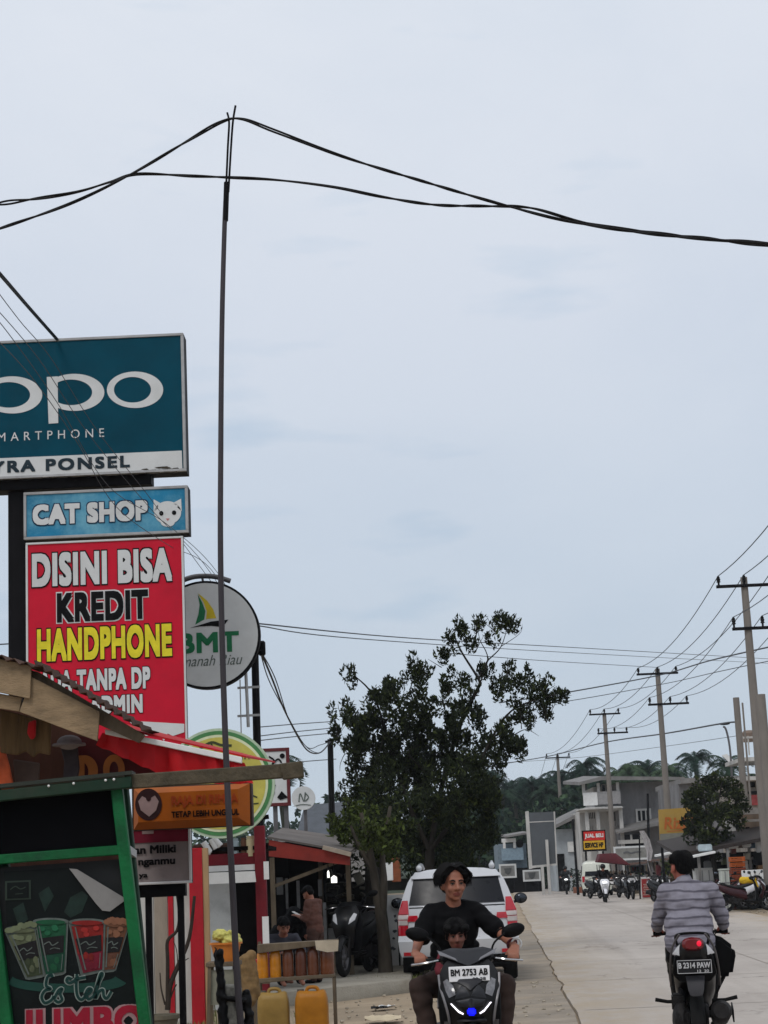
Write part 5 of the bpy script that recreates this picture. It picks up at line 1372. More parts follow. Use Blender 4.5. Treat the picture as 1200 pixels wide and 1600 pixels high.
# ---- the rider coming toward the camera, on a dark scooter with a lit blue lamp
FY = 13.0
floc = base(733, 1600, FY); FRZ = R(180)
m_bikegrey = mat('bike_grey', (46, 47, 51), .4, .2, var=.15, scale=10)
m_bikeblack = mat('bike_black', (10, 10, 12), .38, var=.15, coat=.08)
sc1 = scooter('scooter', 'dark grey scooter with a blue lamp and white number plate carrying two people', floc, FRZ, m_bikeblack, plate_front=(m_plate_w, m_plate_b, 'BM 2753 AB', '09 28', .905), apron=m_bikeblack)
for ch in list(sc1.children):
    if ch.name.startswith('headlight'): bpy.data.objects.remove(ch)
d = MB(); fpatch(d, [(-.20, 1.045), (-.11, 1.07), (0, 1.062), (.11, 1.07), (.20, 1.045), (.13, 1.0), (0, .955), (-.13, 1.0)], .03, .014); vs_ = obj('visor', d, m_bikegrey, sc1)
for s in (-1, 1):
    d = MB(); fpatch(d, [(s * .205, 1.058), (s * .19, 1.025), (s * .07, .985), (s * .085, 1.005)], .044, .01); obj('visor_edge', d, mat('visor_edge', (112, 112, 116), .5, var=.15), vs_)
    d = MB(); fpatch(d, [(s * .145, .755), (s * .165, .80), (s * .178, .86), (s * .150, .875), (s * .112, .83), (s * .100, .775)], .012, .012); obj('headlight', d, mat('lens_smoke', (108, 108, 112), .15, var=.4, scale=30, spec=.7), sc1)
    d = MB(); fpatch(d, [(s * .130, .720), (s * .139, .717), (s * .086, .658), (s * .056, .644), (s * .053, .653), (s * .079, .666)], .014, .012); obj('daylight_strip', d, mat('strip_glow', (248, 246, 255), .3, emit=1.6, var=0), sc1)
    d = MB(); d.tube(spline([(s * .205, yfront(.2, .9) + .01, .90), (s * .198, yfront(.195, .84), .82), (s * .172, yfront(.17, .72), .72), (s * .15, yfront(.15, .62), .60), (s * .16, .46, .48)], 5), .009, 6); obj('side_trim', d, mat('trim_pale', (124, 122, 124), .4, .3), sc1)
    d = MB(); fpatch(d, [(s * .005, .765), (s * .105, .745), (s * .09, .80), (s * .055, .835), (s * .02, .80)], .008, .01); fpatch(d, [(s * .0, .75), (s * .10, .735), (s * .085, .70), (s * .0, .685)], .009, .01); obj('cover_panel', d, m_bikegrey, sc1)
    d = MB(); fpatch(d, [(s * .155, .60), (s * .185, .60), (s * .18, .47), (s * .15, .45)], .03, .02); obj('side_vent', d, mat('vent_grey', (74, 72, 72), .6, var=.5, scale=40), sc1)
d = MB(); fpatch(d, [(-.07, .875), (.07, .875), (.085, .855), (.03, .825), (0, .80), (-.03, .825), (-.085, .855)], .016, .012); obj('nose_panel', d, mat('nose_grey', (44, 44, 48), .4, var=.2), sc1)
d = MB(); d.box((0, yfront(0, .665) + .012, .662), (.06, .02, .05), 0, Matrix.Rotation(R(14), 3, 'X')); obj('blue_lamp', d, mat('blue_glow', (14, 24, 235), .3, emit=.8, var=.45, scale=40), sc1, bev=.012, seg=2)
d = MB(); rings = []
d.box((0, yfront(0, .60) + .01, .60), (.20, .04, .03)); obj('chin_guard', d, m_bikeblack, sc1, bev=.012)

t = thing('person', 'young man in a black t-shirt and brown trousers riding toward us', 'person', floc, FRZ)
GR = [(.325, .176, .987), (-.325, .176, .987)]
J = dict(pelvis=(.06, -.34, .84), chest=(.068, -.27, 1.19), neck=(.062, -.25, 1.36), head=(.055, -.20, 1.500), sh0=(.228, -.27, 1.295), sh1=(-.092, -.27, 1.305),
         el0=(.318, -.12, 1.125), el1=(-.245, -.11, 1.155), wr0=(.355, .105, 1.035), wr1=(-.345, .105, 1.05), hip0=(.15, -.33, .80), hip1=(-.04, -.33, .80), kn0=(.335, .06, .80), kn1=(-.265, .06, .80), an0=(.27, .06, .40), an1=(-.23, .06, .40))
m_tee = mat('black_tshirt', (13, 13, 15), .9, var=.25, spec=.1)
m_brown = mat('brown_trousers', (64, 52, 48), .9, var=.22, scale=10, spec=.1)
hands = [bar_hand(J['wr0'], GR[0], (1, 0, 0)), bar_hand(J['wr1'], GR[1], (-1, 0, 0))]
human(t, J, m_skin, m_tee, m_brown, m_hair, sleeve=.44, loose=.75, hem=.018, voxel=.0075, hands=hands, head_s=1.05, yaw=R(15), pitch=R(-3), shoes=m_black)
d = MB(); q0, q1 = Vector(J['el1']), Vector(J['wr1'])
for f, mm, w_ in ((.18, m_black, .006), (.82, mat('band_maroon', (80, 26, 34), .7), .009)):
    d = MB(); c_ = q0.lerp(q1, f); ax = (q1 - q0).normalized(); Rq = ax.to_track_quat('Z', 'Y').to_matrix(); d.torus((0, 0, 0), .043 - f * .010, w_, 'Z', 20, 6); d.v = [c_ + Rq @ v for v in d.v]; obj('wristband', d, mm, t)
d = MB(); c_ = q0.lerp(q1, .92) + Vector((-.02, 0, .012)); d.torus(c_, .034, .007, 'Y', 20, 6); obj('white_wristband', d, m_white, t)

t = thing('person', 'small child with shaggy dark hair sitting in front of the rider', 'person', floc, FRZ)
Jc = dict(pelvis=(.05, -.06, .76), chest=(.055, -.03, .93), neck=(.058, -.02, 1.035), head=(.06, .0, 1.145), sh0=(.155, -.03, 1.0), sh1=(-.045, -.03, 1.0), el0=(.18, .03, .90), el1=(-.07, .03, .90), wr0=(.13, .13, .93), wr1=(-.02, .13, .93),
          hip0=(.10, -.05, .74), hip1=(.0, -.05, .74), kn0=(.14, .12, .68), kn1=(-.04, .12, .68), an0=(.13, .14, .45), an1=(-.03, .14, .45))
human(t, Jc, mat('skin_child', (116, 72, 58), .55, var=.08, spec=.4), mat('red_shirt', (120, 50, 60), .9), m_black, m_hair, sleeve=.45, s=.62, voxel=.008, head_s=1.42, yaw=R(4), pitch=R(-8), hair_style='mop')

# ---- the rider going away on the right
RY = 15.6
rloc = base(1090, 1600, RY); RRZ = -.145
sc2 = scooter('scooter', 'black scooter seen from behind with a black number plate', rloc, RRZ, m_bikeblack, plate_rear=(m_plate_b, mat('plate_ink', (190, 190, 192), .5), 'B 2314 PAW', '12  20', .765), lit_rear=True, rise=.085, mirrors=False, bw=.86)
m_stripe = mat('sweater', (136, 133, 143), .95, var=.12, scale=16, bump=.3, bscale=160, spec=.1)
tn = m_stripe.node_tree
bsdf = tn.nodes['Principled BSDF']; old = bsdf.inputs['Base Color'].links[0].from_socket
tcx = tn.nodes.new('ShaderNodeTexCoord'); sx_ = tn.nodes.new('ShaderNodeSeparateXYZ'); tn.links.new(tcx.outputs['Object'], sx_.inputs[0])
nzz = tn.nodes.new('ShaderNodeTexNoise'); nzz.inputs['Scale'].default_value = 5; tn.links.new(tcx.outputs['Object'], nzz.inputs[0])
ma = tn.nodes.new('ShaderNodeMath'); ma.operation = 'MULTIPLY_ADD'; ma.inputs[1].default_value = .05; tn.links.new(nzz.outputs[0], ma.inputs[0]); tn.links.new(sx_.outputs[2], ma.inputs[2])
mo = tn.nodes.new('ShaderNodeMath'); mo.operation = 'PINGPONG'; mo.inputs[1].default_value = .036; tn.links.new(ma.outputs[0], mo.inputs[0])
mr = tn.nodes.new('ShaderNodeMapRange'); mr.inputs[1].default_value = .0065; mr.inputs[2].default_value = .0105; mr.inputs[3].default_value = .62; mr.inputs[4].default_value = 0; tn.links.new(mo.outputs[0], mr.inputs[0])
mxx = tn.nodes.new('ShaderNodeMix'); mxx.data_type = 'RGBA'; mxx.inputs[7].default_value = lin(44, 40, 52); tn.links.new(mr.outputs[0], mxx.inputs[0]); tn.links.new(old, mxx.inputs[6]); tn.links.new(mxx.outputs[2], bsdf.inputs['Base Color'])
t = thing('person', 'man in a grey striped long sleeved sweater riding away', 'person', rloc, RRZ)
Jr = dict(pelvis=(-.015, -.34, .91), chest=(-.01, -.27, 1.22), neck=(-.02, -.24, 1.42), head=(-.04, -.21, 1.54), sh0=(-.18, -.25, 1.335), sh1=(.185, -.25, 1.335), el0=(-.255, -.14, 1.12), el1=(.265, -.14, 1.12),
          wr0=(-.285, .09, 1.03), wr1=(.28, .09, 1.03), hip0=(-.12, -.30, .84), hip1=(.07, -.30, .84), kn0=(-.14, .10, .72), kn1=(.16, .10, .72), an0=(-.12, .12, .40), an1=(.12, .12, .40))
hands = [bar_hand(Jr['wr0'], (-.28, .176, .987), (-1, 0, 0)), bar_hand(Jr['wr1'], (.28, .176, .987), (1, 0, 0))]
human(t, Jr, mat('skin_ruddy', (158, 88, 72), .55, var=.08, spec=.4), m_stripe, m_black, m_hair, sleeve=.93, voxel=.0085, hands=hands, head_s=1.05, yaw=R(28), pitch=R(-2), hair_style='short', lean=1.25, hem=.042, loose=1.3, collar=-.005, shoes=m_black)
t = thing('black_bag', 'black bag hanging at the right side of the departing scooter', 'bag', rloc, RRZ)
d = MB(); d.prism([(.16, -.30, .98), (.25, -.30, .95), (.345, -.30, .87), (.35, -.30, .80), (.31, -.30, .64), (.19, -.30, .63), (.16, -.30, .75)], (0, .22, 0)); obj('bag_body', d, mat('bag_black', (10, 10, 11), .8, var=.3, spec=.1), t, bev=.03, seg=2)
d = MB(); d.tube(spline([(.20, -.22, .96), (.14, -.2, 1.02), (.08, -.1, .98)], 4), .01, 6); obj('strap', d, m_black, t)
d = MB(); d.tube([(.24, -.25, .64), (.20, -.25, .56), (.17, -.25, .5)], [.02, .012, .01], 6); obj('hanging_cord', d, m_black, t)

# ------------------------------------------------------------------ white family car seen from behind (forward is +Y)
CY = 26.6
cloc = base(726, 1450, CY); cloc.y += 2.2
car = thing('parked_car', 'white family car with dark rear window and roof rails on the verge', 'car', cloc, -math.atan(.045))
m_carwhite = mat('car_white', (192, 194, 198), .3, var=.03, scale=2, coat=.5, dirt=.12, dirtcol=(170, 166, 160))
m_glass = mat('dark_glass', (20, 22, 28), .3, var=.15, spec=.22)
def lerp_tab(T, z):
    for (a, va), (b, vb) in zip(T, T[1:]):
        if z <= b: break
    t_ = max(0, min(1, (z - a) / (b - a))); t_ = t_
    return va + (vb - va) * t_
YRR = [(.28, -2.16), (.40, -2.24), (.62, -2.27), (.70, -2.20), (.95, -2.19), (1.08, -2.15), (1.50, -1.92), (1.60, -1.80), (1.68, -1.6)]
rear = lambda x, z: lerp_tab(YRR, z) + .16 * (abs(x) / .86) ** 3.2
PROF = [(.28, .74), (.36, .82), (.48, .86), (.62, .875), (.72, .868), (.85, .872), (.98, .865), (1.08, .845), (1.20, .805), (1.34, .755), (1.46, .705), (1.54, .655), (1.595, .57), (1.625, .42), (1.64, .2)]
# stations along the car: (y, roof height scale above the belt, width scale); the greenhouse falls to the bonnet in front
def station(y):
    pts = []
    for z, x in PROF:
        if y > 0.75 and z > 1.0:
            f = max(0, 1 - (y - .75) / .85); zz = 1.0 + (z - 1.0) * f - (.10 * min(1, max(0, (y - 1.5) / .6))); xx = x + (0.80 - x) * (1 - f) * (1 if z < 1.5 else .0) if z < 1.5 else x
        else: zz, xx = z, x
        if y > 1.9: k = 1 - ((y - 1.9) / .42) ** 2 * .18; xx *= k
        pts.append((xx, zz))
    return [Vector((x, y, z)) for x, z in pts] + [Vector((-x, y, z)) for x, z in reversed(pts)]
d = MB()
rings = [[Vector((v.x, rear(v.x, v.z), v.z)) for v in station(-2)]]
for y in (-1.5, -1.0, -.4, .2, .7, 1.0, 1.3, 1.6, 1.9, 2.1, 2.25, 2.32): rings.append([Vector((v.x, max(v.y, rear(v.x, v.z) + .02 * 0 + (.001)) if y == -1.5 else v.y, v.z)) for v in station(y)])
d.loft(rings, 0, True, False, True)
rows = []
for z, x in PROF:
    rows.append([Vector((x * (k / 8), rear(x * k / 8, z), z)) for k in range(-8, 9)])
d.add([v for r_ in rows for v in r_], [(j * 17 + i, j * 17 + i + 1, j * 17 + i + 18, j * 17 + i + 17) for j in range(len(rows) - 1) for i in range(16)])
obj('body', d, m_carwhite, car, smooth=38)
def rpatch(mb, poly, off, th=.03, m=0, n=6):
    """Panel following the rear of the car; poly is four (x,z) corners, subdivided."""
    (a, b, c, e) = [Vector((p[0], 0, p[1])) for p in poly]; V0 = []; V1 = []
    for j in range(n + 1):
        for i in range(n + 1):
            p = a.lerp(b, i / n).lerp(e.lerp(c, i / n), j / n); y = rear(p.x, p.z) - off
            V0.append(Vector((p.x, y, p.z))); V1.append(Vector((p.x, y + th, p.z)))
    N_ = (n + 1) ** 2; fs = []
    for j in range(n):
        for i in range(n):
            q = j * (n + 1) + i; fs += [(q, q + 1, q + n + 2, q + n + 1), (N_ + q, N_ + q + n + 1, N_ + q + n + 2, N_ + q + 1)]
    for i in range(n):
        for q, r_ in ((i, i + 1), (n * (n + 1) + i, n * (n + 1) + i + 1), (i * (n + 1), (i + 1) * (n + 1)), (i * (n + 1) + n, (i + 1) * (n + 1) + n)): fs.append((q, r_, N_ + r_, N_ + q))
    mb.add(V0 + V1, fs, m)
d = MB(); rpatch(d, [(-.70, 1.13), (.70, 1.13), (.615, 1.52), (-.615, 1.52)], .012, n=12); obj('rear_window', d, m_glass, car)
d = MB(); rpatch(d, [(-.66, 1.50), (.66, 1.50), (.60, 1.60), (-.60, 1.60)], .05, .09, n=10); obj('roof_spoiler', d, m_carwhite, car, bev=.01)
m_lred = mat('lamp_red', (176, 14, 34), .15, var=.12, spec=.7); m_lclear = mat('lamp_clear', (186, 176, 172), .15, var=.1, spec=.7)
for s in (-1, 1):
    d = MB()
    P = lambda za, zb, m: rpatch(d, [(s * (.735 - (za - .7) * .10), za), (s * (.868 - max(0, za - 1.0) * .35), za), (s * (.868 - max(0, zb - 1.0) * .35), zb), (s * (.735 - (zb - .7) * .10 + max(0, zb - 1.0) * .15), zb)], .014, .05, m, 4)
    P(.70, .845, 0); P(.85, .925, 1); P(.93, 1.0, 1); P(1.005, 1.20, 0)
    obj('tail_light', d, [m_lred, m_lclear], car, bev=.004)
    d = MB(); d.ell((s * .54, -1.66, 1.655), (.045, .13, .05)); d.tube(spline([(s * .54, -1.66, 1.66), (s * .545, -1.2, 1.705), (s * .545, -.2, 1.71), (s * .54, .5, 1.65)], 5), .022, 8); obj('roof_rail', d, m_carwhite, car)
    d = MB(); d.bar((s * .84, .62, 1.06), (s * .93, .60, 1.09), .05, .04); mi_ = obj('side_mirror', d, m_black, car)
    d = MB(); d.ell((s * .985, .58, 1.13), (.105, .06, .085), None, 18, 12); obj('mirror_shell', d, m_black, mi_)
    d = MB(); d.ell((s * .985, .545, 1.13), (.09, .035, .07), None, 18, 10); obj('mirror_glass', d, mat('mirror_dark', (60, 64, 70), .08, .8), mi_)
    d = MB(); rpatch(d, [(s * .62, .42), (s * .80, .42), (s * .80, .47), (s * .62, .47)], .012, .02, 0, 3); obj('reflector', d, m_lred, car)
    for y in (-1.35, 1.35):
        d = MB(); d.lathe([(.20, -.10), (.30, -.10), (.325, -.07), (.325, .07), (.30, .10), (.20, .10)], (s * .74, y, .325), 'X', 28); w_ = obj('wheel', d, m_rubber, car)
        d = MB(); d.lathe([(.001, .09), (.10, .105), (.19, .095), (.205, .08), (.205, -.08), (.001, -.08)], (s * .74, y, .325), 'X', 24); d.v = [Vector((s * abs(v.x - s * .74) * (1 if (v.x - s * .74) * 1 > 0 else -1) * (1) + s * .74 if s > 0 else -(v.x - s * .74) + s * .74, v.y, v.z)) for v in d.v]; obj('rim', d, m_steel, w_)
    d = MB(); d.prism([(s * .815, -1.75, 1.14), (s * .80, -.45, 1.13), (s * .715, -.50, 1.46), (s * .715, -1.65, 1.46)], (s * .012, 0, 0)); d.prism([(s * .80, -.38, 1.13), (s * .80, .72, 1.10), (s * .715, .28, 1.45), (s * .715, -.42, 1.46)], (s * .012, 0, 0)); obj('side_window', d, m_glass, car)
d = MB(); rpatch(d, [(-.50, .93), (.50, .93), (.50, 1.0), (-.50, 1.0)], .018, .03); obj('tailgate_garnish', d, m_chrome, car, bev=.004)
d = MB(); rpatch(d, [(-.73, .90), (-.56, .90), (-.58, .985), (-.71, .985)], .016, .02); rpatch(d, [(.56, .90), (.73, .90), (.71, .985), (.58, .985)], .016, .02); obj('garnish_light', d, m_lred, car)
d = MB(); rpatch(d, [(-.26, .76), (.26, .76), (.26, .88), (-.26, .88)], .02, .02, 0); pl_ = obj('number_plate', d, m_plate_b, car)
d = MB(); text(d, 'BM 1467 TY', (-.20, rear(.1, .8) - .026, .80), .40, .055, .03); obj('plate_lettering', d, m_white, pl_, smooth=0)
d = MB(); rpatch(d, [(-.80, .26), (.80, .26), (.82, .40), (-.82, .40)], .012, .05, 0, 10); obj('lower_bumper', d, m_black, car)
d = MB(); rpatch(d, [(-.70, 1.085), (.70, 1.085), (.69, 1.10), (-.69, 1.10)], .006, .01, 0, 10); rpatch(d, [(-.78, .655), (.78, .655), (.78, .668), (-.78, .668)], .006, .01, 0, 10); obj('panel_gap', d, m_black, car)
d = MB(); d.box((0, .1, .30), (1.5, 4.0, .2)); obj('underbody', d, m_black, car)
d = MB(); d.prism([(-.62, .82, 1.5), (.62, .82, 1.5), (.72, 1.55, 1.02), (-.72, 1.55, 1.02)], (0, .02, .02)); obj('windscreen', d, m_glass, car)
d = MB(); d.tube([(0, -1.95, 1.18), (.30, -1.99, 1.16)], .008, 6); d.ell((0, -2.09, 1.15), (.03, .02, .03)); obj('rear_wiper', d, m_black, car)
d = MB(); d.tube([(.36, -1.62, 1.66), (.37, -1.85, 1.80)], [.014, .006], 6); obj('aerial', d, m_black, car)

# ------------------------------------------------------------------ people in the open shop
def stand(x, ytop, Y, h, **k):
    p = at(x, ytop, Y); return Vector((p.x, Y, p.z - h))
q = at(490, 1384, 25.6)
t = thing('person', 'person in a loose brown shirt looking down at a phone in the shop', 'person', (q.x, 25.6, .15), R(62))
hh = q.z - .15; k = hh / 1.66
Jp = {n: tuple(c * k for c in v) for n, v in dict(pelvis=(0, 0, .92), chest=(0, .03, 1.22), neck=(0, .05, 1.42), head=(0, .12, 1.53), sh0=(-.18, .02, 1.37), sh1=(.18, .02, 1.37), el0=(-.23, .05, 1.10), el1=(.23, .06, 1.10), wr0=(-.12, .28, 1.16), wr1=(.12, .28, 1.16),
     hip0=(-.09, 0, .88), hip1=(.09, 0, .88), kn0=(-.10, .02, .48), kn1=(.10, .02, .48), an0=(-.10, 0, .09), an1=(.10, 0, .09)).items()}
human(t, Jp, m_skin, mat('brown_shirt', (92, 62, 54), .95, var=.2), mat('brown_long', (72, 52, 46), .95, var=.2), m_hair, sleeve=.7, s=k, voxel=.011, yaw=0, pitch=R(-32), hair_style='short', lean=1.15, shoes=m_black)
d = MB(); d.box((0, .36 * k, 1.19 * k), (.075, .14, .01), 0, Matrix.Rotation(R(30), 3, 'X')); tp_ = thing('mobile_phone', 'pale phone held by the person in the brown shirt', 'phone', (q.x, 25.6, .15), R(62)); obj('case', d, m_white, tp_, bev=.004)
q = at(440, 1428, 25.2)
t = thing('person', 'dark haired person sitting low between the posts of the kiosk', 'person', (q.x, 25.2, .15), R(200))
Js = dict(pelvis=(0, -.1, .22), chest=(0, -.02, .50), neck=(0, .03, .68), head=(0, .08, .80), sh0=(-.18, -.0, .64), sh1=(.18, 0, .64), el0=(-.24, .12, .42), el1=(.24, .12, .42), wr0=(-.14, .32, .46), wr1=(.14, .32, .46), hip0=(-.1, -.05, .20), hip1=(.1, -.05, .20), kn0=(-.14, .30, .46), kn1=(.14, .30, .46), an0=(-.13, .34, .10), an1=(.13, .34, .10))
human(t, Js, m_skin, mat('slate_shirt', (58, 58, 66), .95), m_black, m_hair, sleeve=.45, voxel=.012, hair_style='short', pitch=R(-20))
q = at(468, 1424, 25.9)
t = thing('person', 'person in black bending over beside the standing phone user', 'person', (q.x - .1, 25.9, .15), R(-70))
Jb = dict(pelvis=(0, -.25, .84), chest=(0, .02, 1.08), neck=(0, .20, 1.10), head=(0, .34, 1.06), sh0=(-.18, .15, 1.08), sh1=(.18, .15, 1.08), el0=(-.22, .22, .82), el1=(.22, .22, .82), wr0=(-.14, .36, .64), wr1=(.14, .36, .64), hip0=(-.1, -.24, .80), hip1=(.1, -.24, .80), kn0=(-.11, -.16, .44), kn1=(.11, -.16, .44), an0=(-.11, -.22, .08), an1=(.11, -.22, .08))
Jb = {n: tuple(c * .84 for c in v) for n, v in Jb.items()}
human(t, Jb, m_skin, m_tee, mat('navy_trousers', (26, 30, 44), .95), m_hair, sleeve=.6, s=.84, voxel=.012, hair_style='short', pitch=R(-40))
# scooter parked by the shop, front wheel toward us on the left
scooter('scooter', 'black scooter parked by the shop with its front wheel turned to the left', (at(556, 1500, 27.0).x, 27.4, .16), R(164), m_bikeblack)

# ------------------------------------------------------------------ trees near the road
m_leaf1 = mat('leaf_dark', (34, 42, 26), .8, var=.3, scale=1.2, island=.45, trans=.12, spec=.15)
m_leaf2 = mat('leaf_olive', (56, 64, 32), .8, var=.3, scale=1.2, island=.45, trans=.15, spec=.15)
m_leaf3 = mat('leaf_light', (78, 90, 44), .8, var=.3, island=.4, trans=.2, spec=.15)
m_bark = mat('bark', (74, 68, 60), .95, var=.4, scale=6, bump=.7, bscale=25, streak=.25)
m_barkd = mat('bark_dark', (40, 37, 33), .95, var=.4, scale=6, bump=.6, bscale=25, streak=.25)

def limb(d, pts, r0, r1, n=7):
    P = spline(pts, 5); d.tube(P, [r0 + (r1 - r0) * i / (len(P) - 1) for i in range(len(P))], n)

YTR = 36.0
t = thing('roadside_tree', 'tall dark leafy tree behind the white car', 'tree', base(672, 1480, YTR))
random.seed(5)
blobs = [ # px, py, radius px, leaves
    (552, 1062, 14, 60), (583, 1085, 20, 130), (530, 1112, 13, 60), (527, 1140, 12, 70), (545, 1108, 14, 70), (566, 1120, 26, 200), (605, 1070, 18, 110), (616, 1100, 28, 260), (642, 1035, 9, 40), (650, 1062, 20, 140), (665, 1045, 12, 60), (655, 1100, 26, 220),
    (690, 1030, 13, 70), (703, 1005, 14, 60), (720, 983, 17, 90), (744, 980, 15, 70), (775, 975, 13, 70), (797, 968, 14, 80), (803, 985, 10, 40), (768, 1000, 10, 40), (742, 1008, 12, 50), (700, 1062, 20, 120), (735, 1070, 16, 80), (760, 1050, 16, 80), (770, 1065, 10, 40),
    (793, 1045, 14, 70), (792, 1075, 22, 150), (825, 1065, 18, 110), (850, 1068, 14, 70), (838, 1090, 24, 150), (868, 1085, 13, 70), (878, 1080, 9, 40), (855, 1110, 15, 80), (815, 1115, 24, 170), (790, 1150, 28, 240), (810, 1165, 18, 110), (775, 1185, 24, 200),
    (548, 1165, 16, 60), (560, 1150, 30, 230), (590, 1150, 36, 420), (640, 1145, 40, 560), (690, 1120, 34, 380), (735, 1120, 30, 300), (720, 1165, 44, 620), (670, 1180, 46, 700), (610, 1195, 42, 620), (570, 1210, 30, 330), (740, 1210, 40, 560), (640, 1235, 50, 860), (700, 1245, 52, 900), (755, 1250, 30, 380),
    (590, 1250, 36, 460), (660, 1290, 50, 850), (720, 1300, 46, 780), (610, 1300, 36, 460), (760, 1300, 22, 240), (665, 1335, 44, 520), (725, 1345, 34, 400), (690, 1375, 30, 240), (575, 1290, 24, 200), (550, 1240, 20, 130), (540, 1280, 18, 120)]
cl = []
for x, y, r_, n in blobs:
    c_ = at(x, y, YTR + random.uniform(-1.1, 1.1) * min(1, (r_ - 8) / 25)); rm = r_ / 78
    k_ = max(1, int(n / (16 if y > 1120 else 20)))
    for _ in range(k_):      # each blob is a handful of twig-end tufts, so sky shows between them
        dv = Vector((random.gauss(0, 1), random.gauss(0, 1), random.gauss(0, 1))); dv *= rm * (random.random() ** .4) / (dv.length + 1e-6)
        cl.append((c_ + dv, (random.uniform(.09, .17), random.uniform(.09, .17), random.uniform(.12, .24)), 50))
leaf_mesh('crown', cl, .105, [m_leaf1, m_leaf1, m_leaf1, m_leaf2], t, aspect=2.6, up=.75)
d = MB()
tb = base(668, 1480, YTR)
mid = at(672, 1330, YTR)
limb(d, [tb, at(668, 1420, YTR), mid], .13, .10, 10)
for pts, r0 in (([mid, at(640, 1260, YTR), at(610, 1170, YTR), at(585, 1090, YTR), at(553, 1055, YTR)], .10), ([mid, at(690, 1230, YTR + .3), at(720, 1130, YTR + .2), at(747, 1075, YTR), at(748, 1062, YTR), at(722, 1020, YTR), at(708, 990, YTR)], .11),
                ([mid, at(720, 1260, YTR - .3), at(760, 1170, YTR - .3), at(800, 1110, YTR - .2), at(868, 1085, YTR)], .09), ([at(748, 1062, YTR), at(760, 1035, YTR), at(783, 1010, YTR), at(795, 970, YTR)], .04), ([at(747, 1075, YTR), at(762, 1030, YTR), at(750, 1000, YTR), at(745, 975, YTR)], .03),
                ([at(610, 1170, YTR), at(570, 1160, YTR), at(535, 1120, YTR), at(528, 1100, YTR)], .035), ([at(600, 1130, YTR), at(640, 1080, YTR), at(643, 1035, YTR)], .04), ([at(760, 1170, YTR - .3), at(800, 1150, YTR), at(822, 1140, YTR), at(842, 1150, YTR)], .03),
                ([at(640, 1260, YTR), at(575, 1240, YTR), at(545, 1180, YTR), at(533, 1190, YTR), at(531, 1205, YTR)], .03), ([at(690, 1230, YTR), at(640, 1180, YTR - .6), at(655, 1165, YTR - .8)], .03), ([at(783, 1010, YTR), at(812, 990, YTR), at(816, 975, YTR)], .015)):
    limb(d, pts, r0 * .55, r0 * .1)
for _ in range(60):
    x, y, r_, n = random.choice(blobs); a = at(x, y + r_, YTR + random.uniform(-.8, .8)); limb(d, [a, a + Vector((random.uniform(-.3, .3), random.uniform(-.3, .3), random.uniform(.1, .5)))], .010, .003, 4)
obj('trunk', d, m_barkd, t, True)

# slim leaning tree with several bare stems on the grass verge
YSL = 27.6
t = thing('slim_tree', 'slim twin stemmed tree standing in grass left of the white car', 'tree', base(603, 1530, YSL))
d = MB()
limb(d, [base(603, 1530, YSL), at(600, 1470, YSL), at(590, 1400, YSL), at(578, 1330, YSL), at(564, 1270, YSL)], .125, .03, 10)
limb(d, [at(597, 1430, YSL), at(600, 1380, YSL - .1), at(598, 1330, YSL - .1), at(610, 1260, YSL)], .07, .025, 9)
limb(d, [at(583, 1360, YSL), at(560, 1320, YSL), at(548, 1290, YSL)], .05, .02, 7)
obj('trunk', d, m_bark, t, True)
cl = []
for x, y, r_, n in ((548, 1285, 22, 220), (525, 1290, 14, 110), (565, 1265, 24, 230), (585, 1305, 26, 420), (600, 1330, 20, 260), (575, 1335, 18, 200), (612, 1300, 18, 180), (540, 1310, 14, 100), (560, 1310, 16, 140)):
    c_ = at(x, y, YSL + random.uniform(-.4, .4))
    for _ in range(max(1, n // 22)):
        dv = Vector((random.gauss(0, 1), random.gauss(0, 1), random.gauss(0, 1))); dv *= r_ / 101 * (random.random() ** .4) / dv.length
        cl.append((c_ + dv, (.09, .09, .10), 26))
leaf_mesh('crown', cl, .085, [m_leaf2, m_leaf3], t, aspect=2.2, up=.4)
t = thing('dark_tree', 'dark tree with a thick trunk just left of the slim tree', 'tree', base(592, 1500, 29))
d = MB(); limb(d, [base(594, 1500, 29), at(590, 1440, 29), at(584, 1370, 29), at(588, 1290, 29)], .19, .12, 12); obj('trunk', d, m_barkd, t, True)
leaf_mesh('crown', [(at(590 + random.uniform(-40, 50), 1290 + random.uniform(-50, 60), 29.5 + random.uniform(-.6, .6)), (.22, .22, .2), 60) for _ in range(26)], .10, [m_leaf1, m_leaf1, m_leaf2], t, aspect=2.4, up=.3)
# clutter under the big tree
for (x0, y0, x1, y1, Y, mm, lab, cat_) in ((600, 1346, 614, 1376, 33, m_white, 'small white notice hung under the big tree', 'notice'), (560, 1374, 640, 1392, 37, mat('shed_dark', (40, 40, 38), .9, var=.5), 'low dark shed roof under the big tree', 'shed'), (612, 1340, 626, 1378, 34, mat('terracotta', (130, 76, 52), .9, var=.4), 'orange brown board hung beside the small white notice', 'board')):
    d = MB(); wbox(d, x0, y0, x1, y1, Y, .06); solo('hanging_board' if cat_ != 'shed' else 'shed', d, mm, at(x0, y1, Y), lab, cat_, bev=.01)
t = thing('black_pole', 'thin black pole against the left edge of the tall tree', 'pole', base(522, 1400, 44)); d = MB(); d.tube([base(520, 1400, 44), at(516, 1155, 44)], [.09, .07], 8); obj('shaft', d, m_black, t, True)
d = MB(); d.bar(at(508, 1159, 44), at(520, 1157, 44), .05, .05); obj('cross_arm', d, m_black, t, True)

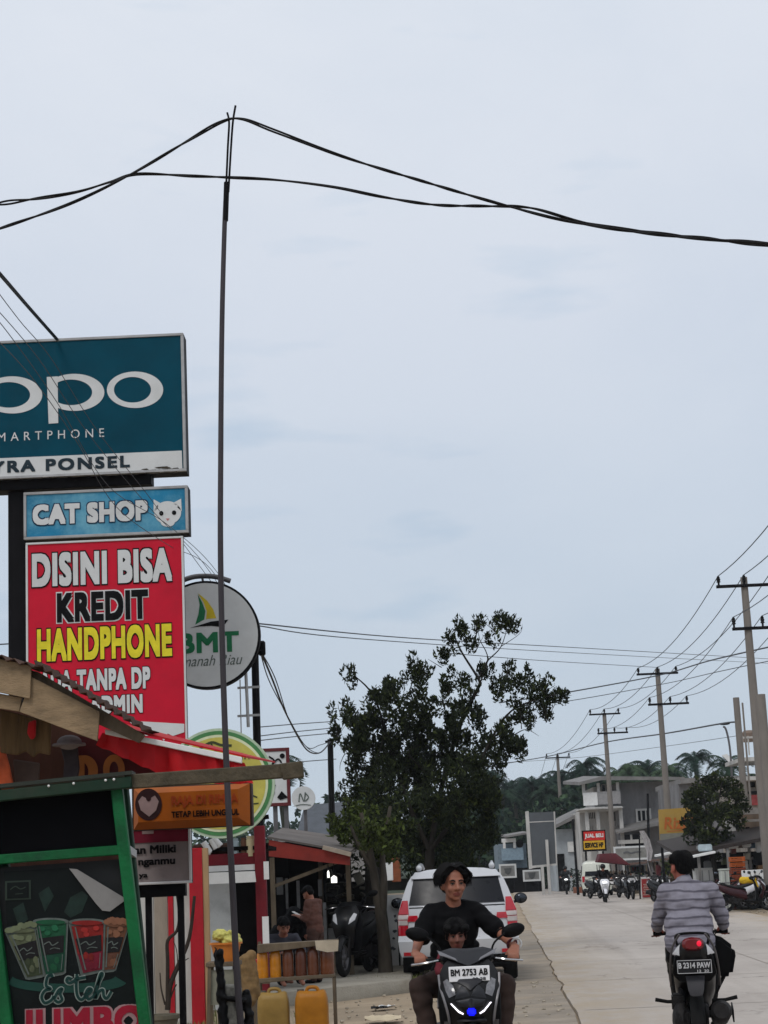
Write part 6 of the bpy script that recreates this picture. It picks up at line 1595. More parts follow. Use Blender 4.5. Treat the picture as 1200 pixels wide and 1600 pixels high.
# tree on the right
YRT = 62.0
t = thing('roadside_tree', 'small spreading tree in front of the right hand shops', 'tree', base(1122, 1400, YRT))
d = MB(); limb(d, [base(1122, 1400, YRT), at(1119, 1370, YRT), at(1112, 1330, YRT), at(1108, 1270, YRT)], .11, .05, 8)
for pts in ([(1112, 1330), (1085, 1290), (1070, 1260)], [(1112, 1310), (1135, 1270), (1155, 1250)], [(1110, 1290), (1100, 1250), (1095, 1225)], [(1110, 1290), (1125, 1240), (1128, 1215)]): limb(d, [at(x, y, YRT + random.uniform(-.3, .3)) for x, y in pts], .05, .015, 6)
obj('trunk', d, m_barkd, t, True)
cl = []
for x, y, r_, n in ((1075, 1255, 20, 170), (1095, 1235, 22, 200), (1120, 1228, 22, 200), (1145, 1235, 20, 170), (1160, 1255, 14, 90), (1078, 1285, 12, 70), (1095, 1275, 26, 300), (1125, 1270, 26, 300), (1148, 1275, 18, 130), (1105, 1305, 22, 200), (1085, 1310, 16, 90), (1128, 1310, 16, 100), (1116, 1335, 12, 60)):
    c_ = at(x, y, YRT + random.uniform(-.7, .7))
    for _ in range(max(1, n // 9)):
        dv = Vector((random.gauss(0, 1), random.gauss(0, 1), random.gauss(0, 1))); dv *= r_ / 45 * (random.random() ** .4) / dv.length
        cl.append((c_ + dv, (.16, .16, .14), 22))
leaf_mesh('crown', cl, .16, [m_leaf1, m_leaf2], t, aspect=2.2, up=.2)

# ------------------------------------------------------------------ far hill with palms and broadleaf trees
hill = MB(); xs = [-200 + 10 * i for i in range(61)]; ys = [150 + 12 * j for j in range(26)]
def hz(x, y):
    f = max(0, (y - 165) / 120); return -0.06 + min(1, f) * (4.6 + 2.5 * noise.noise(Vector((x * .02, y * .02, 0))))
vs = [(x, y, hz(x, y)) for y in ys for x in xs]
hill.add(vs, [(j * 61 + i, j * 61 + i + 1, (j + 1) * 61 + i + 1, (j + 1) * 61 + i) for j in range(25) for i in range(60)])
tag(obj('hill', hill, mat('hill_scrub', (52, 62, 44), .95, var=.4, scale=.3)), 'low wooded rise beyond the end of the road', 'hill', kind='structure')
m_far = [mat('far_leaf_a', (44, 62, 48), .9, var=.3, island=.4, trans=.1, spec=.1), mat('far_leaf_b', (62, 80, 58), .9, var=.3, island=.4, trans=.1, spec=.1), mat('far_leaf_c', (36, 54, 46), .9, var=.3, island=.4, trans=.1, spec=.1)]
def broadleaf(label, loc, h, r_, seed):
    random.seed(seed); np.random.seed(seed)
    t = thing('broadleaf_tree', label, 'tree', loc, group='trees on the far rise'); d = MB(); d.tube([loc, loc + Vector((.2, 0, h * .5)), loc + Vector((0, 0, h * .8))], [.28, .2, .06], 7); obj('trunk', d, m_barkd, t, True)
    cl = []
    for _ in range(26):
        dv = Vector((random.gauss(0, 1), random.gauss(0, 1), random.gauss(0, .8))); dv *= random.random() ** .4 / dv.length
        cl.append((loc + Vector((dv.x * r_, dv.y * r_, h * .62 + dv.z * h * .36)), (r_ * .32, r_ * .32, r_ * .24), 44))
    leaf_mesh('crown', cl, .55, m_far, t, aspect=1.6, up=.1); return t
def palm(label, loc, h, seed, fr=2.6, group='palms on the far rise'):
    random.seed(seed); t = thing('palm_tree', label, 'palm', loc, group=group)
    d = MB(); lean = random.uniform(-.5, .5); P = spline([loc, loc + Vector((lean * .4, 0, h * .5)), loc + Vector((lean, 0, h))], 5); d.tube(P, [.20 - .07 * i / 10 for i in range(11)], 8); obj('trunk', d, mat('palm_trunk', (52, 54, 48), .95, var=.3), t, True)
    top = P[-1]; V = []; F = []
    for k in range(20):
        a = k * 2.4 + random.uniform(-.3, .3); el_ = random.uniform(-.2, 1.25) if fr > 2.3 else random.uniform(.1, 1.5); L = fr * random.uniform(.8, 1.1); dr = Vector((math.cos(a), math.sin(a), 0)); sd_ = Vector((-math.sin(a), math.cos(a), 0)); p = top.copy(); e = el_; N_ = 12
        for i in range(N_):
            st = (dr * math.cos(e) + Vector((0, 0, math.sin(e)))) * (L / N_); p2 = p + st; e -= .17 + .05 * random.random()
            wl = .62 * math.sin(PI * (.12 + .86 * i / N_)) ** .7 * fr / 2.6
            for s in (-1, 1):
                for hh in (.0, .5):
                    b = p.lerp(p2, hh); o = len(V); tip = b + sd_ * (s * wl) + dr * (.22 * fr / 2.6) - Vector((0, 0, wl * random.uniform(.35, .75)))
                    V += [b, b + st * .5, tip]; F.append((o, o + 1, o + 2))
            o = len(V); V += [p + Vector((0, 0, .02)) + sd_ * .02, p - sd_ * .02, p2 - sd_ * .02, p2 + sd_ * .02]; F.append((o, o + 1, o + 2, o + 3)); p = p2
    d = MB(); d.add(V, F); obj('crown', d, random.choice(m_far), t, True, smooth=0); return t
def hillpt(px, Y):
    p = base(px, 1360, Y); return Vector((p.x, Y, hz(p.x, Y)))
fb = [broadleaf('rounded green tree on the far wooded rise', hillpt(790, 175), 8.5, 3.0, 1), broadleaf('broad green tree on the far wooded rise', hillpt(835, 185), 9, 3.4, 2), broadleaf('dark green tree on the far wooded rise', hillpt(880, 190), 9.5, 3.2, 3)]
spots = [(790, 142), (812, 146), (835, 144), (856, 148), (770, 140), (900, 142), (925, 146), (750, 142), (1040, 140), (1070, 142), (730, 140), (878, 140)] + [(745, 168), (765, 185), (812, 180), (855, 195), (905, 188), (930, 200), (985, 190), (1010, 200), (1045, 185), (1080, 195), (1120, 190), (1150, 200), (800, 205), (860, 175), (950, 178), (820, 165), (775, 160), (1180, 185), (725, 175), (700, 180), (555, 150), (535, 160), (510, 155), (1065, 170), (780, 200), (840, 170), (1030, 172)]
for i, (px, Y) in enumerate(spots): (lambda o_: setattr(o_, 'location', o_.location - Vector((0, 0, random.uniform(1.5, 4.0) if Y < 150 else random.uniform(-.5, 1.5)))))(dup(fb[i % 3], hillpt(px, Y), i * 1.7))
fp = [palm('slim palm with drooping fronds on the far wooded rise', hillpt(800, 162), 7.6, 14, 2.2), palm('palm with upright fronds on the far wooded rise', hillpt(985, 158), 9.0, 17, 2.35), palm('green feather palm on the far wooded rise', hillpt(862, 160), 8.5, 4), palm('taller dark palm on the far wooded rise', hillpt(925, 165), 9.6, 6)]
for i, (px, Y) in enumerate(((830, 170), (895, 165), (905, 175), (945, 170), (965, 165), (985, 170), (1000, 160), (1015, 168), (1040, 175), (800, 175), (850, 178), (875, 172), (1060, 180), (935, 180), (915, 158), (868, 150), (890, 152), (925, 148), (955, 152), (978, 150), (995, 146), (1012, 150), (1030, 155), (838, 152), (815, 158), (1052, 150), (790, 150), (770, 158))): dup(fp[(i * 3 + i // 4) % 4], hillpt(px, Y), i * 2.1)
def palm_at(label, px, py, Y, fr, seed):
    c_ = at(px, py, Y); palm(label, Vector((c_.x, Y, 0)), c_.z - .3, seed, fr, 'palms behind the right hand houses')
palm_at('dark upright palm left of the tilted white panel', 1092, 1182, 130, 2.0, 21); palm_at('dark bushy palm beside the grey lamp pole', 1126, 1192, 120, 2.1, 22)
palm('palm standing behind the white calligraphy sign', Vector((at(457, 1300, 70).x, 70, 0)), at(462, 1196, 70).z, 31, 1.5, 'palms along the street')
# distant wood that reads as one mass
np.random.seed(3); random.seed(3); md = thing('woodland', 'dense dark wood covering the rise behind the far buildings', 'woodland', (20, 215, 0)); md['kind'] = 'stuff'
cl = []
for _ in range(420):
    x = random.uniform(-25, 55); Y = random.uniform(170, 225); cl.append((Vector((x, Y, hz(x, Y) + random.uniform(.5, 6.2))), (2.0, 2.0, 1.3), 40))
leaf_mesh('foliage', cl, .7, m_far, md, aspect=1.5, up=.1)['kind'] = 'stuff'

# ------------------------------------------------------------------ power poles
m_polec = mat('pole_concrete', (124, 118, 112), .9, var=.15, scale=3, streak=.3, dirt=.3, dirtcol=(96, 92, 88))
def upole(label, px, py, Y, up, lo, group='concrete power poles along the right side'):
    tpz = at(px, py, Y); t = thing('power_pole', label, 'power pole', (tpz.x, Y, 0), group=group)
    d = MB(); d.tube([(tpz.x, Y, 0), (tpz.x, Y, tpz.z)], [.19, .115], 12); obj('shaft', d, m_polec, t, True)
    ins = []
    for arm in (up, lo):
        if not arm: continue
        x0, x1, yy, pins, hpx = arm; z = at(px, yy, Y).z; a = at(x0, yy, Y).x; b = at(x1, yy, Y).x
        d = MB(); d.box(((a + b) / 2, Y - .14, z), (b - a, .10, .10)); o = obj('cross_arm', d, m_dark, t, True, bev=.01)
        for pxp in pins:
            xq = at(pxp, yy, Y).x; d = MB(); h = hpx / (2800 / Y); d.lathe([(.035, 0), (.035, h * .3), (.075, h * .35), (.05, h * .5), (.075, h * .6), (.05, h * .75), (.06, h * .8), (.03, h), (.001, h)], (xq, Y - .14, z + .04), 'Z', 10); obj('insulator', d, m_black, o, True); ins.append(Vector((xq, Y - .14, z + .04 + h)))
    return ins
I1 = upole('nearest tall power pole at the right edge', 1162, 902, 59, (1118, 1206, 916, (1122, 1162, 1203), 15), (1143, 1232, 983, (1146, 1191, 1230), 17))
I2 = upole('second power pole with two insulator arms in front of the grey house', 1027, 1045, 86, (994, 1059, 1053, (997, 1027, 1056), 9), (1012, 1076, 1101, (1015, 1047, 1073), 10))
I3 = upole('third power pole above the white balcony', 944, 1114, 109, (920, 969, 1116, (922, 944, 966), 7), (933, 981, 1146, (935, 960, 979), 7))
I4 = upole('farthest power pole with a single short arm', 871, 1180, 146, (852, 891, 1184, (854, 871, 889), 6), None)
d = MB(); d.bar(at(872, 1207, 146) , at(896, 1208, 146), .08, .08); d.v = d.v; solo('pole_bracket', d, m_dark, at(872, 1207, 146), 'short dark bracket low on the farthest power pole', 'bracket')
P0 = [Vector((10.6 + k, 32, 11.2)) for k in (-.95, -.1, .8)] + [Vector((10.9 + k, 32, 9.6)) for k in (-.8, .2, 1.0)]
names = ['left', 'middle', 'right']
for k in range(6):
    ch = [P0[k], I1[k], I2[k], I3[k]] + ([I4[k]] if k < 3 else [])
    pts = []
    for a, b in zip(ch, ch[1:]): pts += sag(a, b, .22 + (b - a).length * .012, 14)[(0 if not pts else 1):]
    if k < 3: pts += sag(I4[k], I4[k] + Vector((2, 45, -1)), .6, 8)[1:]
    t = thing('power_line', '%s wire strung on the %s arms of the power poles' % (names[k % 3], 'upper' if k < 3 else 'lower'), 'wire', pts[0]); d = MB(); d.tube(pts, .016 if k < 3 else .014, 5); obj('conductor', d, m_cablegrey, t, True)
def wire(label, pts, r_=.012, m_=None, k=8, name='overhead_wire'):
    P = spline([at(*p) for p in pts], k); t = thing(name, label, 'wire', P[0]); d = MB(); d.tube(P, r_, 5); obj('strand', d, m_ or m_cablegrey, t, True); return t
wire('upper of the two long thin wires crossing behind the tall tree', [(400, 974, 26), (640, 997, 40), (900, 1012, 60), (1210, 1030, 90)])
wire('lower of the two long thin wires crossing behind the tall tree', [(405, 978, 26), (560, 998, 36), (860, 1018, 60), (1210, 1037, 90)], .010)
wire('faint third wire running from the tree top to the second power pole', [(690, 1020, 45), (860, 1033, 70), (1030, 1043, 86)], .012)
wire('thick bundled cable passing just under the second pole top', [(780, 1098, 70), (885, 1082, 74), (1030, 1055, 84), (1110, 1032, 72), (1215, 1008, 60)], .028)
wire('thin wire below the thick bundled cable', [(790, 1105, 70), (890, 1095, 74), (1040, 1068, 85), (1120, 1050, 72), (1215, 1030, 60)], .016)
wire('cable from the street lamp pole to the farthest pole', [(770, 1196, 120), (860, 1181, 146), (945, 1160, 110), (1040, 1146, 88), (1125, 1131, 76), (1150, 1128, 74)], .035)
wire('low thin wire in front of the palms', [(780, 1192, 120), (900, 1184, 110), (1040, 1166, 90), (1150, 1150, 74)], .012)
wire('thick black cable dropping to the top of the teal lightbox', [(-40, 385, 16), (0, 428, 17), (45, 480, 19.5), (91, 532, 22.1)], .022, m_cable)
for i, pts in enumerate(([(-30, 420, 14), (30, 500, 15.5), (80, 560, 17), (150, 670, 19), (232, 775, 21.2), (300, 868, 23.6), (404, 1010, 24.5)], [(-30, 455, 14), (60, 560, 16.4), (140, 680, 18.6), (240, 800, 21), (318, 880, 24), (405, 1012, 24.5)], [(-30, 505, 13), (50, 590, 15.8), (120, 690, 18), (180, 790, 20), (260, 850, 21.7), (330, 890, 24), (406, 1016, 24.5)], [(-30, 468, 14), (20, 530, 15.2), (90, 630, 17.4), (170, 760, 20), (262, 820, 21.6), (340, 895, 24), (407, 1018, 24.5)])):
    wire('thin wire passing in front of the teal lightbox down to the slim black pole', pts, .0042, m_cablegrey, name='service_wire')['group'] = 'thin wires in front of the teal lightbox'
for i, (o, mx) in enumerate(((0, 40), (-6, 34), (5, 30))):
    wire(['heaviest drooping cable', 'left thin drooping cable', 'right thin drooping cable'][i] + ' from the slim black pole to the black pole by the tree', [(406, 1015, 24.2), (425 + o, 1060, 28), (447 + o, 1115 + (o * 2), 33), (478, 1160 + (6 if i else 10), 38), (500, 1176 + (-12 if i == 1 else 0), 42), (517, 1158, 44)], .016 if i == 0 else .009, m_cable, name='drooping_cable')
for y0, y1, lab in ((1136, 1127, 'highest of the wires left of the tall tree'), (1150, 1137, 'second of the wires left of the tall tree'), (1157, 1145, 'third of the wires left of the tall tree'), (1196, 1186, 'lowest of the wires left of the tall tree')):
    wire(lab, [(406, y0, 40), (460, (y0 + y1) / 2, 44), (525, y1, 50)], .012)
wire('thin wire at the left edge beside the sign post', [(-20, 1008, 30), (14, 1006, 30.5), (45, 1004, 31)], .012)

# ------------------------------------------------------------------ far buildings
m_wallgrey = mat('house_grey', (126, 125, 126), .9, var=.28, scale=1.4, bump=.3, bscale=8, dirt=.85, dirtcol=(78, 76, 76), streak=.4)
m_wallwhite = mat('house_white', (190, 188, 184), .8, var=.2, scale=1.8, dirt=.8, dirtcol=(130, 128, 126), streak=.4)
m_roofz = mat('zinc_roof', (128, 126, 124), .7, .2, var=.25, scale=1.5, dirt=.5, dirtcol=(86, 74, 66))
m_win = mat('window_dark', (20, 22, 26), .25, var=.2)
YH = 116.0
sH = 2800 / YH
t = thing('grey_house', 'two storey grey house with a white balcony behind the third power pole', 'house', base(1000, 1390, YH))
X = lambda px: at(px, 1300, YH).x
Z = lambda py, px=1000: at(px, py, YH).z
d = MB()
d.box(((X(968) + X(1064)) / 2, YH + 4, Z(1222) / 2), (X(1064) - X(968), 8, Z(1222))); obj('wall', d, m_wallgrey, t, True)
d = MB(); d.box(((X(912) + X(968)) / 2, YH + 5, Z(1262) / 2), (X(968) - X(912) - .01, 6, Z(1262))); d.box(((X(938) + X(968)) / 2, YH + 5.2, (Z(1262) + Z(1224)) / 2), (X(968) - X(938) - .01, 5.6, Z(1224) - Z(1262))); obj('balcony_wall', d, m_wallwhite, t, True)
d = MB(); d.box(((X(912) + X(970)) / 2, YH + .2, Z(1262)), (X(970) - X(912), 3.6, .22)); d.box(((X(905) + X(970)) / 2, YH + .0, Z(1263) + .05), (X(970) - X(905), 3.9, .08)); obj('balcony_floor', d, m_wallwhite, t, True)
d = MB(); d.box(((X(911) + X(933)) / 2, YH - 1.5, (Z(1260) + Z(1240)) / 2 + .15), (X(933) - X(911), .12, Z(1240) - Z(1260))); obj('white_railing', d, m_white, t, True)
d = MB(); d.box(((X(934) + X(969)) / 2, YH - 1.45, (Z(1258) + Z(1238)) / 2 + .1), (X(969) - X(934), .12, Z(1238) - Z(1258))); obj('grey_railing', d, mat('rail_grey', (150, 148, 148), .8, var=.2), t, True)
for x in (913, 936, 966):
    d = MB(); d.box((X(x), YH - 1.3, (Z(1222) + Z(1240)) / 2), (.18, .18, Z(1222) - Z(1240))); obj('balcony_post', d, m_wallwhite, t, True)
for x in (915, 932, 968):
    d = MB(); d.box((X(x), YH - 1.3, Z(1264) / 2), (.22, .22, Z(1264))); obj('pillar', d, m_wallwhite, t, True)
d = MB(); d.prism([at(905, 1222, YH - 2), at(940, 1213, YH - 2), at(1070, 1214, YH - 2), at(1070, 1219, YH - 2), at(940, 1219, YH - 2), at(905, 1227, YH - 2)], (0, 11, .6)); obj('roof', d, m_roofz, t, True)
def window(t, x0, y0, x1, y1, Y, bars=0, fr=.09):
    d = MB(); wbox(d, x0, y0, x1, y1, Y - .02, .06); w_ = obj('window', d, m_win, t, True)
    a = at(x0, (y0 + y1) / 2, Y).x; b = at(x1, (y0 + y1) / 2, Y).x; tz = at((x0 + x1) / 2, y0, Y).z; bz = at((x0 + x1) / 2, y1, Y).z
    d = MB(); yy = Y - .05
    for q, s_ in (((a, yy, (tz + bz) / 2), (fr, .1, tz - bz + fr)), ((b, yy, (tz + bz) / 2), (fr, .1, tz - bz + fr)), (((a + b) / 2, yy - .003, tz), (b - a - fr, .1, fr)), (((a + b) / 2, yy - .003, bz), (b - a - fr, .1, fr))): d.box(q, s_)
    for k in range(bars): d.box((a + (b - a) * (k + 1) / (bars + 1), yy - .006, (tz + bz) / 2), (fr * .7, .08, tz - bz - fr))
    obj('window_frame', d, m_wallwhite, w_, True)
window(t, 995, 1265, 1016, 1284, YH, 2, .12); window(t, 919, 1268, 930, 1280, YH + 2, 3, .06); window(t, 951, 1268, 964, 1284, YH + 2, 1, .08); window(t, 940, 1226, 946, 1240, YH + 2.3, 0, .06)
d = MB()
for k in range(5): d.box((X(919 + k * 2.6), YH + 1.9, (Z(1284) + Z(1298)) / 2), (.06, .05, Z(1284) - Z(1298)))
obj('balusters', d, m_wallwhite, t, True)
d = MB(); d.prism([at(964, 1300, YH - 2.5), at(1064, 1276, YH - 2.5), at(1064, 1283, YH - 2.5), at(964, 1303, YH - 2.5)], (0, 2.4, .3)); obj('porch_roof', d, m_roofz, t, True)
d = MB(); wbox(d, 970, 1304, 1005, 1322, YH - .3, .2); obj('dark_opening', d, m_void, t, True)
d = MB(); wbox(d, 966, 1312, 1006, 1318, YH - 2.2, .1); wbox(d, 985, 1304, 988, 1312, YH - 2.2, .1); wbox(d, 1000, 1304, 1003, 1312, YH - 2.2, .1); obj('porch_rail', d, m_wallwhite, t, True)

t = thing('low_house', 'low pale house with a zinc roof between the billboard and the balcony house', 'house', base(890, 1390, 122))
d = MB(); wbox(d, 868, 1295, 915, 1392, 122, 6); obj('wall', d, mat('house_pale', (168, 174, 178), .85, var=.15, scale=1.2, dirt=.4), t, True)
d = MB(); d.prism([at(864, 1291, 121), at(893, 1276, 121), at(918, 1264, 121), at(918, 1268, 121), at(893, 1282, 121), at(864, 1296, 121)], (0, 8, .3)); obj('roof', d, m_roofz, t, True)
d = MB(); d.prism([at(895, 1281, 121.5), at(916, 1271, 121.5), at(916, 1296, 121.5), at(895, 1297, 121.5)], (0, .3, 0)); obj('gable', d, mat('gable_grey', (128, 130, 132), .9, var=.2), t, True)
d = MB(); wbox(d, 872, 1334, 883, 1392, 121.9, .1); obj('doorway', d, m_void, t, True)
d = MB(); wbox(d, 887, 1315, 899, 1331, 121.8, .1); obj('white_notice', d, m_white, t, True)

t = thing('stall_house', 'small blue and white roadside stall at the far end of the road', 'stall', base(805, 1390, 128))
d = MB(); wbox(d, 779, 1318, 824, 1396, 128.4, 5); obj('wall', d, mat('stall_blue', (118, 132, 142), .85, var=.25), t, True)
d = MB(); d.prism([at(790, 1306, 127.2), at(826, 1300, 127.2), at(826, 1303, 127.2), at(790, 1309, 127.2)], (0, 6, .2)); obj('roof', d, m_roofz, t, True)
d = MB(); wbox(d, 784, 1325, 818, 1344, 127.8, .3); obj('blue_panel', d, mat('panel_blue', (130, 150, 164), .7, var=.2), t, True)
d = MB(); wbox(d, 784, 1310, 806, 1316, 127.8, .4); wbox(d, 786, 1316, 790, 1326, 127.8, .1); wbox(d, 802, 1316, 806, 1326, 127.8, .1); obj('white_frame', d, m_white, t, True)
d = MB(); d.ell(at(812, 1318, 127.9), (.26, .1, .3)); wbox(d, 779, 1356, 846, 1396, 127.7, .2); obj('dark_opening', d, m_void, t, True)
for x0, y0, x1, y1, lab in ((780, 1350, 807, 1372, 'pale framed emblem board on the far blue stall'), (817, 1359, 845, 1377, 'grey framed board under the dark billboard')):
    tt, e = framed('framed_board', lab, 'board', x0, y0, x1, y1, 127.2, .08, mat('board_grey', (124, 124, 122), .8, var=.3, scale=3), .12, m_signwhite)
    d = MB(); cx, cy = (x0 + x1) / 2, (y0 + y1) / 2; ppoly(d, [(cx - 6, cy - 4), (cx + 6, cy - 5), (cx + 4, cy + 3), (cx, cy + 6), (cx - 4, cy + 3)], 127.17, .01); obj('emblem', d, mat('emblem_grey', (80, 82, 82), .8), tt, True)
    d = MB()
    for x in (x0 + 4, x1 - 4): q = at(x, y1, 127.3); d.box((q.x, 127.32, q.z / 2), (.08, .08, q.z))
    obj('post', d, m_dark, tt, True)

YBB = 111.0
t = thing('billboard', 'tall dark grey billboard seen from behind on white posts', 'billboard', base(846, 1390, YBB))
d = MB(); ppoly(d, [(824, 1270), (868, 1268), (870, 1350), (828, 1355)], YBB, .12); obj('back_panel', d, mat('billboard_grey', (84, 88, 92), .8, var=.15, scale=1.0, dirt=.3), t, True)
d = MB(); ppoly(d, [(821, 1268), (826, 1267), (832, 1357), (827, 1358)], YBB - .06, .3); ppoly(d, [(865, 1268), (867, 1268), (871, 1352), (869, 1352)], YBB - .04, .2); ppoly(d, [(828, 1353), (870, 1349), (870, 1352), (828, 1357)], YBB - .05, .2); ppoly(d, [(826, 1284), (868, 1282), (868, 1283.5), (826, 1285.5)], YBB - .03, .06); obj('frame', d, m_wallwhite, t, True)
for x, yt in ((847, 1354), (854, 1312)):
    d = MB(); q = at(x, yt, YBB - .15); d.box((q.x, YBB - .2, q.z / 2), (.17, .12, q.z)); obj('post', d, m_wallwhite, t, True)
t = thing('sign_board', 'red and yellow shop sign in front of the balcony house', 'sign', base(928, 1390, 101)); YY = 101.0
d = MB(); wbox(d, 910, 1297, 947, 1330, YY, .15); obj('housing', d, m_dark, t, True)
d = MB(); wbox(d, 912, 1299, 945, 1313, YY - .02, .03); obj('red_panel', d, mat('panel_red', (196, 40, 34), .6), t, True)
d = MB(); wbox(d, 912, 1313.5, 945, 1327, YY - .02, .03); obj('yellow_panel', d, mat('panel_yellow', (206, 160, 40), .6), t, True)
d = MB(); ptext(d, 'JUAL BELI', 914, 1311, 943, 1303, YY - .035, .04); obj('white_lettering', d, m_white, t, True, smooth=0)
d = MB(); ptext(d, 'SERVICE HP', 914, 1325, 943, 1317, YY - .035, .05); obj('lettering', d, m_black, t, True, smooth=0)
d = MB()
for x in (915, 942): q = at(x, 1330, YY + .2); d.box((q.x, YY + .2, q.z / 2), (.1, .1, q.z))
obj('post', d, m_dark, t, True)
t, e = framed('sign_board', 'wide faded grey sign under the porch of the balcony house', 'sign', 959, 1322, 1014, 1344, 97, .12, mat('faded_grey', (132, 132, 128), .8, var=.15, dirt=.4), .1, m_signwhite)
d = MB(); ribbon(d, [(974, 1333), (980, 1331), (986, 1333), (994, 1331), (1002, 1331)], 2.2, 96.98); obj('lettering', d, mat('faded_ink', (96, 98, 100), .8), t, True, smooth=0)
d = MB()
for x in (962, 1012): q = at(x, 1343, 97.1); d.box((q.x, 97.1, q.z / 2), (.09, .09, q.z))
obj('post', d, m_dark, t, True)
t = thing('dark_pole', 'thin dark leaning pole between the pale house and the red and yellow sign', 'pole', base(904, 1395, 104)); d = MB(); d.tube([base(903, 1390, 104), at(895, 1280, 104)], [.08, .06], 8); obj('shaft', d, m_black, t, True)
t = thing('dark_pole', 'thin dark pole in front of the grey house window', 'pole', base(1014, 1395, 112)); d = MB(); d.tube([base(1015, 1390, 112), at(1012, 1240, 112)], [.1, .07], 8); obj('shaft', d, m_black, t, True)

YV = 74.0
t = thing('billboard', 'yellow food billboard with curly orange letters half hidden by the right tree', 'billboard', base(1052, 1390, YV))
d = MB(); ppoly(d, [(1029, 1265), (1084, 1261), (1086, 1318), (1032, 1321)], YV, .15); obj('face_panel', d, mat('bill_yellow', (158, 128, 62), .7, var=.15, scale=1.5, dirt=.3, dirtcol=(150, 130, 80)), t, True)
d = MB(); ppoly(d, [(1031, 1303), (1086, 1300), (1086, 1319), (1032, 1321)], YV - .02, .03); obj('grey_band', d, mat('bill_grey', (112, 112, 104), .7, var=.2), t, True)
d = MB(); ptext(d, 'Rizki', 1038, 1296, 1082, 1277, YV - .03, .02, shear=.15); ribbon(d, [(1042, 1299), (1060, 1298), (1082, 1296)], 1.2, YV - .03); obj('lettering', d, mat('bill_orange', (168, 92, 40), .7), t, True, smooth=0)
d = MB()
for x in (1034, 1080): q = at(x, 1320, YV + .2); d.box((q.x, YV + .2, q.z / 2), (.1, .1, q.z))
obj('post', d, m_dark, t, True)
# cloth feather banner
t = thing('feather_banner', 'crumpled pale cloth banner hanging from a thin mast left of the yellow billboard', 'banner', base(1012, 1400, 84))
d = MB(); d.tube([base(1000, 1400, 84), at(999, 1306, 84)], .035, 6); obj('mast', d, m_dark, t, True)
pts = [(1003, 1298, 8), (1010, 1312, 10), (1015, 1330, 9), (1014, 1345, 6), (1019, 1362, 8), (1024, 1380, 9), (1026, 1392, 6)]; P = [at(x, y, 84) for x, y, _ in pts]; vs = []
for i, p in enumerate(P):
    w_ = pts[i][2] / 33 / 2
    for k in range(5): vs.append(p + Vector(((k / 2 - 1) * w_, .08 * math.sin(k * 2.2 + i), 0)))
d = MB(); d.add(vs, [(i * 5 + k, i * 5 + k + 1, i * 5 + k + 6, i * 5 + k + 5) for i in range(len(P) - 1) for k in range(4)]); obj('cloth', d, mat('banner_cloth', (176, 172, 172), .9, var=.2), t, True)

# ------------------------------------------------------------------ right hand shop row (about 60 m)
YG = 62.5
t = thing('market_shop', 'open market shop with a long dark tin roof at the right edge', 'shop', base(1150, 1410, YG))
d = MB(); d.prism([at(1060, 1334, YG - 1.5), at(1205, 1306, YG - 1.5), at(1290, 1290, YG - 1.5), at(1290, 1295, YG - 1.5), at(1205, 1312, YG - 1.5), at(1060, 1339, YG - 1.5)], (0, 5, .5)); obj('roof', d, mat('tin_dark', (54, 48, 46), .8, var=.3, dirt=.4), t, True)
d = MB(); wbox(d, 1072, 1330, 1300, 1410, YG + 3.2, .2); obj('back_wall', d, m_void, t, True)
d = MB()
wbox(d, 1150, 1262, 1300, 1322, YG + 2.0, .2, 0); wbox(d, 1166, 1292, 1172, 1312, YG + 1.95, .1, 1); wbox(d, 1136, 1270, 1150, 1322, YG + 2.0, .2, 2)
obj('upper_wall', d, [mat('boards_tan', (108, 92, 78), .9, var=.4, scale=3, streak=.15), m_void, mat('clutter_white', (166, 164, 160), .8, var=.5, scale=4)], t, True)
d = MB(); wbox(d, 1150, 1262, 1197, 1272, YG + 1.2, .3); wbox(d, 1150, 1280, 1197, 1284, YG + 1.3, .2); obj('ledge', d, mat('ledge_grey', (140, 134, 128), .9, var=.2), t, True)
for x, yy in ((1196, YG - 1.4), (1136, YG - 1.4), (1090, YG - 1.2), (1170, YG + 1)):
    q = at(x, 1322, yy); d = MB(); d.box((q.x, yy, q.z / 2), (.09, .09, q.z)); obj('post', d, mat('post_grey', (128, 126, 124), .8, var=.2), t, True)
d = MB(); wbox(d, 1192, 1262, 1196, 1360, YG - 1.6, .08); obj('white_pipe', d, m_white, t, True)
d = MB(); d.prism([at(1025, 1336, 82.5), at(1076, 1326, 82.5), at(1076, 1329, 82.5), at(1025, 1339, 82.5)], (0, .5, .02)); d.prism([at(1080, 1338, YG - 2.2), at(1118, 1330, YG - 2.2), at(1118, 1333, YG - 2.2), at(1080, 1341, YG - 2.2)], (0, .5, .02)); obj('white_awning', d, m_white, t, True)
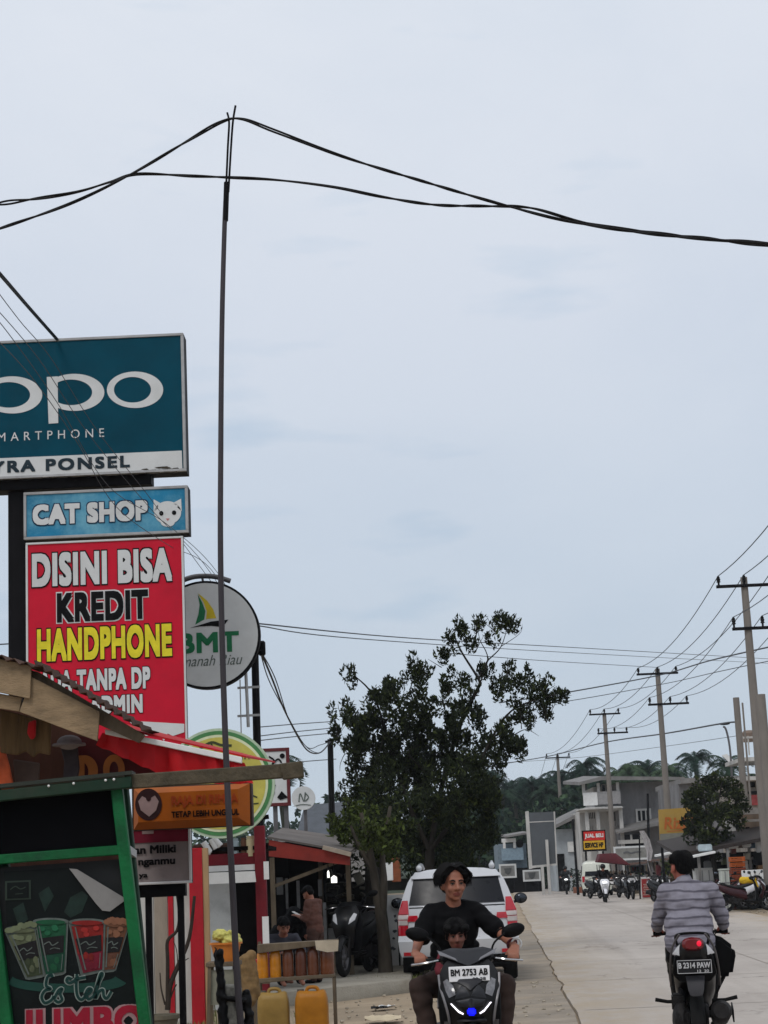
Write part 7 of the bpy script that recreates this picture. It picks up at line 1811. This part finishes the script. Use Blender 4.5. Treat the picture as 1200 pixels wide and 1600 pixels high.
for (x0, y0, x1, y1, Y, mm, nm, lab, cat_) in (
    (1091, 1319, 1113, 1330, YG - 1.8, mat('sign_paleblue', (170, 184, 190), .6, var=.2), 'small_sign', 'pale blue sign hung below the market roof', 'sign'),
    (1138, 1318, 1154, 1326, YG - 1.0, m_white, 'hanging_bag', 'long white bag hung under the market roof', 'bag'),
    (1160, 1316, 1174, 1324, YG - 1.0, m_signwhite, 'hanging_bag', 'grey white bag hung right of the long bag', 'bag'),
    (1181, 1311, 1189, 1332, YG - .8, m_signwhite, 'hanging_bag', 'short white bag hung near the white pipe', 'bag'),
    (1178, 1330, 1192, 1352, YG - .3, m_black, 'black_screen', 'black screen standing above the white chairs', 'screen'),
    (1100, 1345, 1112, 1358, YG + .6, mat('box_grey', (120, 122, 124), .6), 'monitor', 'grey box standing on the white coolers', 'monitor')):
    d = MB(); wbox(d, x0, y0, x1, y1, Y, .12); solo(nm, d, mm, at(x0, y1, Y), lab, cat_, bev=.03, seg=2)
def box_thing(name, label, cat_, x0, y0, x1, Y, mm, grp=None, zb=0.0, ribs=0, depth=.6):
    a = at(x0, y0, Y); b = at(x1, y0, Y); t = thing(name, label, cat_, ((a.x + b.x) / 2, Y, zb), group=grp); h = a.z - zb; w_ = b.x - a.x; cx = (a.x + b.x) / 2
    d = MB(); d.box((cx, Y + depth / 2, zb + h / 2), (w_, depth, h)); obj('body', d, mm, t, True, bev=.02)
    d = MB(); d.box((cx, Y + depth / 2, zb + h + .02), (w_ + .04, depth + .04, .05)); obj('lid', d, mm, t, True, bev=.01)
    d = MB()
    for k in range(ribs): d.box((cx - w_ / 2 + w_ * (k + 1) / (ribs + 1), Y - .012, zb + h / 2), (.02, .02, h * .95))
    if ribs: d.box((cx, Y - .016, zb + h * .7), (w_, .02, .02)); obj('seams', d, mat('seam_grey', (120, 120, 122), .7), t, True)
box_thing('cooler_box', 'tall white cooler box behind the rider in the striped sweater', 'cooler', 1086, 1359, 1118, 62, mat('cooler_white', (206, 206, 202), .6, var=.12, scale=3, dirt=.6, dirtcol=(150, 146, 138)), 'white coolers by the market', ribs=2)
box_thing('cooler_box', 'narrow white cooler box right of the tree trunk', 'cooler', 1126, 1360, 1139, 57.5, mat('cooler_grey', (176, 180, 172), .6, var=.15), 'white coolers by the market', ribs=1, depth=.4)
for k, (x0, y0, x1, y1, mm) in enumerate(((1142, 1338, 1164, 1347, 'crate_orange'), (1143, 1347, 1164, 1355, 'crate_orange'), (1143, 1355, 1165, 1366, 'crate_brown'), (1142, 1366, 1164, 1378, 'crate_brown'), (1141, 1378, 1163, 1396, 'crate_dark'))):
    mm_ = {'crate_orange': mat('crate_orange', (184, 92, 40), .6, var=.2), 'crate_brown': mat('crate_brown', (132, 62, 38), .6, var=.25), 'crate_dark': mat('crate_dark', (84, 42, 34), .7, var=.3)}[mm]
    th = thing('crate', ['topmost bright orange crate in the market stack', 'second orange crate in the market stack', 'upper brown crate in the market stack', 'lower brown crate in the market stack', 'dark bottom crate of the market stack'][k], 'crate', at((x0 + x1) / 2, y1, 60), group='stacked crates at the market')
    d = MB(); a = at(x0, y1, 60); b = at(x1, y0, 60); zt = at(x0, y0, 60).z - .02; zb_ = at(x0, y1, 60).z + .005 if k < 4 else 0; cx = (a.x + b.x) / 2; w_ = b.x - a.x
    for q in range(3): d.box((cx, 60, zb_ + (zt - zb_) * (q + .5) / 3), (w_, .03, (zt - zb_) / 3 - .02)); d.box((cx, 60.4, zb_ + (zt - zb_) * (q + .5) / 3), (w_, .03, (zt - zb_) / 3 - .02))
    d.box((cx, 60.2, zb_ + .01), (w_, .38, .02))
    for s in (-1, 1): d.box((cx + s * (w_ / 2 - .02), 60.2, (zb_ + zt) / 2), (.03, .37, zt - zb_ - .01))
    obj('slats', d, mm_, th, True)
for x, lab in ((1170, 'white plastic chair left below the black screen'), (1184, 'white plastic chair right below the black screen')):
    q = base(x, 1400, 59.5); th = thing('plastic_chair', lab, 'chair', q, R(160), group='white chairs at the market')
    d = MB(); d.box((0, 0, .43), (.44, .42, .03)); obj('seat', d, m_white, th, bev=.01)
    d = MB(); d.box((0, -.2, .66), (.42, .03, .42)); obj('backrest', d, m_white, th, bev=.02)
    for i in (-1, 1):
        for j in (-1, 1): d = MB(); d.bar((i * .19, j * .18, .42), (i * .22, j * .21, 0), .035, .035); obj('leg', d, m_white, th)
    th.location.z = .35
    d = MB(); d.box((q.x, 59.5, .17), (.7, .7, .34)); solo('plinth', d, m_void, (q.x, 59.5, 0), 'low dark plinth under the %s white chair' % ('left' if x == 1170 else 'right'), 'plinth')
for k, (x, y, w_, h, c_, lab) in enumerate(((1125, 1340, 8, 12, (150, 150, 150), 'grey sack hung beside the tree trunk at the market'), (1147, 1330, 7, 8, (120, 60, 50), 'small red box on the market shelf above the crates'), (1168, 1338, 8, 10, (176, 172, 160), 'pale tub on the market shelf left of the black screen'), (1176, 1322, 9, 7, (70, 90, 110), 'blue box hung high in the market'), (1132, 1346, 7, 10, (90, 96, 70), 'olive drum standing left of the orange crates'), (1166, 1352, 6, 14, (196, 190, 184), 'white upright pack beside the orange crates'), (1188, 1352, 8, 16, (150, 120, 90), 'tan carton under the white pipe'), (1196, 1340, 9, 14, (60, 58, 62), 'dark drum at the right edge of the market'), (1076, 1350, 10, 10, (110, 104, 98), 'grey carton on the table behind the striped rider'), (1064, 1345, 8, 8, (170, 150, 90), 'yellowish pack on the table behind the striped rider'), (1030, 1372, 7, 40, (84, 34, 38), 'dark maroon upright panel left of the potted plant'), (1040, 1388, 10, 12, (96, 84, 70), 'brown carton below the potted plant'), (1034, 1350, 8, 9, (126, 122, 116), 'grey parcel high beside the feather banner'), (1062, 1392, 12, 10, (60, 66, 74), 'slate crate low beside the striped rider'))):
    d = MB(); yg = YG + .9 if x > 1072 else 83.2; wbox(d, x - w_ / 2, y - h / 2, x + w_ / 2, y + h / 2, yg, .3); wbox(d, x - w_ / 2 + 1, y - h / 2 - 1.2, x + w_ / 2 - 1, y - h / 2 - .2, yg + .05, .2); solo('market_goods', d, mat('goods_%d' % k, c_, .7, var=.35, scale=7), at(x, y + h / 2, yg), lab, 'goods', bev=.02)
t = thing('potted_plant', 'leafy yellow green plant under the yellow billboard', 'plant', base(1048, 1400, 81)); leaf_mesh('foliage', [(at(x, y, 81 + random.uniform(-.2, .2)), (.14, .14, .16), 40) for x, y in ((1040, 1352), (1048, 1346), (1055, 1354), (1044, 1362), (1052, 1366), (1060, 1344), (1036, 1344))], .12, [m_leaf3, m_leaf2], t)
d = MB(); q = base(1048, 1400, 81); d.lathe([(.001, 0), (.2, 0), (.26, .5), (.22, .5), (.001, .45)], q, 'Z', 14); d.tube([q + Vector((0, 0, .4)), at(1048, 1355, 81)], .03, 6); obj('pot', d, mat('pot_dark', (80, 62, 50), .8), t, True)
scooter('scooter', 'dark red scooter parked nose in between the white coolers and the crates', base(1140, 1416, 60), R(20), mat('bike_darkred', (70, 14, 20), .4))
scooter('scooter', 'black scooter parked at the far right behind the maroon one', base(1196, 1418, 58.5), R(60), m_bikeblack)
for x0, y0, x1, y1, Y, c_, lab in ((1060, 1372, 1084, 1382, 74, (120, 110, 100), 'low wooden table behind the striped rider'),):
    d = MB(); wbox(d, x0, y0, x1, y0 + 2, Y, .6)
    for x in (x0 + 1.5, x1 - 1.5): q = at(x, y0, Y); d.box((q.x, Y + .05, q.z / 2), (.05, .05, q.z)); d.box((q.x, Y + .5, q.z / 2), (.05, .05, q.z))
    solo('table', d, mat('table_wood', c_, .8), base((x0 + x1) / 2, y1, Y), lab, 'table')
# house and terrace high at the right edge
t = thing('terrace_house', 'pale upper floor house with a railed terrace behind the nearest power pole', 'house', base(1190, 1400, 80))
d = MB(); wbox(d, 1166, 1212, 1320, 1400, 80.5, 6); obj('wall', d, mat('terrace_wall', (150, 142, 132), .85, var=.3, scale=1.5, dirt=.5), t, True)
d = MB(); wbox(d, 1158, 1180, 1320, 1186, 79, 4); wbox(d, 1158, 1210, 1320, 1216, 79.2, 4); obj('terrace_floor', d, m_wallwhite, t, True)
d = MB()
for k in range(12): wbox(d, 1160 + k * 9, 1150, 1162 + k * 9, 1180, 79.2, .08)
wbox(d, 1158, 1148, 1300, 1151, 79.18, .1); obj('railing', d, m_wallwhite, t, True)
d = MB(); c_ = at(1170, 1145, 80); d.lathe([(.001, 0), (.32, 0), (.34, .1), (.34, .38), (.22, .5), (.001, .52)], c_ - Vector((0, 0, .4)), 'Z', 18); obj('water_tank', d, mat('tank_brown', (120, 104, 92), .6), t, True)
d = MB(); wbox(d, 1172, 1222, 1180, 1230, 80.4, .1); wbox(d, 1170, 1236, 1190, 1240, 80.3, .2); obj('window', d, m_void, t, True)
d = MB(); wbox(d, 1174, 1242, 1186, 1258, 80.2, .2); solo('red_cloth', d, mat('cloth_rose', (176, 84, 84), .9, var=.3), at(1174, 1258, 80.2), 'faded red cloth hanging on the terrace house wall', 'cloth')
t = thing('flat_roof_house', 'long flat grey roofed house behind the right tree', 'house', base(1110, 1400, 100)); d = MB(); wbox(d, 1066, 1222, 1166, 1400, 100, 8); obj('wall', d, m_wallgrey, t, True); d = MB(); wbox(d, 1064, 1214, 1168, 1222, 99, 10); obj('roof', d, m_roofz, t, True)
window(t, 1076, 1240, 1090, 1258, 100, 1, .12)
d = MB(); d.prism([at(1128, 1180, 105), at(1136, 1178, 105), at(1148, 1190, 105), at(1142, 1194, 105)], (0, .1, 0)); solo('roof_sheet', d, m_white, at(1140, 1190, 105), 'tilted white panel beside the palms', 'panel')
for px, yt, Y, r0, lab in ((1150, 1090, 74, .13, 'plain grey concrete pole left of the nearest power pole'), (1188, 1085, 56, .15, 'thick dark grey pole at the right edge beside the power pole'), (1160, 1098, 78, .04, 'thin steel mast between the two grey poles')):
    t = thing('plain_pole', lab, 'pole', base(px + (1400 - yt) * .09 * 0, 1400, Y)); q = at(px, yt, Y); t.location = (q.x, Y, 0); d = MB(); d.tube([(q.x, Y, 0), (q.x, Y, q.z)], [r0 * 1.15, r0], 10); obj('shaft', d, m_polec if r0 < .2 else mat('pole_dark', (84, 76, 74), .9, var=.3), t, True)
t = thing('street_lamp', 'slender curved street lamp left of the plain grey pole', 'street lamp', base(1148, 1400, 84)); q = at(1146, 1250, 84); d = MB(); d.tube(spline([Vector((q.x, 84, 0)), q, at(1141, 1175, 84), at(1135, 1142, 84), at(1130, 1135, 84)], 5), .05, 7); obj('post', d, m_steel, t, True); d = MB(); d.ell(at(1132, 1131, 84), (.26, .12, .06)); obj('lamp_head', d, m_dark, t, True)

# ------------------------------------------------------------------ far traffic
m_head = mat('head_glow', (255, 255, 255), .3, emit=1.6, var=0)
m_bwhite = mat('bike_white', (214, 214, 218), .35, var=.05, coat=.3)
def simple_rider(label, loc, rz, shirt, legs, helmet=None):
    t = thing('person', label, 'person', loc, rz)
    Jx = dict(pelvis=(0, -.34, .86), chest=(0, -.26, 1.18), neck=(0, -.23, 1.38), head=(0, -.18, 1.50), sh0=(-.19, -.25, 1.32), sh1=(.19, -.25, 1.32), el0=(-.29, -.10, 1.12), el1=(.29, -.10, 1.12), wr0=(-.325, .10, 1.03), wr1=(.325, .10, 1.03), hip0=(-.09, -.30, .82), hip1=(.09, -.30, .82), kn0=(-.18, .10, .74), kn1=(.18, .10, .74), an0=(-.14, .10, .40), an1=(.14, .10, .40))
    human(t, Jx, m_skin, shirt, legs, m_hair, sleeve=.9, voxel=.018, hair_style='short', face=False, hands=[bar_hand(Jx['wr0'], (-.325, .176, .987), (-1, 0, 0)), bar_hand(Jx['wr1'], (.325, .176, .987), (1, 0, 0))])
    if helmet:
        d = MB(); d.ell((0, -.19, 1.53), (.125, .14, .125)); obj('helmet', d, helmet, t)
    return t
l1 = base(886, 1402, 108); scooter('scooter', 'far scooter with its headlight on riding toward us past the billboard', l1, R(176), m_bikeblack, lit_front=m_head)
simple_rider('far rider in dark clothes on the scooter by the billboard', l1, R(176), mat('far_dark', (40, 42, 44), .9), m_black, m_bikeblack)
l2 = base(946, 1412, 80); scooter('scooter', 'white scooter with a bright lamp riding toward us by the maroon food cart', l2, R(177), m_bwhite, lit_front=m_head, plate_front=(m_plate_w, m_plate_b, 'BM 3342 TL', '05 27', .74))
simple_rider('rider in black on the white scooter by the food cart', l2, R(177), m_tee, m_black, m_bikeblack)
scooter('scooter', 'dark parked scooter facing the road between the food cart and the red stand', base(986, 1409, 84), R(183), m_bikeblack, plate_front=(m_plate_w, m_plate_b, 'BM 4410 AE', '02 26', .90))
scooter('scooter', 'dark scooter half hidden in front of the white van', base(930, 1400, 90), R(196), m_bikeblack)
scooter('scooter', 'black red scooter parked side on at the right edge with a yellow bag', base(1168, 1422, 56.5), R(-97), mat('bike_maroon', (52, 16, 24), .35, coat=.3))
scooter('scooter', 'white bodied scooter parked beside the black red scooter', base(1150, 1420, 58), R(112), m_bwhite)
q = base(1166, 1422, 56.5)
me = flesh('yellow_bag', [cap((q.x - .05, 56.45, .94), (q.x + .30, 56.45, .93), .11, .09), cap((q.x + .30, 56.4, .92), (q.x + .38, 56.35, .74), .06, .04)], mat('bag_bright', (206, 168, 34), .6, var=.2), None, .02, 3, wrinkle=.02); tag(me, 'yellow bag lying on the seat of the black red scooter', 'bag')
t = thing('sandwich_board', 'red and white price stand by the parked scooters', 'sign', base(1012, 1405, 85)); q = base(1012, 1405, 85)
d = MB(); wbox(d, 1001, 1370, 1024, 1405, 85, .06); obj('board', d, m_white, t, True, bev=.01)
d = MB(); wbox(d, 1003, 1373, 1022, 1402, 84.98, .02); obj('red_panel', d, mat('stand_red', (172, 62, 62), .7, var=.2, scale=6), t, True)
d = MB()
for k in range(7): wbox(d, 1005 + (k % 2), 1381 + k * 2.7, 1020 - (k % 3) * 2, 1382.2 + k * 2.7, 84.97, .01)
obj('lettering', d, mat('stand_pale', (200, 170, 160), .7), t, True)
d = MB(); d.bar((q.x - .25, 85.1, 1.0), (q.x - .25, 85.5, 0), .03, .03); d.bar((q.x + .25, 85.1, 1.0), (q.x + .25, 85.5, 0), .03, .03); obj('back_leg', d, m_white, t, True)
pk = scooter('scooter', 'dark scooter parked nose out beside the red and white price stand', base(1026, 1408, 81), R(168), m_bikeblack)
pk['group'] = 'dark scooters parked on the right verge'
for (x, y, Y, r_, lab) in ((974, 1405, 89, 190, 'dark scooter parked close behind the food cart wheel'), (1001, 1404, 93, 172, 'dark scooter parked under the faded grey sign'), (1034, 1409, 76, 200, 'dark scooter parked beside the dark maroon panel'), (1143, 1416, 61, 150, 'dark scooter parked below the crate stack'), (1178, 1416, 60, 205, 'dark scooter parked under the white chairs')):
    dup(pk, base(x, y, Y), R(r_), lab)
def small_kiosk(label, x0, x1, yt, Y, c_, seed):
    random.seed(seed); q = base((x0 + x1) / 2, 1400, Y); t = thing('kiosk', label, 'kiosk', q); a = at(x0, 1390, Y).x; b = at(x1, 1390, Y).x; z = at((x0 + x1) / 2, yt, Y).z
    d = MB(); d.box(((a + b) / 2, Y + 1.2, z / 2), (b - a, .08, z)); d.box((a, Y + .6, z / 2), (.08, 1.2, z)); d.box((b, Y + .6, z / 2), (.08, 1.2, z)); obj('wall', d, mat('kiosk_wall_%d' % seed, c_, .9, var=.3, scale=2, dirt=.6), t, True)
    d = MB(); corr(d, (a - .3, Y - .7, z + .02), (b + .3, Y - .7, z + .10), 2.2, 40, .02); obj('awning_roof', d, m_rust, t, True)
    d = MB(); d.box(((a + b) / 2, Y + .1, .85), (b - a - .1, .5, .06)); d.box(((a + b) / 2, Y + .0, .42), (b - a - .1, .06, .8)); obj('counter', d, m_wood, t, True)
    d = MB()
    for k in range(14): d.box((random.uniform(a + .1, b - .1), Y + .1 + random.uniform(-.1, .1), .88 + .12), (random.uniform(.06, .16), .12, random.uniform(.12, .26)), k % 4)
    for k in range(8): d.box((random.uniform(a + .1, b - .1), Y + 1.0, random.uniform(1.3, z - .2)), (.16, .1, .2), k % 4)
    obj('goods', d, [mat('goods_red', (150, 54, 46), .6), mat('goods_tan', (170, 150, 110), .6), mat('goods_green', (66, 100, 70), .6), mat('goods_white', (196, 194, 188), .6)], t, True)
    for x in (a, b): d = MB(); d.box((x, Y - .6, z / 2), (.06, .06, z)); obj('post', d, m_wood, t, True)
small_kiosk('rusty roofed kiosk with goods on its counter left of the striped rider', 1024, 1064, 1346, 84, (96, 86, 78), 3)
small_kiosk('rusty roofed kiosk under the faded grey sign', 984, 1010, 1352, 99, (108, 110, 112), 5)
small_kiosk('rusty roofed kiosk behind the maroon scooter', 1150, 1200, 1346, 64.5, (84, 72, 64), 7)
# food cart with a maroon canopy
YT2 = 92.0
q = base(962, 1400, YT2); t = thing('food_cart', 'three wheeled food cart under a maroon canopy', 'cart', q)
d = MB(); d.prism([at(934, 1347, YT2), at(938, 1334, YT2), at(962, 1333, YT2), at(986, 1352, YT2 - .3)], (0, 1.4, 0)); obj('canopy', d, mat('canopy_maroon', (84, 34, 40), .8, var=.25), t, True, bev=.02)
d = MB(); d.box((q.x, YT2 + .6, .85), (1.5, 1.1, .5)); obj('counter', d, mat('cart_dark', (52, 46, 44), .7, var=.4, scale=4), t, True, bev=.02)
d = MB(); d.prism([at(952, 1377, YT2 - .05), at(966, 1378, YT2 - .05), at(978, 1375, YT2 - .05), at(978, 1380, YT2 - .05), at(975, 1398, YT2 - .05), at(971, 1397, YT2 - .05), at(970, 1382, YT2 - .05), at(955, 1381, YT2 - .05)], (0, .05, 0)); obj('white_bumper', d, m_white, t, True)
for s in (-1, 1):
    d = MB(); d.torus((q.x + s * .62, YT2 + .6, .28), .22, .06, 'X', 20, 8); obj('wheel', d, m_rubber, t, True)
    for yy in (.1, 1.1): d = MB(); zt = at(960, 1350, YT2).z; d.box((q.x + s * .72, YT2 + yy, (zt + .6) / 2), (.04, .04, zt - .6)); obj('post', d, m_dark, t, True)
d = MB()
for k in range(9): d.ell((q.x - .6 + k * .15, YT2 + .2 + .1 * (k % 2), 1.2), (.07, .07, .11), None, 8, 6)
obj('jars', d, mat('jars_mixed', (92, 78, 66), .5, island=.6), t, True)
# white van
q = base(934, 1398, 99); van = thing('parked_van', 'white van parked behind the food cart', 'van', q, R(-6))
rings = []
for y, zt, hw in ((-2.0, 1.66, .74), (-1.9, 1.80, .80), (-.6, 1.86, .82), (.6, 1.84, .82), (1.1, 1.72, .81), (1.6, 1.12, .80), (1.95, 1.0, .76)):
    pr = [(hw * .94, .30), (hw, .55), (hw, 1.0 if zt > 1.05 else zt * .9), (hw * .88, zt * .95), (hw * .6, zt)]
    rings.append([Vector((x, y, z)) for x, z in pr] + [Vector((-x, y, z)) for x, z in reversed(pr)])
d = MB(); d.loft(rings); obj('body', d, mat('van_cream', (206, 208, 196), .35, var=.05, coat=.3), van, bev=.04, seg=2)
d = MB(); d.prism([(-.62, -2.03, 1.05), (.62, -2.03, 1.05), (.55, -1.97, 1.55), (-.55, -1.97, 1.55)], (0, .05, 0)); obj('rear_window', d, m_glass, van)
for s in (-1, 1):
    d = MB(); d.prism([(s * .80, -1.7, 1.08), (s * .80, .8, 1.08), (s * .735, .7, 1.6), (s * .735, -1.6, 1.6)], (s * .03, 0, 0)); obj('side_window', d, m_glass, van)
    d = MB(); d.box((s * .70, -2.0, .9), (.14, .06, .3)); obj('tail_light', d, m_lred, van, bev=.01)
    for y in (-1.2, 1.2): d = MB(); d.torus((s * .72, y, .29), .21, .09, 'X', 22, 8); obj('wheel', d, m_rubber, van)
# shrub and flower bed by the far poles
t = thing('roadside_shrub', 'green shrub behind the far headlight scooter', 'shrub', base(900, 1395, 112)); leaf_mesh('foliage', [(at(x, y, 112 + random.uniform(-.4, .4)), (.3, .3, .3), 60) for x, y in ((893, 1382), (900, 1372), (906, 1380), (900, 1388), (908, 1366), (897, 1364), (887, 1368))], .16, [m_leaf1, m_far[0]], t)
d = MB(); wbox(d, 897, 1386, 912, 1400, 111, .6); solo('brick_planter', d, mat('planter_brick', (128, 84, 66), .9, var=.3, scale=4), base(904, 1400, 111), 'low red brick planter beside the white van', 'planter', bev=.02)

# ------------------------------------------------------------------ humid air between the camera and the far trees
hm = bpy.data.materials.new('humid_air')
hm.use_nodes = True
ht = hm.node_tree
for n_ in list(ht.nodes):
    if n_.type == 'BSDF_PRINCIPLED': ht.nodes.remove(n_)
pv = ht.nodes.new('ShaderNodeVolumePrincipled')
pv.inputs['Color'].default_value = (0.86, 0.91, 0.97, 1)
pv.inputs['Density'].default_value = 0.00028
ht.links.new(pv.outputs[0], ht.nodes['Material Output'].inputs['Volume'])
d = MB(); d.box((0, 850, 9.45), (2200, 2300, 21.1))
o = obj('haze', d, hm, None, smooth=0)
o['kind'] = 'stuff'; o['label'] = 'thin humid haze softening the far trees'
